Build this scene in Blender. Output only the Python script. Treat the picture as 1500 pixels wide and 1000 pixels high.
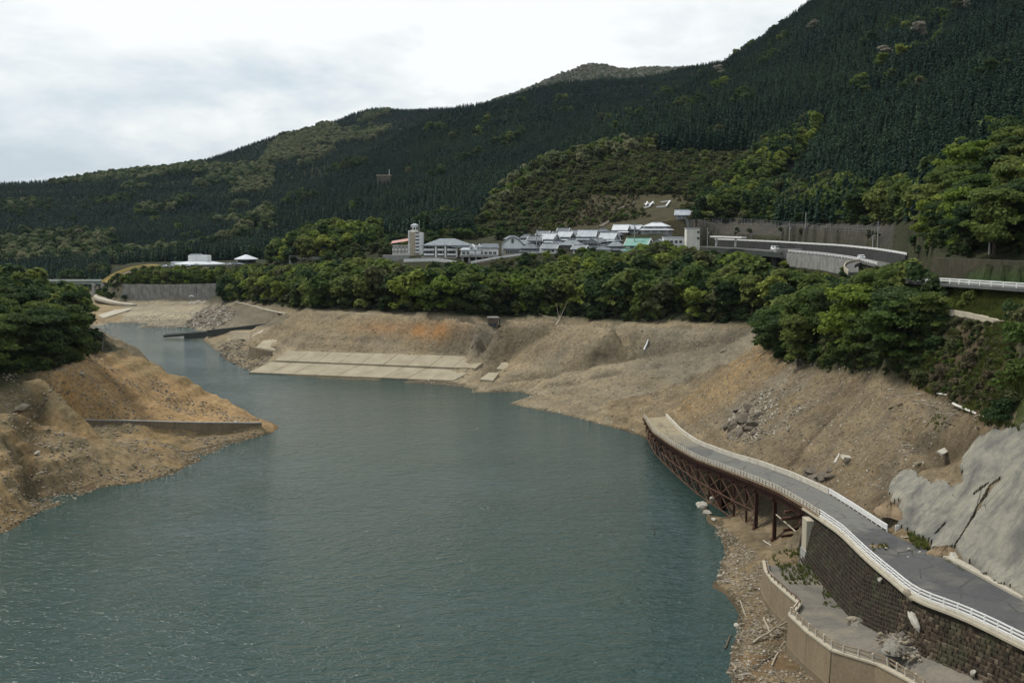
import bpy, bmesh, math, random
import numpy as np
from mathutils import Vector, Matrix
from mathutils.geometry import delaunay_2d_cdt

for _o in list(bpy.data.objects):
    bpy.data.objects.remove(_o)
SC = bpy.context.scene
COL = SC.collection
PI = math.pi

# ---------------------------------------------------------------- camera
EYE = 52.0                     # the camera stands on a dam crest 52 m above the water
FOC = 1608.0                   # focal length in pixels of the 1500 px wide photograph
PITCH = math.atan(170 / FOC)
cam_d = bpy.data.cameras.new('camera')
cam_d.sensor_width = 36.0
cam_d.lens = FOC / 1500 * 36
cam_d.clip_start = 1.0
cam_d.clip_end = 9000
cam = bpy.data.objects.new('camera', cam_d)
COL.objects.link(cam)
cam.location = (0, 0, EYE)
cam.rotation_euler = (PI / 2 - PITCH, 0, 0)
SC.camera = cam

# ---------------------------------------------------------------- sky, sun, exposure
SUN_EL, SUN_AZ = math.radians(58), math.radians(-62)     # azimuth from +Y towards +X
SKY_STRENGTH = 0.10
HAZE = 0.000019
world = bpy.data.worlds.new('World')
SC.world = world
world.use_nodes = True
wn, wl = world.node_tree.nodes, world.node_tree.links
wn.clear()
w_out = wn.new('ShaderNodeOutputWorld')
w_sky = wn.new('ShaderNodeTexSky')
w_sky.sky_type = 'NISHITA'
w_sky.sun_disc = False
w_sky.sun_elevation = SUN_EL
w_sky.sun_rotation = SUN_AZ
w_sky.dust_density = 2.0
w_bg = wn.new('ShaderNodeBackground')
w_bg.inputs['Strength'].default_value = SKY_STRENGTH
wl.new(w_sky.outputs['Color'], w_bg.inputs['Color'])
# an overcast deck of clouds laid over the clear sky, by direction only
w_tc = wn.new('ShaderNodeTexCoord')
w_sep = wn.new('ShaderNodeSeparateXYZ')
wl.new(w_tc.outputs['Generated'], w_sep.inputs[0])
def wmath(op, a, b=None, c=None):
    n = wn.new('ShaderNodeMath'); n.operation = op
    for i, v in enumerate((a, b, c)):
        if v is None: continue
        if isinstance(v, (int, float)): n.inputs[i].default_value = v
        else: wl.new(v, n.inputs[i])
    return n.outputs[0]
w_h = wmath('ADD', wmath('MAXIMUM', w_sep.outputs['Z'], 0.0), 0.30)
w_u = wmath('DIVIDE', w_sep.outputs['X'], w_h)
w_v = wmath('DIVIDE', w_sep.outputs['Y'], w_h)
w_cmb = wn.new('ShaderNodeCombineXYZ')
wl.new(w_u, w_cmb.inputs[0]); wl.new(w_v, w_cmb.inputs[1])
w_cmb.inputs[2].default_value = 3.7
def wnoise(scale, detail, rough, off):
    m = wn.new('ShaderNodeMapping'); m.inputs['Location'].default_value = off
    wl.new(w_cmb.outputs[0], m.inputs[0])
    n = wn.new('ShaderNodeTexNoise'); n.inputs['Scale'].default_value = scale
    n.inputs['Detail'].default_value = detail; n.inputs['Roughness'].default_value = rough
    n.inputs['Distortion'].default_value = 0.25
    wl.new(m.outputs[0], n.inputs['Vector'])
    return n.outputs['Fac']
w_n1 = wnoise(0.85, 8, 0.56, (2.3, 1.1, 0))
w_n2 = wnoise(2.6, 6, 0.6, (7.3, 4.2, 0))
w_mix = wmath('ADD', wmath('MULTIPLY', w_n1, 0.68), wmath('MULTIPLY', w_n2, 0.32))
w_ramp = wn.new('ShaderNodeValToRGB')
cr = w_ramp.color_ramp
cr.elements[0].position = 0.43; cr.elements[0].color = (0.50, 0.57, 0.63, 1)
cr.elements[1].position = 0.59; cr.elements[1].color = (0.90, 0.915, 0.905, 1)
e = cr.elements.new(0.495); e.color = (0.63, 0.69, 0.73, 1)
e = cr.elements.new(0.54); e.color = (0.77, 0.80, 0.805, 1)
wl.new(w_mix, w_ramp.inputs[0])
w_cl = wn.new('ShaderNodeBackground'); w_cl.inputs['Strength'].default_value = 1.0
wl.new(w_ramp.outputs[0], w_cl.inputs['Color'])
w_mx = wn.new('ShaderNodeMixShader'); w_mx.inputs[0].default_value = 0.90
wl.new(w_bg.outputs[0], w_mx.inputs[1]); wl.new(w_cl.outputs[0], w_mx.inputs[2])
wl.new(w_mx.outputs[0], w_out.inputs['Surface'])

sun_d = bpy.data.lights.new('sun', 'SUN')
sun_d.energy = 2.4
sun_d.angle = math.radians(9)
sun_d.color = (1.0, 0.95, 0.87)
sun = bpy.data.objects.new('sun', sun_d)
COL.objects.link(sun)
_sd = Vector((math.sin(SUN_AZ) * math.cos(SUN_EL), math.cos(SUN_AZ) * math.cos(SUN_EL), math.sin(SUN_EL)))
sun.rotation_euler = (-_sd).to_track_quat('-Z', 'Y').to_euler()
sun.location = (-200, 100, 400)

SC.view_settings.view_transform = 'Standard'
SC.view_settings.look = 'None'
SC.view_settings.exposure = 0.27
SC.view_settings.gamma = 1.0
SC.view_settings.use_curve_mapping = False
SC.cycles.max_bounces = 6
SC.cycles.diffuse_bounces = 3
SC.cycles.glossy_bounces = 2
SC.cycles.transmission_bounces = 2
SC.cycles.volume_bounces = 0
SC.cycles.caustics_reflective = False
SC.cycles.caustics_refractive = False

# ---------------------------------------------------------------- surveying: photo pixel + height (or depth) -> metres
CP, SP = math.cos(PITCH), math.sin(PITCH)
def ray(px, py):
    u, v = (px - 750) / FOC, (500 - py) / FOC
    return Vector((u, v * SP + CP, v * CP - SP))
def at_z(px, py, z):
    d = ray(px, py); t = (z - EYE) / d.z
    return Vector((d.x * t, d.y * t, z))
def at_y(px, py, y):
    d = ray(px, py); t = y / d.y
    return Vector((d.x * t, y, EYE + d.z * t))
def project(x, y, z):
    """photo pixel of world points (arrays)"""
    f = y * CP - (z - EYE) * SP
    up = y * SP + (z - EYE) * CP
    return 750 + FOC * x / f, 500 - FOC * up / f

# ---------------------------------------------------------------- numpy noise
def _hash(ix, iy, seed):
    h = (ix * 374761393 + iy * 668265263 + seed * 974634777) & 0xffffffff
    h = ((h ^ (h >> 13)) * 1274126177) & 0xffffffff
    return ((h ^ (h >> 16)) & 0xffff) / 65535.0
def vnoise(x, y, seed=0):
    ix = np.floor(x).astype(np.int64); iy = np.floor(y).astype(np.int64)
    fx = x - ix; fy = y - iy
    fx = fx * fx * fx * (fx * (fx * 6 - 15) + 10); fy = fy * fy * fy * (fy * (fy * 6 - 15) + 10)
    a = _hash(ix, iy, seed); b = _hash(ix + 1, iy, seed)
    c = _hash(ix, iy + 1, seed); d = _hash(ix + 1, iy + 1, seed)
    return (a + (b - a) * fx) * (1 - fy) + (c + (d - c) * fx) * fy
def fbm(x, y, scale, octv=4, seed=0, gain=0.5):
    s = 0; a = 1.0; t = 0; f = 1.0 / scale
    for o in range(octv):
        s = s + a * (vnoise(x * f + 13.1 * o, y * f - 7.7 * o, seed + o) - 0.5); t += a; a *= gain; f *= 2.03
    return s / t * 2
def ridged(x, y, scale, octv=4, seed=0):
    s = 0; a = 1.0; t = 0; f = 1.0 / scale
    for o in range(octv):
        s = s + a * (1 - np.abs(vnoise(x * f + 5.3 * o, y * f + 9.1 * o, seed + o) * 2 - 1)); t += a; a *= 0.5; f *= 2.1
    return s / t
def in_poly(px, py, poly):
    r = np.zeros(np.shape(px), bool)
    n = len(poly); j = n - 1
    for i in range(n):
        xi, yi = poly[i]; xj, yj = poly[j]
        if yi != yj:
            c = ((yi > py) != (yj > py)) & (px < (xj - xi) * (py - yi) / (yj - yi) + xi)
            r ^= c
        j = i
    return r
def sstep(a, b, x):
    t = np.clip((x - a) / (b - a), 0, 1); return t * t * (3 - 2 * t)
def polydist(x, y, poly):
    """distance of points to a polyline"""
    d = np.full(np.shape(x), 1e9)
    for (x0, y0), (x1, y1) in zip(poly[:-1], poly[1:]):
        dx, dy = x1 - x0, y1 - y0
        t = np.clip(((x - x0) * dx + (y - y0) * dy) / (dx * dx + dy * dy + 1e-9), 0, 1)
        d = np.minimum(d, np.hypot(x - x0 - t * dx, y - y0 - t * dy))
    return d
def resample(pl, step):
    pl = [Vector(p) for p in pl]; L = [0]
    for a, b in zip(pl[:-1], pl[1:]): L.append(L[-1] + (b - a).length)
    n = max(1, round(L[-1] / step)); out = []
    for k in range(n + 1):
        s = L[-1] * k / n; i = 0
        while i < len(L) - 2 and L[i + 1] < s: i += 1
        out.append(pl[i].lerp(pl[i + 1], (s - L[i]) / (L[i + 1] - L[i] + 1e-9)))
    return out
def smooth_line(pl, step, it=2):
    q = resample(pl, step)
    for _ in range(it):
        q = [q[0]] + [(q[i - 1] + q[i] * 2 + q[i + 1]) / 4 for i in range(1, len(q) - 1)] + [q[-1]]
    return q


# ================================================================= TERRAIN
PTS = []
def line(pts, step=5.0):
    out = [Vector(p) for p in pts]
    for a, b in zip(out[:-1], out[1:]):
        n = max(1, int((b.xy - a.xy).length / step))
        for k in range(n):
            PTS.append(a.lerp(b, k / n))
    PTS.append(out[-1])
    return out
def lz(*p, step=5.0): return line([at_z(*q) for q in p], step)
def ly(*p, step=30.0): return line([at_y(*q) for q in p], step)
def W(*p):
    for q in p: PTS.append(Vector(q))

# --- the old road: left and right edges at deck level, near to far end under the silt
ROAD_L = [at_z(*p) for p in [(944,612,4.3),(958,634,5.0),(985,653,5.8),(1020,673,6.9),(1068,691,8.2),(1104,705,9.3),(1140,720,10.3),
          (1164,734,10.9),(1190,750,11.4),(1234,780,12.2),(1276,821,12.8),(1314,852,13.2),(1346,880,13.5),(1390,893,13.8),(1428,909,14.0),(1500,945,14.3)]]
ROAD_L += [Vector((48.3, 86, 14.8)), Vector((50.5, 70, 15.3)), Vector((53, 50, 15.9))]
ROAD_R = [at_z(*p) for p in [(975,610,4.3),(997,633,5.0),(1021,650,5.8),(1068,668,7.0),(1116,682,8.3),(1164,700,9.6),(1212,722,10.7),
          (1250,746,11.4),(1306,783,12.1),(1352,803,12.8),(1398,825,13.2),(1500,881,14.0)]]
ROAD_R += [Vector((54.2, 95, 14.6)), Vector((57, 75, 15.2)), Vector((60, 50, 15.9))]
def on_line(pl, y):
    """point of a polyline (running to smaller y) at depth y"""
    for a, b in zip(pl[:-1], pl[1:]):
        if a.y >= y >= b.y:
            return a.lerp(b, (a.y - y) / (a.y - b.y + 1e-9))
    return pl[0].copy() if y > pl[0].y else pl[-1].copy()

# --- left bank
LB_SHORE = lz((-60,800,0),(0,783,0),(58,748,0),(44,722,0),(120,716,0),(200,708,0),(250,695,0),(277,680,0),(274,664,0),(330,651,0),(404,632,0))
LB_BACK = line([LB_SHORE[-1], (-62,284,0), (-74,297,0), (-90,318,0), (-108,340,0), (-128,400,0), (-172,480,0), (-214,561,0)])
LB_WALL = [at_z(*p) for p in [(72,614,9.0),(120,616,7.8),(200,617,6.2),(262,619,5.0),(330,620,3.4),(382,620,2.4)]]
line([p + Vector((0, -0.6, -dz_)) for p, dz_ in zip(LB_WALL, (0.3, 0.4, 0.9, 2.4, 1.9, 0.7))], 3)
line([p + Vector((0.0, 0.9, -0.35)) for p in LB_WALL], 3)
lz((0,700,6.5),(60,672,6.5),(130,668,5.0),(210,668,3.0),(262,668,1.2))
lz((0,640,11),(40,628,10.3))
lz((-40,604,14.2),(0,605,14),(46,609,12.6),step=2)
lz((-40,613,12.0),(0,614,11.6),(46,617,10.6),step=2)
lz((150,580,12.5),(230,585,8.6),(290,600,5.2))
lz((0,548,20),(60,546,20),(120,528,20),(145,513,20))
lz((145,513,20),(200,534,15.3),(262,563,10),(322,604,4.0))
line([(-104,290,17),(-92,300,11),(-80,296,6),(-70,287,3.0)])
W((-112,300,21),(-125,300,24),(-140,280,26),(-150,320,29),(-132,335,22),(-124,360,12),(-150,400,10),(-200,380,34),(-220,300,38),(-180,240,30),(-130,225,22),(-140,200,18),(-125,180,8),(-200,480,14),(-250,540,16),(-260,430,32),(-320,250,50),(-300,100,30),(-170,120,6),(-170,90,0),(-120,145,0))
# --- far head of the lake and the low ground in front of the concrete wall
FS = lz((110,480,0),(150,481,0),(200,480,0),(262,479,0),(288,480,0),(300,490,0),(300,500,0),(312,509,0),(330,527,0),(374,546,0))
lz((374,546,0),(460,553,0),(560,558,0),(668,566.5,0),(690,571,0),(680,580,0),(740,591,0),(820,606,0),(880,622,0),(938,637,0))
lz((150,468,1.2),(230,470,1.0),(285,470,1.5))
lz((175,457,2.2),(240,455,2.6),(300,455,3.6))
ly((180,442,676),(250,442,672),(326,441,668),step=6)
ly((180,418.5,680),(250,418.5,676),(326,418.5,672),step=6)
ly((178,393,696),(260,391,696),(340,390,690),(400,388,690),step=8)
ly((178,385,770),(300,383,770),(400,380,770),step=20)
ly((140,445,690),(150,432,720),(120,436,760),step=15)
ly((100,450,650),(60,440,700),(0,440,700),(-80,430,700),step=30)
lz((290,476,1.5),(318,452,5.5),(334,444,8.0))
lz((312,484,3.4),(360,479.5,4.9),(410,472.5,6.5))
lz((330,470,5.0),(380,462,8.5),(430,462,11.0))
lz((306,488.5,2.6),(345,484,3.9),(405,475.5,5.6),step=3)
lz((345,442,9.5),(385,450,10.5),(422,461,11.5))
lz((330,505,1.6),(372,520,1.6),(392,512,2.6))
lz((330,492,2.2),(370,488,4.2),(405,482,6.0))
# --- centre bank
lz((374,545,0.25),(663,557,0.25),(690,569,0.2),step=4)
lz((396,531.5,2.5),(697,542.5,2.5),step=4)
lz((400,529,3.0),(697,541,3.0),step=4)
lz((421,515.5,5.4),(718,524.5,5.4),step=4)
BTOP = lz((440,456,17.5),(500,458,18.5),(560,459,19),(640,462,19.2),(700,466,19.5),(770,466,19.8),(830,468,20),(900,475,20),(1000,473,20.5),(1110,482,21))
lz((720,545,2.5),(790,560,3.0),(860,580,3.2),(925,610,2.6))
lz((735,530,5),(830,540,6.5),(905,558,6.8),(960,580,5.5))
lz((760,500,11),(850,505,11.5),(940,518,11.5),(1020,530,11))
# --- crest of the right-hand slope, hiding the gully behind it
lz((982,611,4.4),(1010,584,8.8),(1060,545,15.6),(1113,504,21.5))
line([(37,277,4.2),(44,280,6.5),(54,285,11),(62,292,15.5),(66,300,18)])
# --- the right shore, under the trestle and along the foot of the path wall
RS = lz((938,637,0),(962,652,0),(1004,690,0),(1032,722,0),(1030,744,0),(1044,772,0),(1064,797,0),(1052,828,0),(1043,858,0),(1076,879,0),(1084,897,0),(1076,940,0),(1068,1000,0),step=3)
line([RS[-1],(22,100,0),(16,60,0)])
for k, y in enumerate(range(262, 166, -8)):          # ground beneath and behind the trestle
    l, r = on_line(ROAD_L, y), on_line(ROAD_R, y)
    if y > 196: W((l.x + 2.0, y, -0.6), (l.x + 4.5, y, 0.8 + 0.02 * (262 - y)))
    W((r.x + 0.9, y, r.z - 0.5))
W((38.5,188,0.6),(41,180,1.2),(37.5,172,0.8),(42,172,1.6),(36,160,1.3),(41,164,2.6),(45,166,4.6),(44.5,178,3.0),(44.5,190,3.0))
lz((1108,836,1.4),(1120,872,1.5),step=2)
PATH_W = [at_z(*p) for p in [(1121,822,5.4),(1125,842,5.4),(1140,857,5.5),(1172,884,5.6),(1159,901,5.6),(1180,922,5.7),(1225,955,6.0),(1300,976,6.6),(1345,1004,7.4)]]
PATH_W += [Vector((40.2, 92, 9.0)), Vector((42, 75, 10))]
PW_BASE = [1.5, 1.5, 1.5, 1.5, 1.5, 1.5, 1.6, 2.2, 2.8, 4.5, 5]
def offset(pl, d):
    out = []
    for i, p in enumerate(pl):
        a, b = pl[max(0, i - 1)], pl[min(len(pl) - 1, i + 1)]
        t = (b - a).xy.normalized()
        out.append(Vector((p.x + t.y * d, p.y - t.x * d, p.z)))
    return out
# the path wall runs from far to near, so +d is towards the lake
line([Vector((p.x, p.y, b)) for p, b in zip(offset(PATH_W, 0.50), [b - 0.35 for b in PW_BASE])], 2)
FOOT = [Vector(p) for p in [(41.6,156,5.0),(41.2,150,5.0),(40.8,142,5.1),(40.5,133,5.2),(40.2,126,5.7),(40.3,118,7.3),(40.6,112,8.6),(42.6,105,9.1),(44.4,98,9.8),(46.5,86,10.5),(49,70,11.2)]]
line([p + Vector((0.8, 0, -0.2)) for p in FOOT], 2)
WTOP = [on_line(ROAD_L, p.y) for p in FOOT]
line([p + Vector((1.0, 0, -0.35)) for p in WTOP], 2)
line([Vector((p.x, p.y, b - 0.6)) for p, b in zip(offset(PATH_W, 2.2), PW_BASE)], 2)
line([Vector((p.x, p.y, p.z - 0.3)) for p in offset(PATH_W, -1.1)], 2)
line([p + Vector((-0.4, 0, -0.3)) for p in ROAD_R if p.y < 160], 2)
line([p + Vector((1.0, 0, -0.05)) for p in ROAD_R if p.y < 190], 2)
lz((1095,930,0.8),(1105,980,0.9),step=3)
# --- slope above the road
lz((1120,516,22),(1160,535,22),(1200,546,22.3),(1250,552,23.5),(1300,556,25),(1350,574,25),(1400,602,25),(1440,622,26),(1500,624,27.4))
lz((1080,590,13),(1150,600,16),(1250,620,18),(1330,640,20),(1400,662,20.8))
lz((1330,690,17.8),(1372,711,18.2),(1396,716,18.6),(1407,676,20.6),(1440,641,24.2))
lz((1310,712,15.6),(1304,745,14.0))
lz((1380,455,37.6),(1430,463,37.6),(1475,474,37.4))
lz((1500,482,37.5),(1500,560,32))
lz((1340,413,41.7),(1400,418,41.7),(1500,425,41.7),(1600,432,41.7))
lz((1340,406,41.9),(1400,411,41.9),(1500,417,41.9),(1600,424,41.9))
lz((1365,404.5,42.2),(1480,412,42.2),(1600,421,42.2))
ly((1365,378,206),(1480,384,184),(1600,388,170),step=6)
lz((1150,494,24),(1200,470,27))
W((63,112,30),(66,95,31),(75,125,38),(82,140,44),(95,110,52),(92,90,50),(80,80,40),(70,75,30),(64,60,22),(58,38,16),(66,38,22),(48,38,15.5),(-180,38,8))
# --- the terrace of the village and the road
ly((356,400,668),(400,402,615),(440,398,580),(500,392,560),(560,388,530),(600,380,505),(650,386,490),(700,390,480),(760,376,488),(830,367,490),(900,372,470),(1000,374,450),(1050,381,432),(1130,390,392),(1200,398,352),(1290,398,300),(1335,412,206),step=8)
ly((430,386,600),(560,372,560),(620,370,545),(700,370,520),(800,362,505),step=8)
ly((600,349,575),(700,346,565),(800,345,550),(900,338,535),(980,330,525),(1060,330,490),(1110,334,455),(1200,334,410),(1290,345,350),(1345,372,240),step=10)
ly((1050,350,500),(1165,368,423),(1260,375,355),(1300,381,300),step=10)
# --- hillside above the village, right mountain
ly((640,335,660),(690,328,670),(740,286,700),(800,245,735),(880,228,740),(960,228,720),(1090,228,690),step=12)
ly((700,342,600),(860,315,600),(1000,300,590),(1100,300,560),step=12)
ly((1130,205,690),(1200,180,640),step=12)
ly((1180,300,500),(1300,310,380),(1345,310,330),step=12)
ly((1350,305,290),(1440,240,310),(1500,205,300),(1650,150,300),step=12)
ly((1400,340,240),(1500,318,225),(1650,300,215),step=12)
ly((1200,100,880),(1350,140,640),(1500,60,580),(1700,0,560))
ly((1060,170,1000),(960,165,1020))
R_BIG = ly((700,326,652),(740,287,705),(800,246,745),(880,206,890),(960,152,1060),(1040,110,1210),(1100,74,1230),(1140,44,1250),(1180,14,1270),(1300,-80,1300),(1500,-200,1350),(1720,-290,1350))
ly((1040,135,1420),(1100,110,1460),(1180,60,1500),(1300,-30,1550),(1500,-140,1600),(1720,-230,1600),step=60)
ly((690,330,800),(740,292,870),(800,257,960),(880,217,1090),(960,168,1260),(1030,128,1450),step=40)
# --- middle ridge
R_MID = ly((1040,113,1800),(990,118,1790),(940,120,1760),(880,121,1720),(830,124,1680),(790,132,1640),(740,147,1590),(700,157,1550),(660,163,1510),(630,176,1480),(612,187,1450),(560,216,1360),(500,251,1240),(450,283,1140),(400,308,1050),(340,353,950),(308,381,900))
ly((420,382,770),(500,366,730),(560,353,700),(640,336,720),step=20)
ly((395,388,650),(440,360,640),(490,349,640),(540,354,635),(575,360,620),step=12)
ly((440,368,690),(490,356,690),(540,358,690),step=20)
ly((1040,150,2200),(830,165,2000),(700,185,1900),(620,192,1900),(500,268,1600),(400,322,1300),(335,366,1130),step=60)
# --- left mountain and the far peaks
R_LEFT = ly((-160,285,1650),(-80,277,1700),(0,273,1750),(70,267,1800),(140,261,1850),(215,252,1920),(290,242,2000),(345,222,2080),(400,201,2150),(440,195,2200),(470,192,2250),(500,178,2280),(520,164,2300),(540,161,2300),(560,166,2340),(590,179,2400),(625,192,2450),(680,212,2500),(750,230,2500),step=50)
ly((-160,395,950),(0,394,950),(100,391,950),(200,386,960),(300,381,1010),(350,352,1200),(450,285,1550),(540,230,1750),step=40)
ly((-160,340,2300),(0,340,2300),(290,310,2600),(540,240,3000),(700,240,3000),step=80)
R_FAR = ly((720,150,3500),(770,134,3550),(800,122,3600),(812,116,3600),(840,101,3600),(862,97,3600),(885,99,3600),(905,108,3600),(930,105,3700),(960,100,3700),(990,103,3700),(1020,101,3700),(1045,103,3700),(1150,125,3700),step=40)
ly((720,190,4300),(900,170,4300),(1150,180,4300),step=80)
ly((860,160,2800),(1000,160,2800),step=80)
W((-3000,40,120),(-3000,2000,90),(-3000,4600,40),(3000,40,900),(3000,2000,1000),(3000,4600,500),(0,4600,60),(-700,40,60),(700,40,330),(300,60,170),(300,200,160),(400,400,200),(700,700,330),(1100,1300,600),(-700,400,120),(-500,600,60),(-600,800,30),(-1200,1000,120))
# --- the bed of the lake
lz((165,486,-3),(200,492,-3),(240,505,-3),(275,520,-3),(310,540,-3),(350,560,-3),(420,575,-4),(550,580,-4),(660,585,-4),step=8)
lz((190,505,-2.5),(230,530,-3),(280,565,-3),(330,590,-3),step=8)
for q in [(0,38),(-60,38),(-115,38),(10,38),(-20,200),(0,150),(-20,300),(-60,330),(0,100),(-60,200),(-100,160),(10,230),(5,120),(-30,250),(-40,370),(10,280),(-10,60),(-100,100),(18,200),(22,165),(12,130),(-5,330)]: W((q[0], q[1], -7))
for q in [(-90,390),(-120,450),(-150,500),(-175,530),(-70,360),(-150,100),(-100,60),(26,250)]: W((q[0], q[1], -4))

def build_axis(segs):
    out = [segs[0][0]]
    for a, b, s in segs:
        x = a
        while x < b - 1e-6:
            x = min(b, x + s); out.append(x)
    return np.array(out)
_neg = [-2600.0]
g = []
x = 200.0; s = 1.5
while x < 2600: g.append(x); x += s; s = min(s * 1.025, 22)
xs = np.concatenate([-np.array(g[::-1]), build_axis([(-200+1.2, -130, 1.2), (-130, -55, 0.55), (-55, 22, 1.4), (22, 76, 0.55), (76, 199, 1.0)]), np.array(g)])
yl = list(build_axis([(44, 92, 2.0), (92, 205, 0.62), (205, 300, 0.7), (300, 420, 1.1)]))
s = 1.2
while yl[-1] < 4400: s = min(s * 1.012, 16); yl.append(yl[-1] + s)
ys = np.array(yl)
NX, NY = len(xs), len(ys)
def tri_surface(points, xs, ys, eps=0.02):
    """piecewise linear surface through scattered points, sampled on a grid"""
    v, _, f, ov, _, _ = delaunay_2d_cdt([p.xy for p in points], [], [], 0, eps)
    zz = np.array([points[o[0]].z if o else 0.0 for o in ov])
    vx = np.array([p.x for p in v]); vy = np.array([p.y for p in v])
    Z = np.zeros((len(ys), len(xs)))
    for t in f:
        a, b, c = t
        x0, x1 = min(vx[a], vx[b], vx[c]), max(vx[a], vx[b], vx[c])
        y0, y1 = min(vy[a], vy[b], vy[c]), max(vy[a], vy[b], vy[c])
        i0, i1 = np.searchsorted(xs, x0), np.searchsorted(xs, x1, 'right')
        j0, j1 = np.searchsorted(ys, y0), np.searchsorted(ys, y1, 'right')
        if i0 >= i1 or j0 >= j1: continue
        den = (vy[b] - vy[c]) * (vx[a] - vx[c]) + (vx[c] - vx[b]) * (vy[a] - vy[c])
        if abs(den) < 1e-9: continue
        X = xs[i0:i1][None, :]; Y = ys[j0:j1][:, None]
        l0 = ((vy[b] - vy[c]) * (X - vx[c]) + (vx[c] - vx[b]) * (Y - vy[c])) / den
        l1 = ((vy[c] - vy[a]) * (X - vx[c]) + (vx[a] - vx[c]) * (Y - vy[c])) / den
        l2 = 1 - l0 - l1
        m = (l0 >= -1e-6) & (l1 >= -1e-6) & (l2 >= -1e-6)
        Z[j0:j1, i0:i1][m] = (l0 * zz[a] + l1 * zz[b] + l2 * zz[c])[m]
    return Z
TZ = tri_surface(PTS, xs, ys)
GX, GY = np.meshgrid(xs, ys)
# soften the facets where nothing is built, then add relief
def blur(Z, n):
    for _ in range(n):
        Q = Z.copy()
        Q[1:-1, 1:-1] = (Z[1:-1, 1:-1] * 2 + Z[:-2, 1:-1] + Z[2:, 1:-1] + Z[1:-1, :-2] + Z[1:-1, 2:]) / 6
        Z = Q
    return Z
road_poly = [(p.x - 1.6, p.y) for p in ROAD_L] + [(p.x + 1.4, p.y) for p in reversed(ROAD_R)]
path_poly = [(p.x - 1.6, p.y) for p in PATH_W] + [(p.x + 2.5, p.y) for p in reversed(FOOT)]
BUILT = in_poly(GX, GY, road_poly) | in_poly(GX, GY, path_poly)
soft = sstep(25, 60, TZ + 0 * GX) * sstep(230, 400, GY) * (1 - sstep(600, 850, GY))
TZ = TZ * (1 - soft) + blur(TZ, 12) * soft
TZ = np.where(BUILT, TZ, blur(TZ, 2))
GUL = np.zeros_like(TZ)
def hit0(px, py):
    d = ray(px, py); t = np.geomspace(80, 900, 3000); X = d.x * t; Y = d.y * t
    i = np.clip(np.searchsorted(xs, X) - 1, 0, NX - 2); j = np.clip(np.searchsorted(ys, Y) - 1, 0, NY - 2)
    k = int(np.argmax(EYE + d.z * t < TZ[j, i])); return (X[k], Y[k])
above = sstep(0.0, 2.5, TZ)
far = sstep(480, 900, GY + np.maximum(0, GX - 80) * 1.6)
far = far * sstep(44, 75, TZ)
far2 = sstep(700, 1300, GY) * sstep(44, 75, TZ)
near_land = 1 - sstep(480, 900, GY)
bank = near_land * (1 - far) * above * (~BUILT)
near_built = np.minimum(polydist(GX, GY, [(p.x, p.y) for p in ROAD_L]), polydist(GX, GY, [(p.x, p.y) for p in ROAD_R]))
calm = 0.25 + 0.75 * sstep(1.0, 8.0, near_built)
terr = sstep(60, 80, GX) * 0.4 + 0.6
calm = calm * (0.1 + 0.9 * sstep(0.8, 5.0, polydist(GX, GY, [(p.x, p.y) for p in PATH_W])))
relief = 1.15 * fbm(GX, GY, 15, 4, 3) + 0.75 * fbm(GX, GY, 4.2, 3, 9) + 0.30 * fbm(GX, GY, 1.5, 2, 19) - 0.8 * sstep(0.72, 0.9, ridged(GX, GY, 26, 3, 23)) * sstep(2, 8, TZ)
rocky = (GX < -40) * (GY < 345) * sstep(0.2, 1.5, TZ) * sstep(-0.25, 0.25, fbm(GX, GY, 11, 3, 81)) + 0.6 * (GX > 28) * (GY < 290) * sstep(-0.1, 0.4, fbm(GX, GY, 12, 3, 82)) + 0.25 * (GY > 300) * (GX > -120) * (TZ < 24) * sstep(0.0, 0.5, fbm(GX, GY, 20, 3, 83))
relief = relief + rocky * (1.1 * (ridged(GX, GY, 4.0, 3, 84) - 0.62) + 0.55 * (ridged(GX, GY, 1.7, 2, 85) - 0.62))
# runnels that follow the fall of the slope
gy_, gx_ = np.gradient(blur(TZ, 6), ys, xs)
gl = np.hypot(gx_, gy_) + 1e-6
rill = ridged((GX * -gy_ + GY * gx_) / gl, 0 * GX, 5.0, 3, 31)
TZ = TZ + bank * calm * relief * np.where(GY > 300, 0.6, 0.8)
_rd = np.minimum.reduce([polydist(GX, GY, [(p.x, p.y) for p in r]) for r in (R_MID, R_LEFT, R_FAR, R_BIG)])
_rk = 1 - 0.9 * np.exp(-(_rd / 130) ** 2)
TZ = TZ + far * _rk * (6.5 * fbm(GX, GY, 90, 4, 5) + 9 * (0.6 - ridged(GX, GY, 150, 3, 17)) + far2 * 20 * (ridged(GX, GY, 380, 4, 7) - 0.62))
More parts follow.
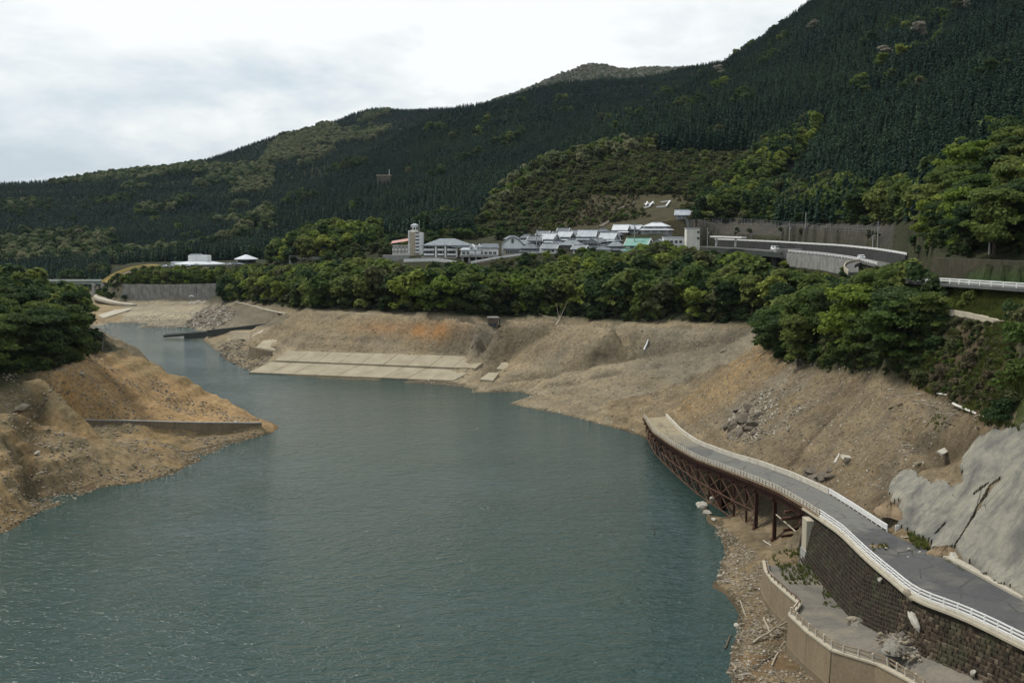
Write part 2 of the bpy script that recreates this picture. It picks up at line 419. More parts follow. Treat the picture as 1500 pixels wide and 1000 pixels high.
# gullies and benches of the drawn-down banks
for _pl, _dep, _wid in (([(815,474),(800,488),(772,508),(745,525),(715,548)], 1.3, 2.4), ([(738,482),(722,495),(705,512)], 1.0, 2.0), ([(1085,489),(1000,508),(940,520),(870,530),(815,545),(760,556)], 1.3, 3.0), ([(905,545),(850,562),(800,566)], 0.8, 2.2), ([(52,600),(48,640),(46,680),(42,722)], 1.4, 2.4), ([(150,545),(190,575),(215,612)], 0.6, 2.0), ([(1330,640),(1390,665),(1415,650),(1440,632)], 0.9, 1.6), ([(1400,664),(1340,690),(1300,720)], 1.0, 1.5), ([(1230,600),(1190,640),(1160,680)], 0.7, 1.6), ([(1075,890),(1100,868),(1118,858)], 0.8, 0.8), ([(1095,985),(1125,960),(1150,935)], 0.8, 0.8)):
    _w = [hit0(*q) for q in _pl]
    _dd = polydist(GX + 0.8 * fbm(GX, GY, 6, 2, 5), GY + 0.8 * fbm(GX, GY, 6, 2, 6), _w)
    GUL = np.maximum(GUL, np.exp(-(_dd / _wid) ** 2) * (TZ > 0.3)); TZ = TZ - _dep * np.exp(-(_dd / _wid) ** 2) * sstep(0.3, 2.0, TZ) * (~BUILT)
_bench = bank * sstep(0.4, 2.0, TZ) * (1 - sstep(19, 24, TZ)) * sstep(-0.5, 0.4, fbm(GX, GY, 30, 3, 71)) * calm
TZ = TZ + _bench * 0.42 * np.sin(TZ * 2 * PI / 2.5 + 1.2 * fbm(GX, GY, 25, 2, 73))
TZ = TZ + bank * calm * sstep(0.35, 0.8, TZ) * (1 - sstep(3.5, 6, TZ)) * 0.13 * np.sin(TZ * 2 * PI / 0.62 + 1.5 * fbm(GX, GY, 20, 2, 74))
TZ = np.where((GY > 455) & (TZ > 0.02) & (TZ < 4) & (bank > 0), np.maximum(TZ, 0.3), TZ)
TZ = np.where((TZ < 0.25) & (TZ > -0.35) & (~BUILT), TZ + 0.28 * fbm(GX, GY, 5, 3, 77), TZ)

UR = [at_y(1030,361,520), at_y(1075,363.5,485), at_y(1120,366.5,450), at_y(1165,370,423), at_y(1215,374,388), at_y(1262,380.5,350), at_y(1300,389,308), at_y(1325,399,262), at_y(1345,412,205), at_y(1400,414.8,190), at_y(1500,421.5,174), at_y(1620,430,162)]
UR = smooth_line(UR, 5, 3)
# the bench of the upper road is cut into the slope: level under it, falling away in front, held up behind
_m = (GX > 20) & (GX < 135) & (GY > 155) & (GY < 540)
_gx, _gy = GX[_m], GY[_m]
_best = np.full(_gx.shape, 1e9); _sd2 = np.zeros(_gx.shape); _rz = np.zeros(_gx.shape)
for _a, _b in zip(UR[:-1], UR[1:]):
    _dx, _dy = _b.x - _a.x, _b.y - _a.y; _l2 = _dx * _dx + _dy * _dy
    _t = np.clip(((_gx - _a.x) * _dx + (_gy - _a.y) * _dy) / _l2, 0, 1)
    _ex, _ey = _gx - _a.x - _t * _dx, _gy - _a.y - _t * _dy; _dd = np.hypot(_ex, _ey); _k = _dd < _best
    _best = np.where(_k, _dd, _best); _sd2 = np.where(_k, np.sign(_ex * _dy - _ey * _dx), _sd2); _rz = np.where(_k, _a.z + (_b.z - _a.z) * _t, _rz)
_d = _best * _sd2                       # + towards the lake
_z = TZ[_m]
_cut = _rz - 0.55 - np.where((_gy > 427) & (_d > -3.2), 7.5, 0) - np.where(_d > 3.2, np.where(_gy > 290, np.minimum(8.5, (_d - 3.2) * 6.0), 0.25 * (_d - 3.2)), 0) - np.where(_d > 5, 0.30 * (_d - 5), 0)
_z = np.where((_d > -4.6) & (_d < 26), np.minimum(_z, _cut), _z)
_z = np.where((_d <= -5.3) & (_d > -9) & (_gy > 286), np.maximum(_z, _rz + 2.6), _z)
TZ[_m] = _z
TZ = np.where(in_poly(GX, GY, [(p.x + 0.2, p.y) for p in PATH_W] + [(p.x + 0.3, p.y) for p in reversed(FOOT)]), TZ - 0.55, TZ)

def ground(x, y):
    """terrain height at arrays x, y"""
    x = np.asarray(x, float); y = np.asarray(y, float)
    i = np.clip(np.searchsorted(xs, x) - 1, 0, NX - 2); j = np.clip(np.searchsorted(ys, y) - 1, 0, NY - 2)
    fx = np.clip((x - xs[i]) / (xs[i + 1] - xs[i]), 0, 1); fy = np.clip((y - ys[j]) / (ys[j + 1] - ys[j]), 0, 1)
    return (TZ[j, i] * (1 - fx) + TZ[j, i + 1] * fx) * (1 - fy) + (TZ[j + 1, i] * (1 - fx) + TZ[j + 1, i + 1] * fx) * fy
def gz(x, y): return float(ground([x], [y])[0])
def hit(px, py):
    """where the line of sight through a photo pixel meets the ground"""
    d = ray(px, py)
    t = np.geomspace(60, 4300, 4000)
    h = EYE + d.z * t - ground(d.x * t, d.y * t)
    k = int(np.argmax(h < 0))
    if k == 0: k = 1
    a = h[k - 1] / (h[k - 1] - h[k] + 1e-9)
    tt = t[k - 1] + (t[k] - t[k - 1]) * min(max(a, 0), 1)
    return Vector((d.x * tt, d.y * tt, gz(d.x * tt, d.y * tt)))

# ================================================================= MATERIALS
MATS = {}
class NT:
    """a little node-tree writer"""
    def __init__(self, name):
        self.m = bpy.data.materials.new(name); self.m.use_nodes = True
        self.t = self.m.node_tree; self.b = self.t.nodes['Principled BSDF']; MATS[name] = self.m
        self.b.inputs['Specular IOR Level'].default_value = 0.25
    def n(self, kind, **kw):
        o = self.t.nodes.new(kind)
        for k, v in kw.items(): setattr(o, k, v)
        return o
    def put(self, sock, v):
        if hasattr(v, 'node') or isinstance(v, bpy.types.NodeSocket): self.t.links.new(v, sock)
        else: sock.default_value = v
    def pos(self, scale=(1, 1, 1), obj=False):
        s = self.n('ShaderNodeTexCoord').outputs['Object'] if obj else self.n('ShaderNodeNewGeometry').outputs['Position']
        mp = self.n('ShaderNodeMapping'); mp.inputs['Scale'].default_value = scale
        self.put(mp.inputs[0], s); return mp.outputs[0]
    def noise(self, vec, scale, detail=4, rough=0.55, dist=0.0):
        o = self.n('ShaderNodeTexNoise'); self.put(o.inputs['Vector'], vec)
        o.inputs['Scale'].default_value = scale; o.inputs['Detail'].default_value = detail
        o.inputs['Roughness'].default_value = rough; o.inputs['Distortion'].default_value = dist
        return o.outputs['Fac']
    def voro(self, vec, scale, out='Distance', rnd=1.0):
        o = self.n('ShaderNodeTexVoronoi'); self.put(o.inputs['Vector'], vec); o.inputs['Scale'].default_value = scale
        o.inputs['Randomness'].default_value = rnd
        return o.outputs[out]
    def math(self, op, a, b=0.0, clamp=False):
        o = self.n('ShaderNodeMath', operation=op, use_clamp=clamp); self.put(o.inputs[0], a); self.put(o.inputs[1], b); return o.outputs[0]
    def maprange(self, v, a, b, c, d):
        o = self.n('ShaderNodeMapRange'); self.put(o.inputs[0], v)
        for i, q in enumerate((a, b, c, d)): o.inputs[i + 1].default_value = q
        return o.outputs[0]
    def mix(self, f, a, b, mode='MIX'):
        o = self.n('ShaderNodeMixRGB', blend_type=mode); self.put(o.inputs[0], f)
        for i, q in ((1, a), (2, b)): self.put(o.inputs[i], q if isinstance(q, bpy.types.NodeSocket) else (*q, 1)[:4])
        return o.outputs[0]
    def ramp(self, f, stops):
        o = self.n('ShaderNodeValToRGB'); self.put(o.inputs[0], f); r = o.color_ramp
        r.elements[0].position, r.elements[0].color = stops[0][0], (*stops[0][1], 1)
        r.elements[1].position, r.elements[1].color = stops[-1][0], (*stops[-1][1], 1)
        for p, c in stops[1:-1]: r.elements.new(p).color = (*c, 1)
        return o.outputs[0]
    def bump(self, h, strength=0.5, dist=0.2, nxt=None):
        o = self.n('ShaderNodeBump'); o.inputs['Strength'].default_value = strength; o.inputs['Distance'].default_value = dist
        self.put(o.inputs['Height'], h)
        if nxt is not None: self.put(o.inputs['Normal'], nxt)
        return o.outputs[0]
    def fin(self, col=None, rough=None, normal=None, metal=None):
        if col is not None: self.put(self.b.inputs['Base Color'], col if isinstance(col, bpy.types.NodeSocket) else (*col, 1))
        if rough is not None: self.put(self.b.inputs['Roughness'], rough)
        if normal is not None: self.put(self.b.inputs['Normal'], normal)
        if metal is not None: self.put(self.b.inputs['Metallic'], metal)
        return self.m
def scale_c(c, k): return tuple(x * k for x in c)

def mat_weathered(name, col, col2, scale=0.8, rough=0.85, streak=0.0, bumpd=0.02, stain=(0.06, 0.055, 0.045), metal=0.0, obj=False):
    """colour broken up by blotches, grain and (for walls) streaks running down"""
    t = NT(name)
    p = t.pos(obj=obj)
    c = t.mix(t.maprange(t.noise(p, scale, 5, 0.6), 0.35, 0.65, 0, 1), col, col2)
    g = t.noise(p, scale * 9, 4, 0.7)
    c = t.mix(1.0, c, t.ramp(g, [(0.3, (0.80, 0.80, 0.80)), (0.7, (1.14, 1.14, 1.14))]), 'MULTIPLY')
    if streak:
        q = t.pos((1.6, 1.6, 0.10))
        s = t.noise(q, 1.3, 5, 0.65, 0.2)
        c = t.mix(t.math('MULTIPLY', t.maprange(s, 0.5, 0.68, 0, 1), streak), c, stain)
    return t.fin(c, rough, t.bump(g, 0.5, bumpd), metal)

# terrain: vertex tint is the soil's own colour plus painted gully shade, broken up by stones, grain and runnels
t = NT('soil')
vc = t.n('ShaderNodeVertexColor'); vc.layer_name = 'tint'
va = t.n('ShaderNodeAttribute'); va.attribute_name = 'stony'
P = t.pos()
n1 = t.noise(P, 0.11, 6, 0.62, 0.4); n2 = t.noise(P, 0.9, 6, 0.68); n3 = t.noise(P, 4.5, 4, 0.7)
c = t.mix(1.0, vc.outputs[0], t.ramp(n1, [(0.28, (0.70, 0.71, 0.74)), (0.5, (1, 1, 1)), (0.72, (1.22, 1.18, 1.1))]), 'MULTIPLY')
c = t.mix(1.0, c, t.ramp(n2, [(0.3, (0.55, 0.54, 0.53)), (0.5, (0.99, 0.99, 0.99)), (0.72, (1.30, 1.28, 1.26))]), 'MULTIPLY')
c = t.mix(1.0, c, t.ramp(n3, [(0.3, (0.70, 0.70, 0.70)), (0.72, (1.2, 1.2, 1.2))]), 'MULTIPLY')
vs = t.n('ShaderNodeTexVoronoi'); t.put(vs.inputs['Vector'], P); vs.inputs['Scale'].default_value = 1.15
st = t.math('MULTIPLY', t.math('LESS_THAN', vs.outputs['Distance'], 0.20), t.maprange(n1, 0.42, 0.6, 0, 1))
st = t.math('MULTIPLY', st, va.outputs['Fac'])
c = t.mix(st, c, t.ramp(vs.outputs['Color'], [(0.0, (0.14, 0.12, 0.09)), (0.55, (0.28, 0.25, 0.20)), (0.8, (0.42, 0.40, 0.35))]))
vd = t.n('ShaderNodeTexVoronoi'); t.put(vd.inputs['Vector'], t.pos((1, 1, 1.6))); vd.inputs['Scale'].default_value = 0.42
dk = t.math('MULTIPLY', t.math('LESS_THAN', vd.outputs['Distance'], 0.13), va.outputs['Fac'])
c = t.mix(t.math('MULTIPLY', dk, t.maprange(n2, 0.42, 0.56, 0, 0.85)), c, (0.055, 0.045, 0.032))
h = t.math('ADD', t.math('MULTIPLY', n2, 0.55), t.math('MULTIPLY', n3, 0.22))
h = t.math('ADD', h, t.math('MULTIPLY', st, 0.25))
t.fin(c, 0.95, t.bump(h, 0.9, 0.9))
t.b.inputs['Specular IOR Level'].default_value = 0.1

# water: murky green reservoir, wind ripples
t = NT('lake_water')
P = t.pos((1.0, 1.7, 1.0))
r1 = t.noise(P, 0.30, 3, 0.62, 0.8); r2 = t.noise(P, 1.0, 3, 0.6, 0.4); r0 = t.noise(t.pos((1, 1.3, 1)), 0.03, 4, 0.6)
gust = t.maprange(r0, 0.35, 0.65, 0.45, 1.0)
h = t.math('MULTIPLY', t.math('ADD', t.math('MULTIPLY', r1, 1.0), t.math('MULTIPLY', r2, 0.5)), gust)
t.fin(t.mix(t.maprange(r0, 0.3, 0.7, 0, 1), (0.016, 0.042, 0.036), (0.023, 0.052, 0.045)), 0.07, t.bump(h, 1.0, 0.78))
t.b.inputs['IOR'].default_value = 1.333
t.b.inputs['Specular IOR Level'].default_value = 0.38

mat_weathered('asphalt', (0.105, 0.105, 0.100), (0.150, 0.148, 0.138), 0.35, 0.9, bumpd=0.01)
mat_weathered('asphalt_dark', (0.060, 0.062, 0.066), (0.085, 0.086, 0.088), 0.3, 0.8, bumpd=0.01)
mat_weathered('silt', (0.24, 0.19, 0.115), (0.30, 0.25, 0.16), 0.5, 0.95)
mat_weathered('path_paving', (0.125, 0.115, 0.098), (0.20, 0.175, 0.132), 0.32, 0.8, bumpd=0.01)
mat_weathered('pale_concrete', (0.37, 0.335, 0.26), (0.44, 0.40, 0.32), 0.25, 0.9)
mat_weathered('revetment_concrete', (0.28, 0.240, 0.165), (0.37, 0.320, 0.228), 0.2, 0.9)
mat_weathered('wall_concrete', (0.215, 0.165, 0.105), (0.255, 0.200, 0.130), 0.3, 0.9, 0.22, stain=(0.12, 0.09, 0.055))
mat_weathered('coping_concrete', (0.40, 0.35, 0.26), (0.47, 0.42, 0.32), 0.9, 0.9)
mat_weathered('grey_concrete', (0.27, 0.265, 0.25), (0.36, 0.35, 0.325), 0.3, 0.9, 0.5)
mat_weathered('stained_concrete', (0.21, 0.205, 0.19), (0.33, 0.32, 0.295), 0.35, 0.9, 0.95, stain=(0.075, 0.07, 0.06))
mat_weathered('dark_concrete', (0.045, 0.055, 0.05), (0.075, 0.08, 0.07), 0.4, 0.7)
mat_weathered('mossy_wall', (0.055, 0.052, 0.032), (0.085, 0.072, 0.050), 0.7, 0.95, 0.6, stain=(0.030, 0.036, 0.016))
mat_weathered('dark_wall', (0.030, 0.031, 0.029), (0.052, 0.052, 0.048), 0.4, 0.9, 0.5)
mat_weathered('mud_wall', (0.17, 0.13, 0.085), (0.23, 0.185, 0.12), 0.4, 0.9, 0.4)
mat_weathered('rust', (0.042, 0.017, 0.010), (0.074, 0.030, 0.018), 0.9, 0.85, stain=(0.05, 0.02, 0.015))
mat_weathered('rust_light', (0.090, 0.046, 0.028), (0.15, 0.084, 0.056), 0.9, 0.8)
mat_weathered('white_paint', (0.72, 0.71, 0.68), (0.83, 0.82, 0.80), 0.8, 0.6)
mat_weathered('worn_white', (0.46, 0.42, 0.34), (0.60, 0.56, 0.47), 0.7, 0.8)
mat_weathered('rail_brown', (0.17, 0.12, 0.075), (0.30, 0.23, 0.15), 0.9, 0.85)
mat_weathered('bright_white', (0.80, 0.80, 0.79), (0.85, 0.85, 0.84), 0.5, 0.5)
mat_weathered('driftwood', (0.30, 0.25, 0.18), (0.42, 0.37, 0.28), 1.2, 0.9)
mat_weathered('driftwood_dark', (0.09, 0.07, 0.05), (0.15, 0.12, 0.085), 1.2, 0.9)
mat_weathered('white_log', (0.55, 0.52, 0.45), (0.66, 0.63, 0.56), 1.2, 0.8)
mat_weathered('boulder_stone', (0.22, 0.18, 0.125), (0.31, 0.265, 0.195), 1.1, 0.9, bumpd=0.1)
mat_weathered('pale_stone', (0.36, 0.33, 0.27), (0.48, 0.45, 0.38), 1.1, 0.9, bumpd=0.06)
mat_weathered('dark_stone', (0.105, 0.085, 0.062), (0.165, 0.14, 0.108), 0.8, 0.9, bumpd=0.12)
mat_weathered('rubble_stone', (0.17, 0.155, 0.125), (0.25, 0.235, 0.20), 2.0, 0.95, bumpd=0.1)
mat_weathered('bark', (0.055, 0.042, 0.030), (0.095, 0.075, 0.055), 2.0, 0.95)
mat_weathered('bare_bark', (0.16, 0.14, 0.12), (0.24, 0.22, 0.19), 2.0, 0.95)
mat_weathered('slate_roof', (0.09, 0.105, 0.12), (0.165, 0.18, 0.195), 0.6, 0.55)
mat_weathered('pale_roof', (0.30, 0.33, 0.36), (0.46, 0.49, 0.52), 0.6, 0.5)
mat_weathered('grey_roof', (0.16, 0.18, 0.195), (0.25, 0.27, 0.285), 0.6, 0.55)
mat_weathered('green_roof', (0.10, 0.26, 0.21), (0.14, 0.32, 0.26), 0.4, 0.5)
mat_weathered('pink_roof', (0.42, 0.22, 0.19), (0.52, 0.30, 0.26), 0.5, 0.7)
mat_weathered('silver_roof', (0.54, 0.56, 0.58), (0.62, 0.64, 0.65), 0.3, 0.45)
mat_weathered('cream_wall', (0.68, 0.65, 0.57), (0.76, 0.73, 0.65), 0.4, 0.8, 0.25)
mat_weathered('tan_wall', (0.42, 0.35, 0.26), (0.50, 0.42, 0.32), 0.4, 0.8, 0.25)
mat_weathered('white_wall', (0.76, 0.76, 0.74), (0.84, 0.84, 0.82), 0.4, 0.8, 0.2)
mat_weathered('timber_wall', (0.10, 0.085, 0.07), (0.15, 0.13, 0.11), 0.7, 0.85)
mat_weathered('grey_wall', (0.27, 0.27, 0.26), (0.34, 0.34, 0.33), 0.5, 0.85, 0.2)
mat_weathered('yellow_paint', (0.58, 0.43, 0.14), (0.66, 0.50, 0.20), 0.4, 0.5)
mat_weathered('girder_paint', (0.20, 0.23, 0.21), (0.27, 0.30, 0.27), 0.4, 0.6)
mat_weathered('pole_concrete', (0.33, 0.32, 0.30), (0.40, 0.39, 0.37), 1.0, 0.85)
mat_weathered('steel_grey', (0.25, 0.26, 0.27), (0.33, 0.34, 0.35), 1.0, 0.5)
mat_weathered('rubber', (0.02, 0.02, 0.02), (0.03, 0.03, 0.03), 1.0, 0.8)
mat_weathered('car_white', (0.74, 0.75, 0.76), (0.78, 0.79, 0.80), 0.4, 0.25)
mat_weathered('car_silver', (0.42, 0.44, 0.46), (0.46, 0.48, 0.50), 0.4, 0.3)
mat_weathered('car_dark', (0.05, 0.055, 0.07), (0.07, 0.075, 0.09), 0.4, 0.25)
t = NT('window_glass'); t.fin((0.022, 0.028, 0.032), 0.08); t.b.inputs['Specular IOR Level'].default_value = 0.6
# sprayed concrete on the cut slope: grey, weather-darkened patches and run marks
t = NT('sprayed_concrete')
P = t.pos(); n1 = t.noise(P, 0.16, 6, 0.6, 0.5); n2 = t.noise(P, 1.6, 6, 0.7); n3 = t.noise(t.pos((0.8, 0.8, 0.25)), 0.9, 5, 0.65)
c = t.ramp(n1, [(0.28, (0.075, 0.074, 0.067)), (0.40, (0.145, 0.140, 0.120)), (0.50, (0.232, 0.218, 0.174)), (0.7, (0.285, 0.267, 0.208))])
c = t.mix(t.maprange(n3, 0.5, 0.72, 0, 0.75), c, (0.12, 0.12, 0.115))
c = t.mix(1.0, c, t.ramp(n2, [(0.3, (0.8, 0.8, 0.8)), (0.7, (1.12, 1.12, 1.12))]), 'MULTIPLY')
ve = t.n('ShaderNodeTexVoronoi', feature='DISTANCE_TO_EDGE'); t.put(ve.inputs['Vector'], t.pos((0.5, 1.0, 0.22))); ve.inputs['Scale'].default_value = 0.42
crk = t.math('MULTIPLY', t.math('LESS_THAN', ve.outputs['Distance'], 0.012), t.maprange(n1, 0.45, 0.6, 0, 0.8))
c = t.mix(crk, c, (0.05, 0.045, 0.04))
t.fin(c, 0.9, t.bump(n2, 0.6, 0.12))
# masonry of the road wall: brown, wet and mossy stones
t = NT('masonry')
oi = t.n('ShaderNodeObjectInfo'); P = t.pos()
c = t.ramp(oi.outputs['Random'], [(0.0, (0.032, 0.024, 0.016)), (0.5, (0.055, 0.041, 0.027)), (0.85, (0.082, 0.062, 0.041)), (1.0, (0.13, 0.105, 0.075))])
nz = t.noise(P, 0.33, 5, 0.6)
c = t.mix(t.maprange(nz, 0.5, 0.68, 0, 0.6), c, (0.050, 0.060, 0.030))
vs = t.voro(t.pos((1, 1, 1.3)), 1.7, 'Color')
c = t.mix(0.6, c, t.mix(1.0, c, t.ramp(vs, [(0.1, (0.55, 0.55, 0.55)), (0.9, (1.7, 1.65, 1.55))]), 'MULTIPLY'))
c = t.mix(1.0, c, t.ramp(t.noise(P, 3.0, 5, 0.7), [(0.3, (0.65, 0.65, 0.65)), (0.7, (1.35, 1.35, 1.35))]), 'MULTIPLY')
t.fin(c, 0.85, t.bump(t.noise(P, 5, 4, 0.7), 0.7, 0.08))
mat_weathered('mortar', (0.030, 0.023, 0.016), (0.045, 0.035, 0.025), 0.8, 0.95)

def mat_leaf(name, stops, trans=0.40, rough=0.7):
    t = NT(name)
    oi = t.n('ShaderNodeObjectInfo')
    c = t.ramp(oi.outputs['Random'], stops)
    P = t.pos()
    c = t.mix(1.0, c, t.ramp(t.noise(P, 0.55, 3, 0.6), [(0.3, (0.68, 0.70, 0.75)), (0.7, (1.32, 1.26, 1.12))]), 'MULTIPLY')
    t.fin(c, rough)
    t.b.inputs['Specular IOR Level'].default_value = 0.12
    tr = t.n('ShaderNodeBsdfTranslucent'); t.t.links.new(c, tr.inputs['Color'])
    mx = t.n('ShaderNodeMixShader'); mx.inputs[0].default_value = trans
    o = t.t.nodes['Material Output']
    t.t.links.new(t.b.outputs[0], mx.inputs[1]); t.t.links.new(tr.outputs[0], mx.inputs[2]); t.t.links.new(mx.outputs[0], o.inputs[0])
    return t.m
mat_leaf('needles', [(0.0, (0.006, 0.021, 0.013)), (0.5, (0.009, 0.030, 0.018)), (0.85, (0.013, 0.035, 0.019)), (1.0, (0.022, 0.047, 0.021))], 0.1)
mat_leaf('needles_light', [(0.0, (0.010, 0.028, 0.015)), (0.5, (0.016, 0.040, 0.019)), (1.0, (0.030, 0.058, 0.024))], 0.1)
mat_leaf('leaf_dark', [(0.0, (0.032, 0.060, 0.023)), (0.6, (0.052, 0.086, 0.029)), (1.0, (0.082, 0.112, 0.037))])
mat_leaf('leaf_mid', [(0.0, (0.070, 0.114, 0.028)), (0.5, (0.110, 0.152, 0.038)), (1.0, (0.160, 0.192, 0.052))])
mat_leaf('leaf_bright', [(0.0, (0.115, 0.175, 0.026)), (0.5, (0.165, 0.220, 0.036)), (1.0, (0.225, 0.260, 0.055))], 0.35)
mat_leaf('leaf_olive', [(0.0, (0.066, 0.080, 0.034)), (0.5, (0.092, 0.106, 0.044)), (1.0, (0.130, 0.134, 0.060))])
mat_leaf('leaf_grey', [(0.0, (0.10, 0.13, 0.065)), (0.5, (0.15, 0.18, 0.085)), (1.0, (0.23, 0.23, 0.13))])
mat_leaf('leaf_brown', [(0.0, (0.090, 0.080, 0.048)), (1.0, (0.140, 0.118, 0.070))])
mat_leaf('blossom', [(0.0, (0.26, 0.25, 0.19)), (1.0, (0.42, 0.39, 0.34))])
mat_leaf('grass_blade', [(0.0, (0.075, 0.105, 0.025)), (1.0, (0.16, 0.17, 0.05))])

# ================================================================= OBJECT HELPERS
def link(o, parent=None):
    COL.objects.link(o)
    if parent is not None: o.parent = parent
    return o
def tag(o, label=None, cat=None, group=None, kind=None):
    if label: o['label'] = label
    if cat: o['category'] = cat
    if group: o['group'] = group
    if kind: o['kind'] = kind
    return o
def thing(name, loc, label, cat, group=None, rz=0.0):
    o = bpy.data.objects.new(name, None); o.location = loc; o.rotation_euler.z = rz
    o.empty_display_size = 0.2
    COL.objects.link(o)
    return tag(o, label, cat, group)
def np_mesh(name, V, F, mat=None):
    V = np.asarray(V, np.float32).reshape(-1, 3); F = np.asarray(F, np.int32)
    me = bpy.data.meshes.new(name)
    me.vertices.add(len(V)); me.vertices.foreach_set('co', V.ravel())
    k = F.shape[1]
    me.loops.add(F.size); me.loops.foreach_set('vertex_index', F.ravel())
    me.polygons.add(len(F)); me.polygons.foreach_set('loop_start', np.arange(0, F.size, k, dtype=np.int32))
    me.update(calc_edges=True)
    if mat: me.materials.append(MATS[mat])
    return me
class MB:
    """collects boxes, beams, tubes and sheets; build() links them as one mesh object"""
    def __init__(self): self.v = []; self.f = []
    def add(self, V, F):
        n = len(self.v); self.v += [tuple(p) for p in V]; self.f += [tuple(i + n for i in f) for f in F]; return self
    def box(self, c, s, rz=0.0, taper=1.0, mat=None):
        x, y, z = s[0] / 2, s[1] / 2, s[2] / 2
        V = [(-x, -y, -z), (x, -y, -z), (x, y, -z), (-x, y, -z), (-x * taper, -y * taper, z), (x * taper, -y * taper, z), (x * taper, y * taper, z), (-x * taper, y * taper, z)]
        cs, sn = math.cos(rz), math.sin(rz)
        V = [(c[0] + a * cs - b * sn, c[1] + a * sn + b * cs, c[2] + d) for a, b, d in V]
        return self.add(V, [(0, 3, 2, 1), (4, 5, 6, 7), (0, 1, 5, 4), (1, 2, 6, 5), (2, 3, 7, 6), (3, 0, 4, 7)])
    def beam(self, a, b, w, h, up=Vector((0, 0, 1))):
        a, b = Vector(a), Vector(b); d = (b - a)
        if d.length < 1e-5: return self
        d.normalize(); s = d.cross(up)
        if s.length < 1e-3: s = d.cross(Vector((1, 0, 0)))
        s.normalize(); u = s.cross(d)
        V = []
        for p in (a, b):
            for i, j in ((-1, -1), (1, -1), (1, 1), (-1, 1)): V.append(p + s * (w / 2 * i) + u * (h / 2 * j))
        return self.add(V, [(0, 3, 2, 1), (4, 5, 6, 7), (0, 1, 5, 4), (1, 2, 6, 5), (2, 3, 7, 6), (3, 0, 4, 7)])
    def tube(self, pts, r, n=6, cap=True):
        pts = [Vector(p) for p in pts]; rs = r if isinstance(r, (list, tuple)) else [r] * len(pts)
        V = []; F = []
        for i, p in enumerate(pts):
            d = (pts[min(i + 1, len(pts) - 1)] - pts[max(i - 1, 0)]).normalized()
            s = d.cross(Vector((0, 0, 1)));
            if s.length < 1e-3: s = Vector((1, 0, 0))
            s.normalize(); u = s.cross(d)
            for k in range(n):
                a = 2 * PI * k / n; V.append(p + s * (math.cos(a) * rs[i]) + u * (math.sin(a) * rs[i]))
        for i in range(len(pts) - 1):
            for k in range(n):
                F.append((i * n + k, i * n + (k + 1) % n, (i + 1) * n + (k + 1) % n, (i + 1) * n + k))
        if cap:
            F.append(tuple(range(n))[::-1]); F.append(tuple((len(pts) - 1) * n + k for k in range(n)))
        return self.add(V, F)
    def prism(self, poly, z0, z1):
        n = len(poly)
        V = [(p[0], p[1], z0) for p in poly] + [(p[0], p[1], z1) for p in poly]
        F = [tuple(range(n))[::-1], tuple(range(n, 2 * n))] + [(i, (i + 1) % n, n + (i + 1) % n, n + i) for i in range(n)]
        return self.add(V, F)
    def ribbon(self, L, R):
        n = len(L)
        return self.add(list(L) + list(R), [(i, n + i, n + i + 1, i + 1) for i in range(n - 1)])
    def solid_ribbon(self, L, R, th):
        """a strip with thickness th below it"""
        n = len(L); dn = Vector((0, 0, -th))
        V = list(L) + list(R) + [Vector(p) + dn for p in L] + [Vector(p) + dn for p in R]
        F = []
        for i in range(n - 1):
            F += [(i, n + i, n + i + 1, i + 1), (2 * n + i, 2 * n + i + 1, 3 * n + i + 1, 3 * n + i), (i, i + 1, 2 * n + i + 1, 2 * n + i), (n + i, 3 * n + i, 3 * n + i + 1, n + i + 1)]
        F += [(0, 2 * n, 3 * n, n), (n - 1, 2 * n - 1, 4 * n - 1, 3 * n - 1)]
        return self.add(V, F)
    def mesh(self, name, mat, org=None):
        me = bpy.data.meshes.new(name)
        o = Vector(org) if org is not None else Vector((0, 0, 0))
        me.from_pydata([tuple(Vector(p) - o) for p in self.v], [], self.f)
        bm = bmesh.new(); bm.from_mesh(me); bmesh.ops.recalc_face_normals(bm, faces=bm.faces); bm.to_mesh(me); bm.free()
        me.materials.append(MATS[mat]); return me
    def build(self, name, mat, parent=None, org=None, smooth=False):
        if org is None and parent is not None and parent.get('wc'): org = parent.location
        me = self.mesh(name, mat, org)
        if smooth: me.polygons.foreach_set('use_smooth', [True] * len(me.polygons))
        return link(bpy.data.objects.new(name, me), parent)
def wthing(name, loc, label, cat, group=None):
    """a thing whose parts are written in world coordinates"""
    o = thing(name, loc, label, cat, group); o['wc'] = 1; return o
def piece(name, me, parent, loc, rz=0.0, scale=None, rot=None):
    o = bpy.data.objects.new(name, me)
    p = Vector(loc)
    if parent is not None and parent.get('wc'): p = p - parent.location
    o.location = p
    o.rotation_euler = rot if rot is not None else (0, 0, rz)
    if scale is not None: o.scale = scale
    return link(o, parent)
# ================================================================= GROUND AND WATER
PXg, PYg = project(GX, GY, TZ)
tint = np.zeros((NY, NX, 3)); stony = np.full((NY, NX), 0.75)
def paint(mask, col, k=1.0):
    m = (np.clip(mask, 0, 1) * k)[..., None]
    tint[:] = tint * (1 - m) + np.array(col) * m
def zone(poly, soft_px=0): return in_poly(PXg, PYg, poly).astype(float)
def blot(scale, seed, a=-0.15, b=0.25): return sstep(a, b, fbm(GX, GY, scale, 4, seed))
tint[:] = (0.265, 0.215, 0.145)
paint(blot(22, 50), (0.315, 0.265, 0.185), 0.8)
paint(blot(9, 51, 0.0, 0.4), (0.215, 0.185, 0.135), 0.7)
def spot(px, py, rx, ry): return np.exp(-(((PXg - px) / rx) ** 2 + ((PYg - py) / ry) ** 2)) * (GY < 700)
LEFT = (GX < -40) & (GY < 345)
paint(LEFT.astype(float), (0.265, 0.200, 0.120))
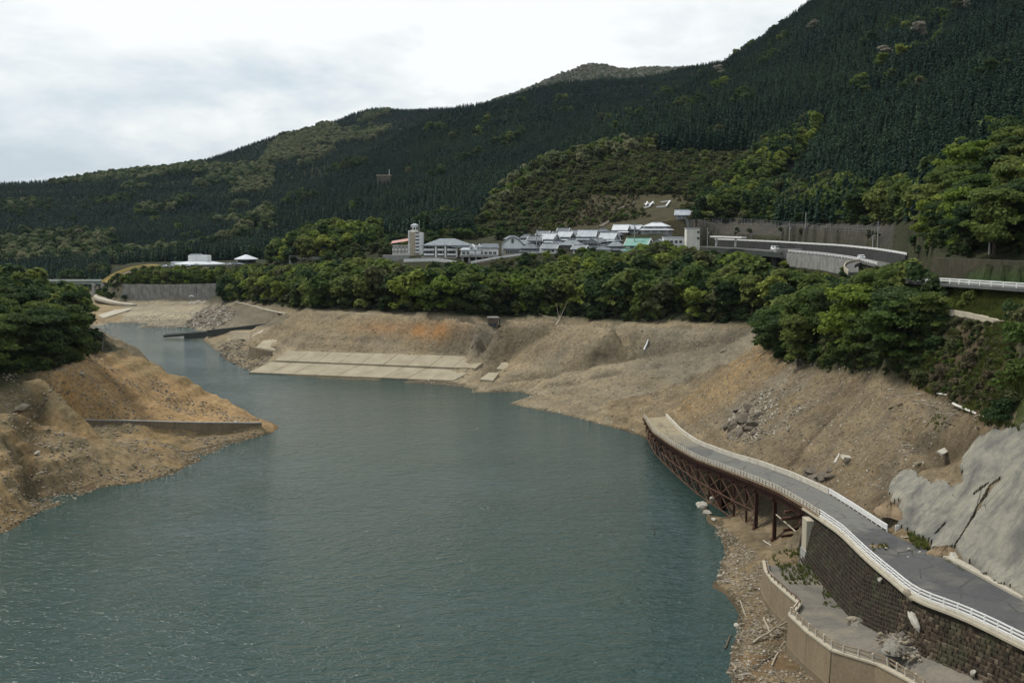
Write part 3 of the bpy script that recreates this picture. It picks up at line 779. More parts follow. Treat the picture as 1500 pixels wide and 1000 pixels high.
paint(LEFT * blot(10, 52), (0.32, 0.225, 0.115), 0.8)
wall_y = np.interp(GX, [p.x for p in LB_WALL], [p.y for p in LB_WALL])
upper = LEFT & (GY > wall_y) & (GX > -104)
paint(upper * 1.0, (0.40, 0.268, 0.140), 0.85)
paint(np.clip(spot(110, 560, 60, 40), 0, 1) * (GY < 330) * blot(8, 72), (0.42, 0.235, 0.085), 0.85)
paint(upper * blot(11, 53, 0.0, 0.35), (0.33, 0.25, 0.135), 0.8)
paint(LEFT * (GY < wall_y) * blot(6, 54, -0.05, 0.3), (0.215, 0.175, 0.105), 0.85)
ctr = (GY > 255) & (GX > -110) & (~LEFT)
paint(ctr * blot(26, 55), (0.285, 0.235, 0.155), 0.7)
paint(spot(630, 484, 55, 12) * (0.6 + 0.6 * blot(5, 56)), (0.42, 0.225, 0.095), 0.95)
paint(spot(545, 480, 60, 10) * (0.4 + 0.6 * blot(5, 57)), (0.37, 0.22, 0.115), 0.7)
paint(spot(470, 480, 50, 10), (0.285, 0.225, 0.14), 0.6)
paint(spot(700, 495, 26, 20), (0.21, 0.19, 0.155), 0.7)
paint(sstep(900, 960, PXg) * ctr * (PYg > 480) * (PYg < 600), (0.215, 0.190, 0.145), 0.8)
paint(ctr * (PYg > 540) * (PXg > 700) * blot(8, 58), (0.235, 0.195, 0.13), 0.7)
RIGHT = (GX > 26) & (GY < 300) & (~LEFT)
paint(RIGHT * 1.0, (0.205, 0.158, 0.100))
paint(RIGHT * blot(12, 59), (0.245, 0.195, 0.128), 0.8)
paint(RIGHT * blot(5, 75, 0.05, 0.4), (0.175, 0.145, 0.105), 0.7)
paint(zone([(985,606),(1010,578),(1060,540),(1115,500),(1180,520),(1120,555),(1060,590),(1010,625)]), (0.285, 0.205, 0.110), 0.7)
paint(zone([(985,606),(1060,540),(1115,500),(1150,512),(1090,550),(1030,600)]) * blot(6, 60), (0.32, 0.215, 0.105), 0.7)
paint(np.clip(spot(1110, 610, 50, 26) + spot(1160, 560, 45, 22), 0, 1) * blot(5, 61), (0.205, 0.185, 0.15), 0.9)
paint(RIGHT * (GX < 40) * (TZ < 4) * 1.0, (0.200, 0.155, 0.095), 0.85)
paint(RIGHT * (GX < 40) * (TZ < 4) * blot(4, 62), (0.26, 0.205, 0.13), 0.7)
paint(zone([(1105,890),(1060,960),(1060,1010),(1200,1010),(1160,960),(1120,890)]) * blot(3, 63), (0.23, 0.135, 0.065), 0.55)
# low shore before the concrete wall
paint((GY > 520) * (GX < -100) * (TZ < 9) * 1.0, (0.275, 0.24, 0.18))
paint(zone([(170,450),(330,446),(330,466),(180,470)]), (0.36, 0.315, 0.235), 0.7)
paint(zone([(130,440),(180,440),(180,470),(130,475)]), (0.30, 0.225, 0.13), 0.8)
paint(zone([(265,478),(300,450),(335,448),(345,465),(310,480)]), (0.155, 0.14, 0.12), 0.85)
paint(zone([(310,486),(330,462),(345,445),(425,462),(410,476)]), (0.165, 0.145, 0.11), 0.85)
paint(zone([(308,500),(340,495),(415,510),(372,548)]) * blot(4, 64), (0.18, 0.15, 0.105), 0.8)
# vegetated ground
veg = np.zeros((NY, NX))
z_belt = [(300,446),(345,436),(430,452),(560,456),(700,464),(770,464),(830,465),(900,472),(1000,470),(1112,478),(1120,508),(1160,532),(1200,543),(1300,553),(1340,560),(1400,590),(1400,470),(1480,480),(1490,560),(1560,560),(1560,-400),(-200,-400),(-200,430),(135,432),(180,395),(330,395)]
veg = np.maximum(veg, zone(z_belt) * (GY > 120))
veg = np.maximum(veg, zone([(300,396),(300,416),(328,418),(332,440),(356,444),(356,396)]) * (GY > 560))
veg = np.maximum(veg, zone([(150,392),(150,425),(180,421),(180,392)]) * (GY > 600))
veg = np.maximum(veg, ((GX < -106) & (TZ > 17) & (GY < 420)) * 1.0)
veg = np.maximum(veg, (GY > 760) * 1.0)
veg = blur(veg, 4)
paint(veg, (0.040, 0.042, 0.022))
paint(zone([(690,340),(740,290),(800,245),(890,225),(1120,222),(1090,300),(1010,335),(860,335)]) * (GY < 800), (0.074, 0.064, 0.035), 0.9)
paint(zone([(1000,322),(1110,318),(1310,330),(1310,350),(1100,344),(1000,342)]) * (GY < 600), (0.070, 0.064, 0.054), 0.9)
paint(zone([(1300,500),(1480,470),(1500,600),(1440,618),(1370,580),(1330,560)]) * (GY < 260), (0.080, 0.060, 0.036), 0.9)
paint(zone([(1335,412),(1520,424),(1520,476),(1430,464),(1380,456),(1335,440)]) * (GY < 260), (0.040, 0.078, 0.022), 0.95)
paint(zone([(1500,560),(1480,600),(1500,640),(1560,640),(1560,540)]) * (GY < 260), (0.05, 0.07, 0.02), 0.9)
paint(zone([(140,400),(140,440),(184,442),(184,400)]) * (GY > 600), (0.085, 0.080, 0.055), 0.9)
stony *= 1 - veg * 0.9
# strand lines left by the falling water, and the wet margin
strand_f = vnoise(TZ * 6.5 + 0.8 * fbm(GX, GY, 20, 3, 69), TZ * 0 + 1.7, 70)
strand = vnoise(TZ * 0.75 + 0.8 * fbm(GX, GY, 30, 3, 65), TZ * 0 + 3.3, 66) * 0.6 + vnoise(TZ * 2.0 + 0.8 * fbm(GX, GY, 30, 3, 65), TZ * 0 + 9.3, 67) * 0.4
bare = (TZ < 24) & (veg < 0.5)
tint *= np.where(bare, 0.72 + 0.52 * strand, 1.0)[..., None]
tint *= (1 - 0.42 * GUL)[..., None]  # gullies darkened: their shade is painted into the soil colour
tint *= np.where((veg < 0.5)[..., None], np.array([0.98, 0.965, 0.91]), 1.0)
tint *= np.where(bare & (TZ < 6), 0.84 + 0.32 * strand_f, 1.0)[..., None]
tint *= np.where(TZ < 0.32 + 0.2 * fbm(GX, GY, 4, 2, 68), 0.5, 1.0)[..., None]
idx = np.arange(NY * NX, dtype=np.int32).reshape(NY, NX)
F = np.stack([idx[:-1, :-1], idx[:-1, 1:], idx[1:, 1:], idx[1:, :-1]], -1)
keep = ~((TZ[:-1, :-1] < -4) & (TZ[1:, 1:] < -4) & (TZ[1:, :-1] < -4) & (TZ[:-1, 1:] < -4)) | True
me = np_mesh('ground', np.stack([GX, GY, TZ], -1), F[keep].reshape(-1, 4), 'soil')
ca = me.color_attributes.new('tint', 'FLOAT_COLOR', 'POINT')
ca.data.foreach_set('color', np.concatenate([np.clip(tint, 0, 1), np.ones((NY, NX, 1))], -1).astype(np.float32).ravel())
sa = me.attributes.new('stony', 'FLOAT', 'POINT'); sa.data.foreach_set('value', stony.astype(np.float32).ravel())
me.polygons.foreach_set('use_smooth', np.ones(len(me.polygons), bool))
tag(link(bpy.data.objects.new('ground', me)), kind='structure')
wm = MB().add([(-420, 30, 0), (120, 30, 0), (120, 640, 0), (-420, 640, 0)], [(0, 1, 2, 3)])
tag(wm.build('lake_water', 'lake_water'), kind='structure')

# horizon test: how much of a thing of height h standing at (x, y) is hidden by ground in front of it
_AZ = np.linspace(-0.62, 0.62, 1240); _DS = np.concatenate([np.arange(60, 420, 2.0), np.geomspace(420, 4300, 520)])
_A, _D = np.meshgrid(_AZ, _DS, indexing='ij')
_HZ = np.maximum.accumulate((ground(_D * np.tan(_A), _D) - EYE) / _D, axis=1)
def visible(x, y, ztop, margin=0.0):
    x = np.asarray(x, float); y = np.asarray(y, float)
    a = np.clip(np.round((np.arctan2(x, y) + 0.62) / 1.24 * 1239).astype(int), 0, 1239)
    d = np.clip(np.searchsorted(_DS, y - 4) - 1, 0, len(_DS) - 1)
    return (np.asarray(ztop) - EYE) / y + margin > _HZ[a, d]

# ================================================================= TREES
def rand_rot(n, rng, nrm, spread):
    """frames (tangent, bitangent) of small leaf faces whose normals scatter round nrm"""
    v = nrm + rng.normal(0, spread, (n, 3)); v /= np.linalg.norm(v, axis=1)[:, None] + 1e-9
    r = rng.normal(0, 1, (n, 3)); a = np.cross(v, r); a /= np.linalg.norm(a, axis=1)[:, None] + 1e-9
    return a, np.cross(v, a), v
def leaf_faces(P, a, b, v, s, rng):
    n = len(P); k = rng.uniform(0.55, 1.0, (n, 1)); s = s[:, None]
    bend = v * s * rng.uniform(-0.25, 0.25, (n, 1))
    Vt = np.stack([P - a * s - b * s * k * 0.4, P - b * s * k + bend, P + a * s + b * s * k * 0.3, P + b * s * k - bend], 1).reshape(-1, 3)
    return Vt, np.arange(4 * n).reshape(-1, 4)
def crown_mesh(name, seed, n, leaf, H=10.0, R=4.0, base=0.06, lobes=11, flat=0.0):
    """leaf clumps spread over and through a heap of uneven lobes"""
    rng = np.random.default_rng(seed)
    L = []
    for k in range(lobes):
        z = rng.uniform(base + 0.08, 0.93)
        prof = math.sin(PI * min(1.0, (z - base) / (1 - base) * 0.86 + 0.12)) ** 0.6
        a = rng.uniform(0, 2 * PI); r = R * prof * rng.uniform(0.25, 0.95)
        L.append((r * math.cos(a), r * math.sin(a), z * H, R * rng.uniform(0.20, 0.50)))
    L.append((0, 0, H * 0.62, R * 0.6)); L.append((rng.uniform(-.8, .8), rng.uniform(-.8, .8), H * 0.86, R * 0.36))
    L = np.array(L)
    w = L[:, 3] ** 2; pick = rng.choice(len(L), n, p=w / w.sum())
    d = rng.normal(0, 1, (n, 3)); d /= np.linalg.norm(d, axis=1)[:, None]
    d[:, 2] = np.where(d[:, 2] < -0.35, -d[:, 2] * 0.5, d[:, 2])
    rad = L[pick, 3] * (0.55 + 0.50 * rng.random(n) ** 0.6) * np.where(rng.random(n) < 0.08, 1.28, 1.0)
    P = L[pick, :3] + d * rad[:, None] * np.array([1, 1, 0.78 - flat])
    keep = P[:, 2] > H * base * 0.7
    P, d = P[keep], d[keep]; n = len(P)
    a, b, v = rand_rot(n, rng, d * 0.8 + np.array([0, 0, 0.55]), 0.55)
    V, F = leaf_faces(P, a, b, v, leaf * rng.uniform(0.55, 1.25, n), rng)
    return np_mesh(name, V, F, 'leaf_mid')
def trunk_mesh(name, seed, H=10.0, limbs=6, r=0.26):
    rng = random.Random(seed); m = MB()
    pts = [Vector((0, 0, -0.8))]
    for k in range(1, 6): pts.append(Vector((rng.uniform(-.25, .25) * k / 2, rng.uniform(-.25, .25) * k / 2, H * 0.15 * k)))
    m.tube(pts, [r * 1.35, r * 1.05, r * 0.9, r * 0.7, r * 0.5, r * 0.2], 7)
    for k in range(limbs):
        i = rng.randint(1, 4); a = rng.uniform(0, 2 * PI); b = pts[i].lerp(pts[i + 1], rng.random())
        L = H * rng.uniform(0.2, 0.36)
        e1 = b + Vector((math.cos(a) * L * .5, math.sin(a) * L * .5, L * .35)); e2 = b + Vector((math.cos(a) * L * .95, math.sin(a) * L * .95, L * .8))
        m.tube([b, e1, e2], [r * 0.42, r * 0.28, r * 0.08], 5)
    return m.mesh(name, 'bark')
def cedar_mesh(name, seed, layers, spr, H=14.0, R=2.5):
    """drooping needle sprays in whorls up a narrow pointed crown"""
    rng = np.random.default_rng(seed); P = []; D = []; S = []
    for k in range(layers):
        t = (k + 0.5) / layers
        z = H * (0.10 + 0.90 * t); rr = R * (1 - t) ** 0.52 * (0.85 + 0.3 * rng.random()) + 0.12
        m = max(4, int(spr * (1 - 0.6 * t)))
        for j in range(m):
            a = 2 * PI * (j + rng.random()) / m; q = rr * rng.uniform(0.55, 1.05)
            P.append((math.cos(a) * q * 0.55, math.sin(a) * q * 0.55, z + rng.uniform(-.3, .3))); D.append((math.cos(a), math.sin(a), -0.45 - 0.4 * rng.random())); S.append(q)
    P = np.array(P); D = np.array(D); D /= np.linalg.norm(D, axis=1)[:, None]; S = np.array(S); n = len(P)
    side = np.stack([-D[:, 1], D[:, 0], rng.uniform(-.5, .5, n)], 1); side /= np.linalg.norm(side, axis=1)[:, None]
    ln = (S * 0.62)[:, None]; wd = (0.34 + S * 0.20)[:, None]; up = np.array([0, 0, 1.0])
    V = np.stack([P - D * ln * 0.75 + up * 0.35, P + side * wd, P + D * ln, P - side * wd], 1).reshape(-1, 3)
    tip = np.array([[(-.25, 0, H * .86), (0, -.25, H * .9), (.25, 0, H * .86), (0, 0, H * 1.04)], [(0, -.25, H * .86), (.25, 0, H * .9), (0, .25, H * .86), (0, 0, H * 1.04)]]).reshape(-1, 3)
    V = np.concatenate([V, tip])
    return np_mesh(name, V, np.arange(len(V)).reshape(-1, 4), 'needles')
def spar_mesh(name, H=14.0, r=0.2): return MB().tube([(0, 0, -1.0), (0, 0, H * .5), (0, 0, H * .95)], [r * 1.2, r * .7, r * .1], 6).mesh(name, 'bark')

BROAD = {'near': [crown_mesh('crown', 100 + i, 5600, 0.27, lobes=17 + 2 * (i % 4), flat=(0, .28, .38, .15, .33, .42)[i], R=(4, 4.4, 4.6, 3.5, 4.2, 4.8)[i]) for i in range(6)],
         'mid': [crown_mesh('crown', 120 + i, 2500, 0.36, lobes=13 + 2 * (i % 4), flat=(0, .2, .1, .3, 0, .25, .15)[i], R=(4, 4.4, 3.4, 4.5, 3.7, 4.2, 3.2)[i]) for i in range(7)],
         'far': [crown_mesh('crown', 140 + i, 620, 0.80, lobes=8) for i in range(4)]}
TRUNK = [trunk_mesh('trunk', 160 + i) for i in range(4)]
CEDAR = {'near': [cedar_mesh('crown', 180 + i, 26, 13) for i in range(3)], 'far': [cedar_mesh('crown', 190 + i, 12, 8) for i in range(4)]}
SPAR = spar_mesh('trunk')
rnd = random.Random(5)
nrng = np.random.default_rng(11)

def plant(kind, x, y, h, mat, label, group, lod=None, name=None, cat='tree', sq=1.0, lift=0.0):
    z = gz(x, y) + lift
    root = thing(name or ('cedar_tree' if kind == 'cedar' else 'broadleaf_tree'), (x, y, z - 0.2), label, cat, group, rnd.uniform(0, 6.28))
    if kind == 'cedar':
        s = h / 14.0; me = rnd.choice(CEDAR[lod or 'near']); tr = SPAR
    else:
        s = h / 10.0; me = rnd.choice(BROAD[lod or ('near' if y < 300 else 'mid')]); tr = rnd.choice(TRUNK)
    c = piece('crown', me, root, (0, 0, 0), scale=(s * sq, s * sq * rnd.uniform(.9, 1.1), s))
    if me.materials[0] != MATS[mat]:
        c.material_slots[0].link = 'OBJECT'; c.material_slots[0].material = MATS[mat]
    piece('trunk', tr, root, (0, 0, 0), scale=(s, s, s))
    return root

def scatter(poly, spacing, seed, jitter=0.9, ymin=0, ymax=9e9, xr=None, yr=None):
    """jittered grid of ground points whose photo pixel lies in poly"""
    rng = np.random.default_rng(seed)
    ys_ = np.arange(yr[0], yr[1], spacing); xs_ = np.arange(xr[0], xr[1], spacing)
    X, Y = np.meshgrid(xs_, ys_); X = X.ravel() + rng.uniform(-.5, .5, X.size) * spacing * jitter; Y = Y.ravel() + rng.uniform(-.5, .5, Y.size) * spacing * jitter
    X[:] += (np.round(Y / spacing) % 2) * spacing * 0.5
    Z = ground(X, Y); px, py = project(X, Y, Z)
    k = in_poly(px, py, poly) & (Y > ymin) & (Y < ymax) & (Z > 1.0)
    return X[k], Y[k], Z[k], px[k], py[k]

SPECS = []      # x, y, height, leaf, label words, group
def belt(poly, spacing, seed, hr, cols, label, group, yr, xr, sizefun=None, sq=1.0, hide=None):
    X, Y, Z, px, py = scatter(poly, spacing, seed, xr=xr, yr=yr)
    tone = fbm(X, Y, 40, 3, seed + 3); rg = np.random.default_rng(seed + 1)
    for i in range(len(X)):
        if gz(X[i], Y[i]) < 1: continue
        r = rg.random() * 0.75 + 0.25 * (tone[i] + 0.5)
        acc = 0
        for m, w in cols:
            acc += w
            if r <= acc: break
        h = rg.uniform(*hr)
        if sizefun: h = sizefun(px[i], py[i], Y[i], h)
        if h < 1.5: continue
        if not visible(X[i], Y[i], Z[i] + h * 0.9): continue
        SPECS.append((X[i], Y[i], h, m, label, group, sq, px[i], py[i]))
TONE = {'leaf_dark': 'dark green', 'leaf_mid': 'mid green', 'leaf_bright': 'yellow-green', 'leaf_olive': 'olive brown', 'leaf_grey': 'pale grey-green', 'leaf_brown': 'brown half-bare', 'blossom': 'white blossoming'}
# left bank wood
belt([(-400,600),(-400,380),(0,380),(90,400),(122,450),(126,500),(112,526),(60,544),(0,547)], 5.4, 21, (9, 13), [('leaf_dark', .62), ('leaf_mid', .30), ('leaf_olive', .08)], 'rounded %s tree in the wood on top of the orange left bank', 'trees on the left bank', (225, 345), (-230, -102))
# belt between the bare bank and the village
def belt_size(px, py, y, h):
    top = np.interp(px, [300,350,440,520,570,600,650,680,700,740,790,830,880,905,940,965,1000,1030,1060,1085,1105,1118,1170,1240], [400,393,386,378,378,392,392,381,388,398,388,376,366,373,358,350,357,367,373,368,372,390,396,404])
    return min(h, (py - top) * y / FOC * 0.97)
belt([(318,443),(400,448),(440,452),(560,455),(700,462),(830,464),(900,471),(1000,469),(1110,477),(1150,480),(1250,420),(1300,404),(1200,401),(1130,393),(1050,384),(1000,378),(900,377),(830,374),(760,384),(700,396),(650,393),(600,388),(500,394),(440,401),(370,400),(318,420)],
     6.2, 31, (10, 15), [('leaf_dark', .34), ('leaf_mid', .36), ('leaf_bright', .16), ('leaf_olive', .14)], '%s tree in the belt between the bare bank and the village', 'trees below the village', (300, 640), (-190, 130), belt_size, 1.05)
# big clump over the right slope
def clump_size(px, py, y, h):
    top = np.interp(px, [1110,1130,1160,1200,1240,1270,1300,1340,1362,1395], [470,445,430,412,406,397,382,376,425,455])
    return min(h, (py - top) * y / FOC * 0.97)
belt([(1118,512),(1150,532),(1200,543),(1290,552),(1335,556),(1392,500),(1385,455),(1340,425),(1280,412),(1200,440),(1140,470)], 5.2, 41, (9, 14), [('leaf_dark', .30), ('leaf_mid', .42), ('leaf_bright', .22), ('leaf_olive', .06)], '%s tree in the clump overhanging the bare right slope', 'trees on the right slope', (180, 340), (48, 110), clump_size, 1.1)
# leafy hillside at the right edge, above the upper road
belt([(1335,372),(1345,330),(1400,290),(1450,250),(1500,235),(1600,235),(1600,378),(1480,372)], 5.6, 51, (9, 13), [('leaf_mid', .46), ('leaf_bright', .16), ('leaf_dark', .30), ('leaf_olive', .08)], '%s tree on the leafy hillside above the upper road', 'trees above the upper road', (190, 330), (60, 170), None, 1.1)
# foot of the dark mountain behind the viaduct
belt([(1020,322),(1100,318),(1310,328),(1345,325),(1345,290),(1240,282),(1130,285),(1040,300)], 6.5, 61, (8, 12), [('leaf_dark', .5), ('leaf_mid', .35), ('leaf_olive', .15)], '%s tree at the foot of the dark mountain behind the viaduct', 'trees behind the viaduct', (300, 600), (60, 190), None, 1.1)
# bright strip climbing the mountain
belt([(1030,312),(1100,305),(1135,270),(1180,225),(1205,195),(1195,185),(1150,210),(1100,250),(1050,290)], 6.5, 71, (8, 12), [('leaf_bright', .5), ('leaf_mid', .35), ('leaf_olive', .15)], '%s tree in the light strip climbing the dark mountain', 'light strip on the mountain', (430, 760), (80, 240), None, 1.1)
# little hill left of the hotel
belt([(395,392),(430,350),(470,338),(520,338),(552,350),(560,372),(500,384),(430,392)], 7.5, 81, (10, 14), [('leaf_mid', .45), ('leaf_bright', .25), ('leaf_dark', .25), ('leaf_olive', .05)], '%s tree on the small hill left of the hotel', 'trees on the small hill', (600, 700), (-160, -75), None, 1.1)
# scrub on the hillside over the village
belt([(690,338),(740,292),(800,250),(880,232),(1010,232),(1090,234),(1075,290),(1010,312),(940,305),(860,316),(770,335)], 7.5, 91, (4, 8), [('leaf_olive', .62), ('leaf_mid', .14), ('leaf_dark', .10), ('leaf_grey', .10), ('leaf_brown', .04)], '%s scrub tree on the brown hillside above the village', 'scrub on the hillside', (600, 770), (-40, 160), lambda px, py, y, h: 0 if ((px - 963) / 36) ** 2 + ((py - 304) / 18) ** 2 < 1 else h * (0.45 if (850 < px < 1010 and 280 < py < 325) else 1.0), 1.25)
belt([(690,340),(705,322),(740,285),(800,243),(880,226),(960,214),(960,228),(880,240),(800,262),(745,305),(712,338)], 7.5, 92, (8, 12), [('leaf_grey', .45), ('leaf_mid', .35), ('leaf_olive', .2)], '%s tree along the pale shoulder left of the brown hillside', 'trees on the pale shoulder', (600, 860), (-40, 150), None, 1.2)
# hedge trees along the plateau
belt([(158,421),(162,396),(400,389),(400,402),(345,436),(325,438),(326,419)], 3.4, 95, (5, 9), [('leaf_mid', .7), ('leaf_bright', .15), ('leaf_dark', .15)], '%s tree in the thick hedge on top of the far concrete wall', 'hedge above the concrete wall', (600, 705), (-280, -130), lambda px, py, y, h: min(h, (py - np.interp(px, [150,165,180,200,215,300], [417,413,404,397,393.5,394])) * y / FOC + .4), 1.25)
SPECS.sort(key=lambda s: -s[2] / s[1])
BIG, REST = SPECS[:295], SPECS[295:]
MARKS = [(390, 'below the museum end of the shore'), (500, 'below the small hill'), (600, 'below the hotel'), (655, 'below the inn'), (705, 'below the restaurant'), (748, 'below the arched hall'), (800, 'below the leftmost houses'), (862, 'below the gable house'), (915, 'just left of the green roof'), (965, 'below the green roof'), (1025, 'below the white tower block'), (1100, 'below the viaduct'), (1400, 'below the streaked wall')]
def tree_label(lab, grp, m, h, px, py):
    tone = {'brown half-bare': 'brown'}.get(TONE[m], TONE[m])
    size = 'tall ' if h > 12.5 else 'small ' if h < 6 else ''
    if grp == 'trees below the village':
        bot = np.interp(px, [330, 440, 560, 700, 830, 900, 1000, 1110, 1200], [445, 452, 456, 462, 464, 471, 470, 478, 470])
        row = 'front' if py > bot - 16 else 'middle' if py > bot - 42 else 'back'
        return '%s%s tree in the %s of the belt %s' % (size, tone, row, next(w for a, w in MARKS if px < a))
    if grp == 'trees on the right slope':
        return '%s%s tree in the %s of the clump over the right slope, %s' % (size, tone, 'front' if py > 520 else 'middle' if py > 470 else 'back', 'lake end' if px < 1190 else 'centre' if px < 1290 else 'right end')
    if grp == 'trees on the left bank':
        return '%s%s tree in the %s of the left wood, %s' % (size, tone, 'front' if py > 515 else 'middle' if py > 470 else 'back', 'at the picture edge' if px < 25 else 'halfway along' if px < 85 else 'at the lake end')
    if grp == 'trees above the upper road':
        return '%s%s tree on the leafy hillside at right, %s' % (size, tone, 'low by the upper road' if py > 345 else 'halfway up' if py > 290 else 'near its top')
    return size + lab % tone
for x, y, h, m, lab, grp, sq, px_, py_ in BIG:
    plant('broad', x, y, h, m, tree_label(lab, grp, m, h, px_, py_), grp, sq=sq, lod='near' if y < 300 else 'mid')

# --- forests drawn as instances over seeded points
def protos(name, items):
    c = bpy.data.collections.new(name); out = []
    for i, (me, mat) in enumerate(items):
        o = bpy.data.objects.new('%s_%02d' % (name, i), me)
        if mat: o.material_slots[0].link = 'OBJECT'; o.material_slots[0].material = MATS[mat]
        c.objects.link(o); out.append(o)
    return c
def forest(name, P, S, I, coll, label=None, sxy=None, cat=None):
    me = bpy.data.meshes.new(name); n = len(P)
    me.vertices.add(n); me.vertices.foreach_set('co', np.asarray(P, np.float32).ravel())
    S3 = np.stack([S * (sxy if sxy is not None else 1.0), S * (sxy if sxy is not None else 1.0), S], 1)
    for an, ty, key, val in (('scl', 'FLOAT_VECTOR', 'vector', S3.astype(np.float32).ravel()), ('rot', 'FLOAT_VECTOR', 'vector', np.stack([nrng.normal(0, .03, n), nrng.normal(0, .03, n), nrng.uniform(0, 6.28, n)], 1).astype(np.float32).ravel()), ('pick', 'INT', 'value', np.asarray(I, np.int32))):
        me.attributes.new(an, ty, 'POINT').data.foreach_set(key, val)
    o = link(bpy.data.objects.new(name, me)); tag(o, label, cat, kind='stuff')
    g = bpy.data.node_groups.new(name, 'GeometryNodeTree')
    g.interface.new_socket('Geometry', in_out='INPUT', socket_type='NodeSocketGeometry'); g.interface.new_socket('Geometry', in_out='OUTPUT', socket_type='NodeSocketGeometry')
    N, Lk = g.nodes, g.links
    gi, go = N.new('NodeGroupInput'), N.new('NodeGroupOutput'); io = N.new('GeometryNodeInstanceOnPoints'); ci = N.new('GeometryNodeCollectionInfo')
    ci.inputs['Collection'].default_value = coll; ci.inputs['Separate Children'].default_value = True; ci.inputs['Reset Children'].default_value = True
    def at(nm, ty):
        a = N.new('GeometryNodeInputNamedAttribute'); a.data_type = ty; a.inputs[0].default_value = nm; return a.outputs['Attribute']
    Lk.new(gi.outputs[0], io.inputs['Points']); Lk.new(ci.outputs[0], io.inputs['Instance']); io.inputs['Pick Instance'].default_value = True
    Lk.new(at('pick', 'INT'), io.inputs['Instance Index']); Lk.new(at('scl', 'FLOAT_VECTOR'), io.inputs['Scale'])
    er = N.new('FunctionNodeEulerToRotation'); Lk.new(at('rot', 'FLOAT_VECTOR'), er.inputs[0]); Lk.new(er.outputs[0], io.inputs['Rotation'])
    Lk.new(io.outputs[0], go.inputs[0])
    md = o.modifiers.new('scatter', 'NODES'); md.node_group = g
    return o
LEAF_ORDER = ['leaf_dark', 'leaf_mid', 'leaf_bright', 'leaf_olive', 'leaf_grey', 'leaf_brown', 'blossom']
far_broad = protos('far_broad', [(BROAD['far'][k % 4], m) for m in LEAF_ORDER for k in range(3)])
far_cedar = protos('far_cedar', [(me, m) for m in (None, 'needles_light') for me in CEDAR['far']])
def leaf_pick(m): return LEAF_ORDER.index(m) * 3 + int(nrng.integers(3))
FB = [(x, y, gz(x, y) - 0.3, h / 10, leaf_pick(m)) for x, y, h, m, _, _, _, _, _ in REST]

# conifers over the mountains
NOCON = [z_ for z_ in ([(690,345),(740,290),(800,245),(880,225),(1000,222),(1110,222),(1090,300),(1130,270),(1205,190),(1205,180),(1215,190),(1150,290),(1130,330),(1310,330),(1345,325),(1400,290),(1450,250),(1500,235),(1640,220),(1640,600),(300,600),(300,390),(395,390),(430,350),(470,335),(520,335),(552,350),(575,352),(600,357),(660,352),(700,346)],)]
PATCH3 = [(330,300),(350,275),(380,245),(395,222),(425,188),(480,186),(505,195),(540,172),(568,166),(578,188),(545,212),(520,215),(480,232),(440,250),(400,272),(370,305),(345,312)]
def conifers(spacing, yr, seed):
    rng = np.random.default_rng(seed)
    yv = np.arange(yr[0], yr[1], spacing); out = []
    for y in yv:
        w = y * 0.52 + 25; x = np.arange(-w, w, spacing)
        x = x + rng.uniform(-.5, .5, len(x)) * spacing * 0.9; out.append(np.stack([x, y + rng.uniform(-.5, .5, len(x)) * spacing * 0.9], 1))
    A = np.concatenate(out); X, Y = A[:, 0], A[:, 1]; Z = ground(X, Y); px, py = project(X, Y, Z)
    k = (px > -40) & (px < 1560) & (py > -60) & ~(in_poly(px, py, NOCON[0]) & (Y < 900)) & (Y > np.where(px < 420, 800, np.where(px < 560, 640, np.where(px < 720, 572, np.where(px < 1330, 400, 262))))) & (Z > 6)
    k &= ~((px > 160) & (px < 410) & (py > 388))
    X, Y, Z, px, py = X[k], Y[k], Z[k], px[k], py[k]
    k = visible(X, Y, Z + 15, 0.002); return X[k], Y[k], Z[k], px[k], py[k]
CON = [conifers(3.3, (240, 760), 201), conifers(4.2, (760, 1300), 202), conifers(5.6, (1300, 2500), 203), conifers(9.0, (3300, 3750), 204)]
X, Y, Z, px, py = [np.concatenate([c[i] for c in CON]) for i in range(5)]
N = len(X)
tone = fbm(X, Y, 120, 4, 88)
dec = np.zeros(N, bool); dm = np.zeros(N, int)
rr = nrng.random(N)
k3 = (Y > 1200) & in_poly(px, py, PATCH3) & (fbm(X, Y, 70, 3, 89) > -0.22)
kl = (Y > 900) & (px < 400) & (py > 235) & (fbm(X, Y, 110, 3, 90) > np.where(py < 320, 0.34, np.where(py > 350, 0.30, 0.42)))
km = (Y < 1500) & (fbm(X, Y, 34, 3, 91) > 0.50)
dec = k3 | kl | km
k5 = (Y > 3000) & (rr < .95)  # far peak's crowns turned pale, haze painted into the leaf colour
dec = dec | k5
dmat = np.where(k5, np.where(rr < .6, 4, 6), np.where(k3, np.where(rr < .86, 4, np.where(rr < .93, 0, 3)), np.where(kl, np.where(rr < .5, 4, 0), np.where(rr < .72, 0, np.where(rr < .9, 1, 3)))))
# thin the broadleaf ones: their crowns are wider
dec_keep = dec & (nrng.random(N) < np.where(Y > 3000, 1.0, np.where(Y > 1300, 0.8, 0.3)))
con = ~dec
hh = np.where(con, nrng.uniform(0.52, 1.05, N) * (1 + 0.3 * tone) * np.where(Y > 1500, 0.62, np.where(Y > 1000, 0.72, 0.92)), 1.0)
for i in np.where(dec_keep)[0]:
    FB.append((X[i], Y[i], Z[i] - 0.5, nrng.uniform(0.9, 1.45), int(dmat[i]) * 3 + int(nrng.integers(3))))
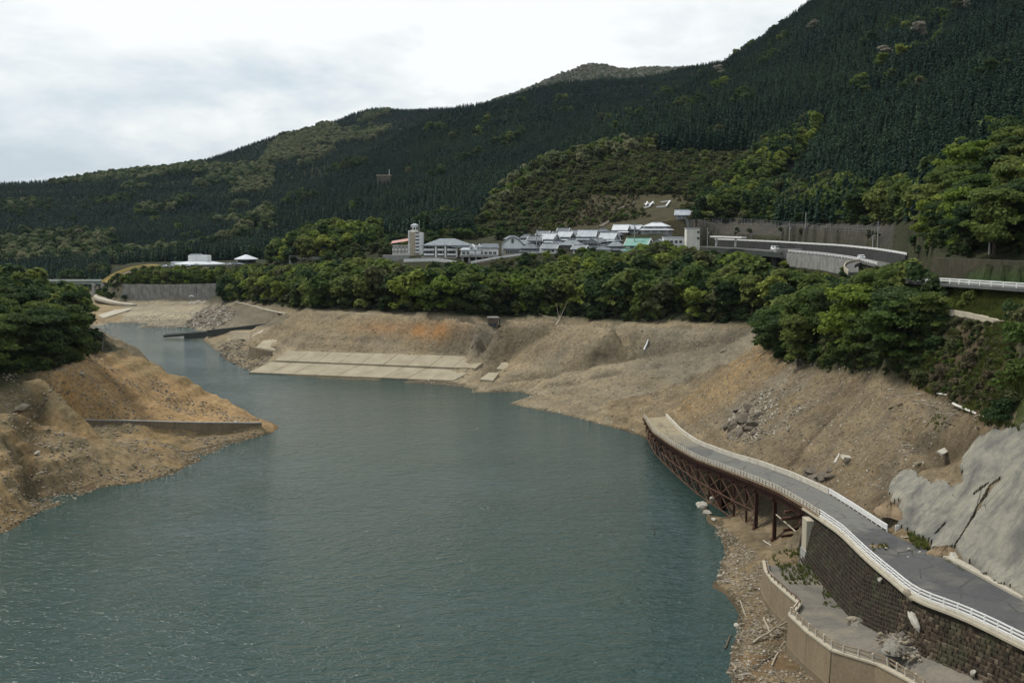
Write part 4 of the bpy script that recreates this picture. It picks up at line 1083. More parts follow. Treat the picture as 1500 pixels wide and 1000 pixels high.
# undergrowth along the wood margins, so the foliage reaches the ground
def under(poly, n, s0, s1, seed, xr, yr, mats):
    rg = np.random.default_rng(seed); X_ = rg.uniform(*xr, n * 12); Y_ = rg.uniform(*yr, n * 12); Z_ = ground(X_, Y_); a, b = project(X_, Y_, Z_)
    for i in np.where(in_poly(a, b, poly) & (Z_ > 3) & ~(((a - 963) / 34) ** 2 + ((b - 302) / 15) ** 2 < 1))[0][:n]: UG.append((X_[i], Y_[i], Z_[i] - .3, rg.uniform(s0, s1), leaf_pick(mats[int(rg.integers(len(mats)))])))
UG = []
DM = ['leaf_dark', 'leaf_dark', 'leaf_mid', 'leaf_olive']
under([(318,443),(345,440),(430,451),(560,455),(700,463),(830,465),(900,472),(1000,470),(1110,478),(1120,470),(1000,455),(830,448),(560,440),(440,436),(345,425)], 900, .12, .42, 801, (-190, 90), (300, 620), DM)
under([(318,420),(440,396),(600,394),(700,396),(830,376),(900,378),(1000,378),(1130,392),(1300,402),(1250,430),(1120,470),(1000,455),(830,448),(560,440),(440,436),(330,440)], 1500, .15, .5, 802, (-190, 130), (300, 640), DM + ['leaf_bright'])
under([(1116,508),(1150,530),(1200,542),(1290,551),(1340,560),(1400,530),(1400,470),(1340,430),(1200,480)], 420, .10, .34, 803, (48, 90), (180, 300), DM)
under([(0,548),(60,546),(120,528),(147,513),(147,490),(60,510),(0,520)], 330, .10, .30, 804, (-140, -100), (225, 300), DM)
under([(1335,375),(1480,375),(1560,378),(1560,300),(1345,330)], 320, .12, .4, 805, (60, 130), (190, 290), DM)
under([(1010,325),(1310,330),(1345,325),(1345,300),(1020,308)], 300, .15, .45, 806, (60, 190), (300, 620), DM)
under([(1040,334),(1300,346),(1290,352),(1160,344),(1040,341)], 60, .12, .28, 807, (60, 140), (280, 500), ['leaf_olive', 'leaf_dark'])
under([(440,395),(560,352),(690,330),(700,350),(560,378)], 500, .2, .6, 808, (-150, 0), (500, 760), DM)
under([(184,420),(326,419),(330,442),(400,430),(400,395),(215,397),(190,405)], 650, .15, .5, 809, (-290, -130), (600, 720), ['leaf_mid', 'leaf_mid', 'leaf_dark', 'leaf_bright'])
under([(700,338),(1000,300),(1100,300),(1010,335),(850,348)], 260, .12, .35, 810, (-30, 160), (560, 690), ['leaf_olive', 'leaf_brown', 'leaf_mid'])
under([(690,340),(740,292),(800,250),(880,230),(1010,228),(1095,232),(1080,290),(1015,318),(1000,285),(860,285),(840,320),(760,340)], 2600, .22, .5, 813, (-40, 170), (590, 780), ['leaf_olive', 'leaf_olive', 'leaf_olive', 'leaf_mid', 'leaf_olive', 'leaf_dark'])
under([(840,325),(860,285),(1000,285),(1015,320),(900,330)], 160, .08, .22, 814, (0, 120), (580, 720), ['leaf_olive', 'leaf_brown'])
under([(1300,505),(1380,470),(1490,480),(1500,600),(1440,615),(1370,578),(1320,560)], 520, .05, .15, 815, (52, 90), (130, 215), ['leaf_brown', 'leaf_olive', 'leaf_olive', 'leaf_mid'])
under([(640,353),(640,338),(700,330),(770,344),(755,351)], 160, .15, .5, 811, (-60, 20), (500, 680), DM)
under([(142,404),(142,436),(184,440),(190,404)], 160, .12, .4, 812, (-290, -230), (640, 740), DM)
UG = np.array(UG)
forest('undergrowth', UG[:, :3], UG[:, 3], UG[:, 4].astype(int), far_broad, 'low bushes and undergrowth along the edges of the woods', np.full(len(UG), 1.5))
FB = np.array(FB)
forest('broadleaf_forest', FB[:, :3], FB[:, 3], FB[:, 4].astype(int), far_broad, 'paler broadleaf trees scattered through the mountain forest', np.full(len(FB), 1.12))
ci = np.where(con)[0]
big = ci[np.argsort(-(hh[ci] / Y[ci]))[:3000]]
big = [i for i in big if -10 < px[i] < 1510 and py[i] > 20 and visible(X[i], Y[i], Z[i] + 6)][:295]
bigset = set(big)
for i in big:
    plant('cedar', X[i], Y[i], 14 * hh[i], 'needles', ('tall ' if hh[i] > 1.05 else 'short ' if hh[i] < .75 else '') + 'dark cedar at the right mountain foot, ' + ('right of the light strip' if px[i] < 1210 else 'above the rockfall fence' if px[i] < 1300 else 'left of the leafy hillside' if px[i] < 1380 else 'above the leafy hillside') + (', front rank' if Y[i] < 330 else ''), 'nearest cedars of the forest')
rest = np.array([i for i in ci if i not in bigset])
forest('cedar_forest', np.stack([X[rest], Y[rest], Z[rest] - 0.3], 1), hh[rest], nrng.integers(0, 4, len(rest)) + 4 * (fbm(X[rest], Y[rest], 75, 4, 97) + nrng.normal(0, .12, len(rest)) > 0.12), far_cedar, 'dark cedar forest covering the mountainsides', np.where(Y[rest] > 3000, 2.4, np.where(Y[rest] > 1300, 1.9, np.where(Y[rest] > 1000, 1.5, 1.2))))
print('conifers', len(rest), 'broadleaf far', len(FB), 'specs', len(SPECS))

# ================================================================= THE OLD ROAD, ITS TRESTLE AND WALLS
RL = smooth_line(ROAD_L, 2.0, 2); RR_ = smooth_line(ROAD_R, 2.0, 2)
Y_ABUT = 156.0
def edge(pl, y): return on_line(pl, y)
ysamp = [274.0 - 2 * k for k in range(112)]
eL = [edge(RL, y) for y in ysamp]; eR = [edge(RR_, y) for y in ysamp]
t = NT('road_surface')
P = t.pos(); sp = t.n('ShaderNodeSeparateXYZ'); t.put(sp.inputs[0], P)
nz = t.noise(P, 0.16, 5, 0.65); ng = t.noise(P, 2.2, 5, 0.7)
yy = t.math('ADD', sp.outputs['Y'], t.math('MULTIPLY', t.math('SUBTRACT', nz, 0.5), 34))
c = t.mix(t.maprange(yy, 139, 143, 0, 1), (0.084, 0.084, 0.082), (0.150, 0.147, 0.133))
c = t.mix(t.maprange(nz, 0.52, 0.66, 0, 0.45), c, (0.20, 0.18, 0.14))
c = t.mix(t.maprange(yy, 222, 246, 0, 1), c, (0.29, 0.245, 0.155))
c = t.mix(t.maprange(t.noise(t.pos((1, .25, 1)), 0.5, 4, 0.6), 0.56, 0.7, 0, 0.5), c, (0.055, 0.055, 0.055))
ve = t.n('ShaderNodeTexVoronoi', feature='DISTANCE_TO_EDGE'); t.put(ve.inputs['Vector'], t.pos((1, .6, 1))); ve.inputs['Scale'].default_value = 0.28
c = t.mix(t.math('MULTIPLY', t.math('LESS_THAN', ve.outputs['Distance'], 0.014), t.maprange(nz, 0.42, 0.58, 0, 0.85)), c, (0.035, 0.034, 0.03))
vp = t.voro(t.pos((.8, .3, 1)), 0.22, 'Color')
c = t.mix(t.math('MULTIPLY', t.math('GREATER_THAN', vp, 0.72), 0.35), c, (0.05, 0.051, 0.053))
c = t.mix(1.0, c, t.ramp(ng, [(0.3, (0.82, 0.82, 0.82)), (0.7, (1.15, 1.15, 1.15))]), 'MULTIPLY')
t.fin(c, 0.85, t.bump(ng, 0.5, 0.03))
up = Vector((0, 0, 0.03))
tag(MB().solid_ribbon([p + up for p in eL], [p + up for p in eR], 0.12).build('road', 'road_surface'), kind='structure')

br = wthing('trestle_bridge', (38, 215, 0), 'rusty steel trestle bridge carrying the old road along the shore', 'bridge')
bys = [y for y in ysamp if y >= Y_ABUT - 1]
MB().solid_ribbon([edge(RL, y) + Vector((-0.25, 0, -0.10)) for y in bys], [edge(RR_, y) + Vector((0.25, 0, -0.10)) for y in bys], 0.42).build('deck', 'rust', br)
for pl, off in ((RL, 0.5), (RR_, -0.6)):
    pts = [edge(pl, y) + Vector((off, 0, -1.15)) for y in bys]
    m = MB()
    for a, b in zip(pts[:-1], pts[1:]):
        m.beam(a, b, 0.14, 1.25)
        m.beam(a + Vector((0, 0, -0.62)), b + Vector((0, 0, -0.62)), 0.42, 0.07)
    m.build('girder', 'rust', br)
m = MB()
for k in range(int((272 - Y_ABUT) / 1.5)):
    y = 272 - 1.5 * k; l = edge(RL, y)
    m.beam(l + Vector((-0.62, 0, -0.10)), l + Vector((0.2, 0, -0.16)), 0.12, 0.14)
    m.beam(l + Vector((-0.58, 0, -0.12)), l + Vector((0.3, 0, -0.95)), 0.08, 0.10)
o = m.build('deck_brackets', 'rust_light', br); o['kind'] = 'stuff'
BENT = [270.5 - 6.1 * k for k in range(15)] + [180.5, 172.0, 158.5, 155.0]
cols = []
for y in BENT:
    l, r = edge(RL, y), edge(RR_, y)
    a = Vector((l.x + 0.5, y, l.z - 1.75)); b = Vector((r.x - 0.6, y, r.z - 1.75))
    fa = max(-1.2, gz(a.x, y) - 0.5) if y < 200 else -1.2
    fb = max(-1.2, gz(b.x, y) - 0.6)
    cols.append((a, fa, b, fb))
    big_ = y < 183
    for p, f in ((a, fa), (b, fb)):
        if p.z - f < 0.4: continue
        w = 0.55 if big_ else 0.34
        m = MB()
        m.box((p.x, y, (p.z + f) / 2), (w * 0.25, w, p.z - f)); m.box((p.x - w * .42, y, (p.z + f) / 2), (w * .16, w, p.z - f)); m.box((p.x + w * .42, y, (p.z + f) / 2), (w * .16, w, p.z - f))
        if big_ and f > -1: m.box((p.x, y, f + 0.55), (w * 2.1, w * 2.1, 0.5), taper=0.55)
        m.build('column', 'rust', br)
    m = MB(); m.beam(a + Vector((-.6, 0, .15)), b + Vector((.5, 0, .15)), 0.30, 0.42); m.build('cross_beam', 'rust', br)
    h = min(a.z - fa, b.z - max(fb, fa))
    if h > 1.5:
        q = Vector((0, 0, -min(h, a.z - fa) * 0.92))
        MB().beam(a, b + q, 0.10, 0.10).build('brace', 'rust_light', br)
        MB().beam(a + q, b, 0.10, 0.10).build('brace', 'rust_light', br)
for i in range(len(cols) - 1):
    (a, fa, _, _), (b, fb, _, _) = cols[i], cols[i + 1]
    if b.y < 176 and a.y > 160: continue
    lo = lambda p, f, k: Vector((p.x - 0.16, p.y, f + (p.z - f) * k + 0.0))
    f0, f1 = max(fa, 0.15), max(fb, 0.15)
    tiers = [(0.0, 0.5), (0.5, 1.0)] if a.z - f0 > 3.2 else [(0.0, 1.0)]
    for k0, k1 in tiers:
        MB().beam(lo(a, f0, k0), lo(b, f1, k1), 0.11, 0.13).build('brace', 'rust_light', br)
        MB().beam(lo(a, f0, k1), lo(b, f1, k0), 0.11, 0.13).build('brace', 'rust_light', br)
        MB().beam(lo(a, f0, k0) + Vector((-.06, 0, 0)), lo(b, f1, k0) + Vector((-.06, 0, 0)), 0.16, 0.18).build('chord', 'rust_light', br)
for k, (z0, w) in enumerate(((8.3, .45), (6.9, .45), (5.5, .4), (4.2, .35))):     # cross girders in the wide bay
    y = 166 + 1.2 * (k % 2); l, r = edge(RL, y), edge(RR_, y)
    MB().beam((l.x - 0.4, y - 1.5, z0), (r.x, y + 0.5, z0 + 0.3), 0.4, w).build('cross_beam', 'rust_light' if k < 2 else 'rust', br)
MB().tube([(edge(RL, 171).x + .4, 171, 6.2), (edge(RL, 158).x + .6, 158.5, 6.0)], 0.11).build('tie_rod', 'coping_concrete', br)
m = MB(); l = edge(RL, 203)
for k in range(14): m.box((l.x + 1.5 + (k % 2) * .12, 209 - k * 0.85, 1.4), (0.12, 0.86, 3.4))
m.build('sheet_piling', 'rust', br)
# concrete pier under the near end
pr = wthing('concrete_pier', (40.5, 153, 4), 'pale concrete pier with a chamfered foot under the near end of the trestle', 'pier')
l = edge(RL, 153)
m = MB(); m.prism([(l.x - 1.2, 151.2), (l.x + 1.2, 151.0), (l.x + 1.2, 153.6), (l.x - 1.2, 153.6)], 6.0, 10.6); m.build('shaft', 'coping_concrete', pr)
m = MB(); m.box((l.x - 0.1, 152.0, 5.0), (3.0, 3.2, 2.6), taper=0.86); m.build('footing', 'grey_concrete', pr)

# --- railings
def railing(name, label, cat, pts, sp, heights, post, rail, pm, rm, group=None, base=0.0, kerb=None, lean=0.0):
    pts = resample(pts, sp)
    root = wthing(name, pts[len(pts) // 2], label, cat, group)
    hmax = max(heights)
    pmesh = MB().box((0, 0, (hmax + base) / 2 + 0.02), (post, post, hmax - base + 0.10)).mesh('post', pm)
    for i, p in enumerate(pts):
        j = min(i, len(pts) - 2); d = pts[j + 1] - pts[j]
        piece('post', pmesh, root, p, rot=(rnd.gauss(0, lean), rnd.gauss(0, lean), math.atan2(d.y, d.x)))
    for h in heights:
        m = MB(); w = [p + Vector((rnd.gauss(0, lean * .5), 0, h + rnd.gauss(0, lean * 0.4))) for p in pts]
        for a, b in zip(w[:-1], w[1:]): m.beam(a, b, rail * 0.7, rail)
        m.build('rail', rm, root)
    if kerb:
        m = MB()
        for a, b in zip(pts[:-1], pts[1:]): m.beam(a + Vector((0, 0, kerb[1] / 2)), b + Vector((0, 0, kerb[1] / 2)), kerb[0], kerb[1])
        m.build('kerb', kerb[2], root)
    return root
ry = lambda y0, y1, pl, dx, n=80, dz=0.05: [edge(pl, y0 + (y1 - y0) * k / n) + Vector((dx, 0, dz)) for k in range(n + 1)]
railing('bridge_railing', 'weathered railing with close posts on the lake side of the trestle', 'railing', ry(272, 149, RL, -0.15), 1.5, (0.42, 0.72, 1.0), 0.13, 0.12, 'rail_brown', 'worn_white', kerb=(0.35, 0.22, 'rail_brown'), lean=0.02)
railing('road_railing', 'white three-bar railing on the lake side of the near road', 'railing', ry(149, 84, RL, -0.1), 1.95, (0.40, 0.74, 1.08), 0.14, 0.13, 'white_paint', 'white_paint', kerb=(0.42, 0.28, 'worn_white'), lean=0.012)
pp = wthing('road_parapet', edge(RR_, 215), 'beige concrete parapet on the hill side of the old road', 'parapet')
q = ry(271, 166, RR_, 0.0, 26)
for a, b in zip(q[:-1], q[1:]):
    d = (b - a).normalized() * 0.02
    MB().beam(a + d + Vector((rnd.gauss(0, .02), 0, 0.42)), b - d + Vector((rnd.gauss(0, .02), 0, 0.42)), 0.34, 0.85 + rnd.gauss(0, .015)).build('panel', 'worn_white', pp)
def beam_rail(name, label, pts, sp, cat='guard rail', group=None, hs=(0.35, 0.62, 0.88), mat='white_paint'):
    return railing(name, label, cat, pts, sp, hs, 0.13, 0.2, mat, mat, group)
beam_rail('guard_rail', 'white beam guard rail ending at the dark asphalt on the hill side', ry(165.5, 140.5, RR_, -0.1, 20), 2.0)
fr = hit(1312, 778)
beam_rail('guard_rail', 'short white guard rail piece lying across the road verge', [Vector((fr.x, fr.y, edge(RR_, fr.y).z + .05)), at_z(1351, 778, edge(RR_, fr.y).z + 0.1)], 2.0, hs=(0.3, 0.55, 0.8))

# --- masonry retaining wall under the near road
MW = wthing('retaining_wall', (41, 120, 6), 'tall brown masonry retaining wall under the near road', 'wall')
fy = [156 - 1.0 * k for k in range(86)]
def foot_at(y):
    for a, b in zip(FOOT[:-1], FOOT[1:]):
        if a.y >= y >= b.y: return a.lerp(b, (a.y - y) / (a.y - b.y))
    return FOOT[-1].copy() if y < FOOT[-1].y else FOOT[0].copy()
Fp = [foot_at(y) + Vector((0, 0, -0.6)) for y in fy]
Tp = [edge(RL, y) + Vector((0.12, 0, -0.14)) for y in fy]
m = MB()
m.ribbon(Fp, Tp); m.ribbon(Tp, [p + Vector((1.2, 0, 0)) for p in Tp])
m.ribbon([Fp[0], Tp[0]], [Fp[0] + Vector((1.5, 0, 0)), Tp[0] + Vector((1.5, 0, 0))])
m.build('wall_core', 'mortar', MW)
m = MB()
for a, b in zip(Tp[:-1], Tp[1:]): m.beam(a + Vector((-.28, 0, .05)), b + Vector((-.28, 0, .05)), 0.75, 0.24)
m.build('coping', 'coping_concrete', MW)
stones = []
row = 0
for row in range(22):
    h0 = row * 0.46
    y = 155.6 - (row % 2) * 0.35
    while y > 88:
        w = rnd.uniform(0.5, 0.95)
        f, tp = foot_at(y - w / 2) + Vector((0, 0, -0.6)), edge(RL, y - w / 2) + Vector((0.12, 0, -0.3))
        H = tp.z - f.z
        if h0 + 0.5 < H:
            k = (h0 + 0.23) / H
            p = f.lerp(tp, k); g2, t2 = foot_at(y - w), edge(RL, y - w); d = (g2.lerp(t2, k) - foot_at(y).lerp(edge(RL, y), k))
            stones.append((p, w, 0.46, math.atan2(d.y, d.x)))
        y -= w
def stone_block(seed):
    r = random.Random(seed); bm = bmesh.new(); bmesh.ops.create_cube(bm, size=1.0)
    bmesh.ops.bevel(bm, geom=bm.edges[:], offset=0.10, segments=1, affect='EDGES')
    for v in bm.verts: v.co += Vector((r.gauss(0, .035), r.gauss(0, .05), r.gauss(0, .035)))
    me = bpy.data.meshes.new('stone'); bm.to_mesh(me); bm.free(); me.materials.append(MATS['masonry']); return me
SB = [stone_block(k) for k in range(7)]
def sx(p): return project(p.x, p.y, p.z)
stones = [s for s in stones if (lambda q: q[0] < 1540 and q[1] < 1030)(sx(s[0]))]
stones.sort(key=lambda s: s[0].y)
for k, (p, w, h, rz) in enumerate(stones[:298]):
    piece('stone', SB[k % 7], MW, p + Vector((0.03 - rnd.random() * 0.07, 0, 0)), rot=(rnd.gauss(0, .03), rnd.gauss(0, .03), rz), scale=(w * 0.955, 0.42, h * 0.945))
V = []; Fc = []
for k, (p, w, h, rz) in enumerate(stones[298:]):
    me = SB[k % 7]; M = Matrix.LocRotScale(p + Vector((0.03 - rnd.random() * 0.07, 0, 0)) - MW.location, Matrix.Rotation(rz, 3, 'Z'), (w * 0.955, 0.42, h * 0.945))
    n0 = len(V); V += [tuple(M @ v.co) for v in me.vertices]; Fc += [tuple(i + n0 for i in pl.vertices) for pl in me.polygons]
me = bpy.data.meshes.new('stonework'); me.from_pydata(V, [], Fc); me.materials.append(MATS['masonry'])
o = link(bpy.data.objects.new('stonework', me), MW); o['kind'] = 'stuff'

# --- lower path and its lakeside wall
PWs = PATH_W
inner = offset(PWs, -0.2)
def side_pts(pl, n): return resample(pl, 1.0)
A_, B_ = [], []
for k in range(90):
    y = 151.0 - k * 0.85
    # nearest wall x at this depth
    xsr = [a.lerp(b, (a.y - y) / (a.y - b.y)).x for a, b in zip(inner[:-1], inner[1:]) if a.y >= y >= b.y]
    zsr = [a.lerp(b, (a.y - y) / (a.y - b.y)).z for a, b in zip(inner[:-1], inner[1:]) if a.y >= y >= b.y]
    if not xsr: continue
    f = foot_at(y)
    A_.append(Vector((max(xsr) + 0.1, y, zsr[0] - 0.35))); B_.append(Vector((f.x + 0.3, y, f.z - 0.02)))
tag(MB().solid_ribbon(A_, B_, 0.3).build('path', 'path_paving'), kind='structure')
LWl = wthing('lakeside_wall', (35, 130, 2), 'brown concrete panel wall holding the lower path above the shore', 'wall')
segs = resample(PWs[:4], 4.6); segs2 = resample(PWs[4:], 6.0)
def wall_panel(a, b):
    d = (b - a); nrm = Vector((d.y, -d.x, 0)).normalized()
    g = 0.012 * d.normalized()
    a2, b2 = a + g, b - g
    z0, z1 = min(0.6, gz(a.x - .8, a.y) - .6), min(0.6, gz(b.x - .8, b.y) - .6)
    ang = []
    V = [a2 + nrm * .32, b2 + nrm * .32, b2 - nrm * .22, a2 - nrm * .22]
    lo = [Vector((p.x, p.y, 0)) + nrm * (.25 if i < 2 else 0) + Vector((0, 0, z0 if i in (0, 3) else z1)) for i, p in enumerate(V)]
    MB().add(lo + V, [(0, 3, 2, 1), (4, 5, 6, 7), (0, 1, 5, 4), (1, 2, 6, 5), (2, 3, 7, 6), (3, 0, 4, 7)]).build('panel', 'wall_concrete', LWl)
    m = MB(); m.beam(a + nrm * .06 + Vector((0, 0, .07)), b + nrm * .06 + Vector((0, 0, .07)), 0.72, 0.20); m.build('coping', 'coping_concrete', LWl)
    m = MB(); m.beam(Vector((a.x, a.y, z0 + 1.1)) + nrm * .52, Vector((b.x, b.y, z1 + 1.1)) + nrm * .52, 0.25, 0.9); m.build('footing', 'mud_wall', LWl)
for sg in (segs, [PWs[3], PWs[4]], segs2):
    for a, b in zip(sg[:-1], sg[1:]): wall_panel(a, b)
railing('path_railing', 'rusty broken low railing along the edge of the lower path', 'railing', [p + Vector((0, 0, .12)) for p in PWs[:5]], 1.5, (0.38,), 0.13, 0.12, 'rail_brown', 'rust_light', lean=0.10)
railing('path_railing', 'low post railing on the near part of the lower path wall', 'railing', [p + Vector((0, 0, .12)) for p in PWs[4:]], 1.9, (0.45, 0.85), 0.17, 0.13, 'worn_white', 'rail_brown', lean=0.06)

# --- sprayed concrete skin on the cut slope
def skin(poly, cracks, xr, yr, step, lift, rough):
    X = np.arange(*xr, step); Y = np.arange(*yr, step); gx, gy = np.meshgrid(X, Y)
    z = sum(ground(gx + a * 1.1, gy + b * 1.6) for a in (-1, 0, 1) for b in (-1, 0, 1)) / 9; z = np.maximum(z, ground(gx, gy) - 0.25); px, py = project(gx, gy, z)
    inside = in_poly(px + 9 * fbm(gx, gy, 2.2, 3, 51), py + 7 * fbm(gx, gy, 1.6, 3, 52), poly)
    for cpl, w in cracks:
        inside &= polydist(px, py, cpl) > w * (0.4 + 1.2 * vnoise(px / 9, py / 9, 41))
    zz = z + lift + rough * fbm(gx, gy, 5, 3, 93) + rough * .5 * fbm(gx, gy, 1.3, 3, 94)
    cell = inside[:-1, :-1] & inside[1:, :-1] & inside[:-1, 1:] & inside[1:, 1:]
    ny, nx = gx.shape; id_ = np.arange(ny * nx).reshape(ny, nx)
    Fc = np.stack([id_[:-1, :-1], id_[:-1, 1:], id_[1:, 1:], id_[1:, :-1]], -1)[cell]
    V = np.stack([gx, gy, zz], -1).reshape(-1, 3); Vb = np.stack([gx, gy, z - 0.3], -1).reshape(-1, 3)
    n = len(V); extra = []
    pad = np.pad(cell, 1)
    for dj, di, e in ((0, -1, (0, 3)), (0, 1, (1, 2)), (-1, 0, (0, 1)), (1, 0, (3, 2))):
        nb = pad[1 + dj:1 + dj + cell.shape[0], 1 + di:1 + di + cell.shape[1]]
        q = np.stack([id_[:-1, :-1], id_[:-1, 1:], id_[1:, 1:], id_[1:, :-1]], -1)[cell & ~nb]
        a, b = q[:, e[0]], q[:, e[1]]
        extra.append(np.stack([a, b, b + n, a + n], -1))
    Fa = np.concatenate([Fc] + extra); VV = np.concatenate([V, Vb])
    used, inv = np.unique(Fa, return_inverse=True)
    return VV[used], inv.reshape(-1, 4)
V, Fc = skin([(1300,716),(1306,702),(1334,688),(1352,700),(1372,708),(1397,714),(1410,708),(1404,690),(1408,672),(1440,640),(1470,628),(1512,618),(1530,640),(1530,900),(1470,862),(1402,812),(1396,800),(1380,806),(1352,792),(1325,778),(1316,765),(1318,735),(1302,733)],
             [([(1424,762),(1440,735),(1452,715),(1465,705)], 1.7), ([(1427,726),(1447,712)], 1.0), ([(1400,800),(1425,762)], 0.5), ([(1370,785),(1384,770)], 0.6)], (49, 68), (104, 160), 0.17, 0.38, 0.08)
me = np_mesh('sprayed_concrete_slope', V, Fc, 'sprayed_concrete'); me.polygons.foreach_set('use_smooth', np.ones(len(me.polygons), bool))
tag(link(bpy.data.objects.new('sprayed_concrete_slope', me)), 'grey cracked sprayed concrete skin on the cut slope above the road', 'concrete slope')
kb = [edge(RR_, y) + Vector((0.55, 0, 0.12)) for y in [126 - 2 * k for k in range(22)]]
m = MB()
for a, b in zip(kb[:-1], kb[1:]): m.beam(a, b, 1.1, 0.34)
tag(m.build('concrete_kerb', 'pale_concrete'), 'pale concrete kerb between the near road and the sprayed concrete slope', 'kerb')

# ================================================================= STONES, DRIFTWOOD, SMALL THINGS ON THE BANKS
def rock_mesh(name, seed, mat, sub=2, squash=0.7):
    r = random.Random(seed); bm = bmesh.new(); bmesh.ops.create_icosphere(bm, subdivisions=sub, radius=0.5)
    ph = [r.uniform(0, 9) for _ in range(3)]
    for v in bm.verts:
        c = v.co
        k = 1 + 0.22 * math.sin(5 * c.x + ph[0]) * math.cos(4 * c.y + ph[1]) + 0.16 * math.sin(9 * c.z + ph[2]) + r.gauss(0, .05)
        v.co = Vector((c.x * k, c.y * k * 0.85, c.z * k * squash))
    for _ in range(5):      # knock flat faces on it
        n = Vector((r.gauss(0, 1), r.gauss(0, 1), r.gauss(0, .7))).normalized(); d = r.uniform(0.26, 0.4)
        for v in bm.verts:
            e = v.co.dot(n) - d
            if e > 0: v.co -= n * e
    me = bpy.data.meshes.new(name); bm.to_mesh(me); bm.free(); me.materials.append(MATS[mat]); return me
ROCKS = {m: [rock_mesh('boulder', 300 + k + 10 * i, m) for k in range(4)] for i, m in enumerate(('boulder_stone', 'pale_stone', 'dark_stone'))}
SMALLR = [rock_mesh('rubble', 400 + k, 'boulder_stone', 1) for k in range(3)] + [rock_mesh('rubble', 410 + k, 'dark_stone', 1) for k in range(2)] + [rock_mesh('rubble', 420, 'pale_stone', 1)]
def boulder(px, py, size, mat, label, group=None, sq=1.0):
    p = hit(px, py)
    o = bpy.data.objects.new('boulder', rnd.choice(ROCKS[mat])); o.location = p + Vector((0, 0, size * 0.12))
    o.rotation_euler = (rnd.gauss(0, .2), rnd.gauss(0, .2), rnd.uniform(0, 6.28)); o.scale = (size * rnd.uniform(.9, 1.4), size, size * rnd.uniform(.7, 1.0) * sq)
    return tag(link(o), label, 'boulder', group)
# rubble scattered on the banks: uncountable small stones
rock_c = protos('rubble_rocks', [(m, None) for m in SMALLR])
RP = []; RS_ = []; RI = []
def rubble(poly, n, smin, smax, seed, xr, yr, picks, clump=0.0, pw=2.2):
    rg = np.random.default_rng(seed)
    X = rg.uniform(*xr, n * 12); Y = rg.uniform(*yr, n * 12)
    Z = ground(X, Y); px, py = project(X, Y, Z); k = in_poly(px, py, poly) & (Z > -0.3)
    if clump: k &= fbm(X, Y, 7, 3, seed) > clump
    k = np.where(k)[0][:n]
    for i in k:
        RP.append((X[i], Y[i], Z[i])); RS_.append(smin + (smax - smin) * rg.random() ** pw); RI.append(int(rg.choice(picks)))
rubble([(985,606),(1060,540),(1115,500),(1300,552),(1440,625),(1330,690),(1300,760),(1150,690),(1030,640)], 9000, 0.10, 0.62, 501, (36, 72), (125, 285), [0,1,2,0,1,2,3,4,5], 0.0, 3.0)
rubble([(1050,640),(1080,600),(1110,575),(1170,560),(1190,600),(1130,650),(1090,650)], 1800, 0.2, 1.1, 502, (40, 66), (190, 262), [0,1,2,0,1,2,4,5], -0.1, 2.4)
rubble([(1020,735),(1130,830),(1160,940),(1200,1005),(1060,1005),(1085,890),(1045,850)], 3400, 0.08, 0.7, 503, (20, 42), (110, 200), [0,1,2,0,1,2,0,1,3,4,5], -0.2, 2.8)
rubble([(0,548),(145,515),(325,600),(380,615),(400,635),(270,690),(0,790)], 6500, 0.15, 0.95, 504, (-112, -55), (180, 300), [0,1,2,0,1,2,3,4], -0.2, 3.2)
rubble([(310,500),(345,498),(400,520),(372,548),(330,530)], 700, 0.4, 1.8, 505, (-125, -78), (380, 480), [0,1,2,3,4], -0.3, 2.0)
rubble([(265,480),(290,455),(335,446),(350,465),(312,482)], 800, 0.5, 2.4, 506, (-175, -125), (480, 640), [0,2,3,4,5], -0.4, 2.0)
rubble([(400,500),(440,457),(700,468),(1100,482),(1000,600),(930,635),(680,575)], 5000, 0.18, 0.8, 507, (-95, 80), (270, 420), [0,1,2,3,5], 0.0, 3.0)
rubble([(150,470),(330,450),(330,480),(150,480)], 500, 0.4, 1.5, 508, (-230, -140), (555, 660), [0,1,3,5], 0.0, 2.5)
rubble([(1290,925),(1345,905),(1385,940),(1370,965),(1300,965)], 700, 0.12, 0.5, 509, (37, 44), (104, 122), [0,1,2], -9, 1.6)
bo = 'boulders on the bare banks'
for px, py, s, mt, lab in [(1028,742,2.6,'pale_stone','largest pale boulder at the water edge under the trestle'),(1036,752,1.5,'pale_stone','pale boulder just below the largest one under the trestle'),(1046,762,1.3,'pale_stone','third pale boulder down the water edge under the trestle'),(1043,733,1.6,'pale_stone','pale flat boulder against the rusty sheet piling'),
        (1079,917,1.0,'pale_stone','pale rounded boulder at the water line below the lakeside wall'),(1255,912,1.8,'boulder_stone','grey flat boulder on the lower path by the masonry wall'),(1398,816,1.5,'pale_stone','pale boulder at the road edge below the sprayed concrete'),(1386,822,0.7,'boulder_stone','small stone on the asphalt beside the pale boulder'),
        (120,548,1.2,'pale_stone','pale boulder high on the orange bank under the wood'),(55,664,1.4,'pale_stone','pale boulder in the gully of the left bank'),(30,600,3.0,'boulder_stone','grey ledge boulder at the left end of the left bank'),(345,620,1.6,'pale_stone','pale boulder beside the tip of the long left wall'),
        (1240,675,1.2,'pale_stone','pale boulder above the road parapet'),(1345,680,0.9,'boulder_stone','grey boulder above the sprayed concrete')]:
    boulder(px, py, s, mt, lab, bo)
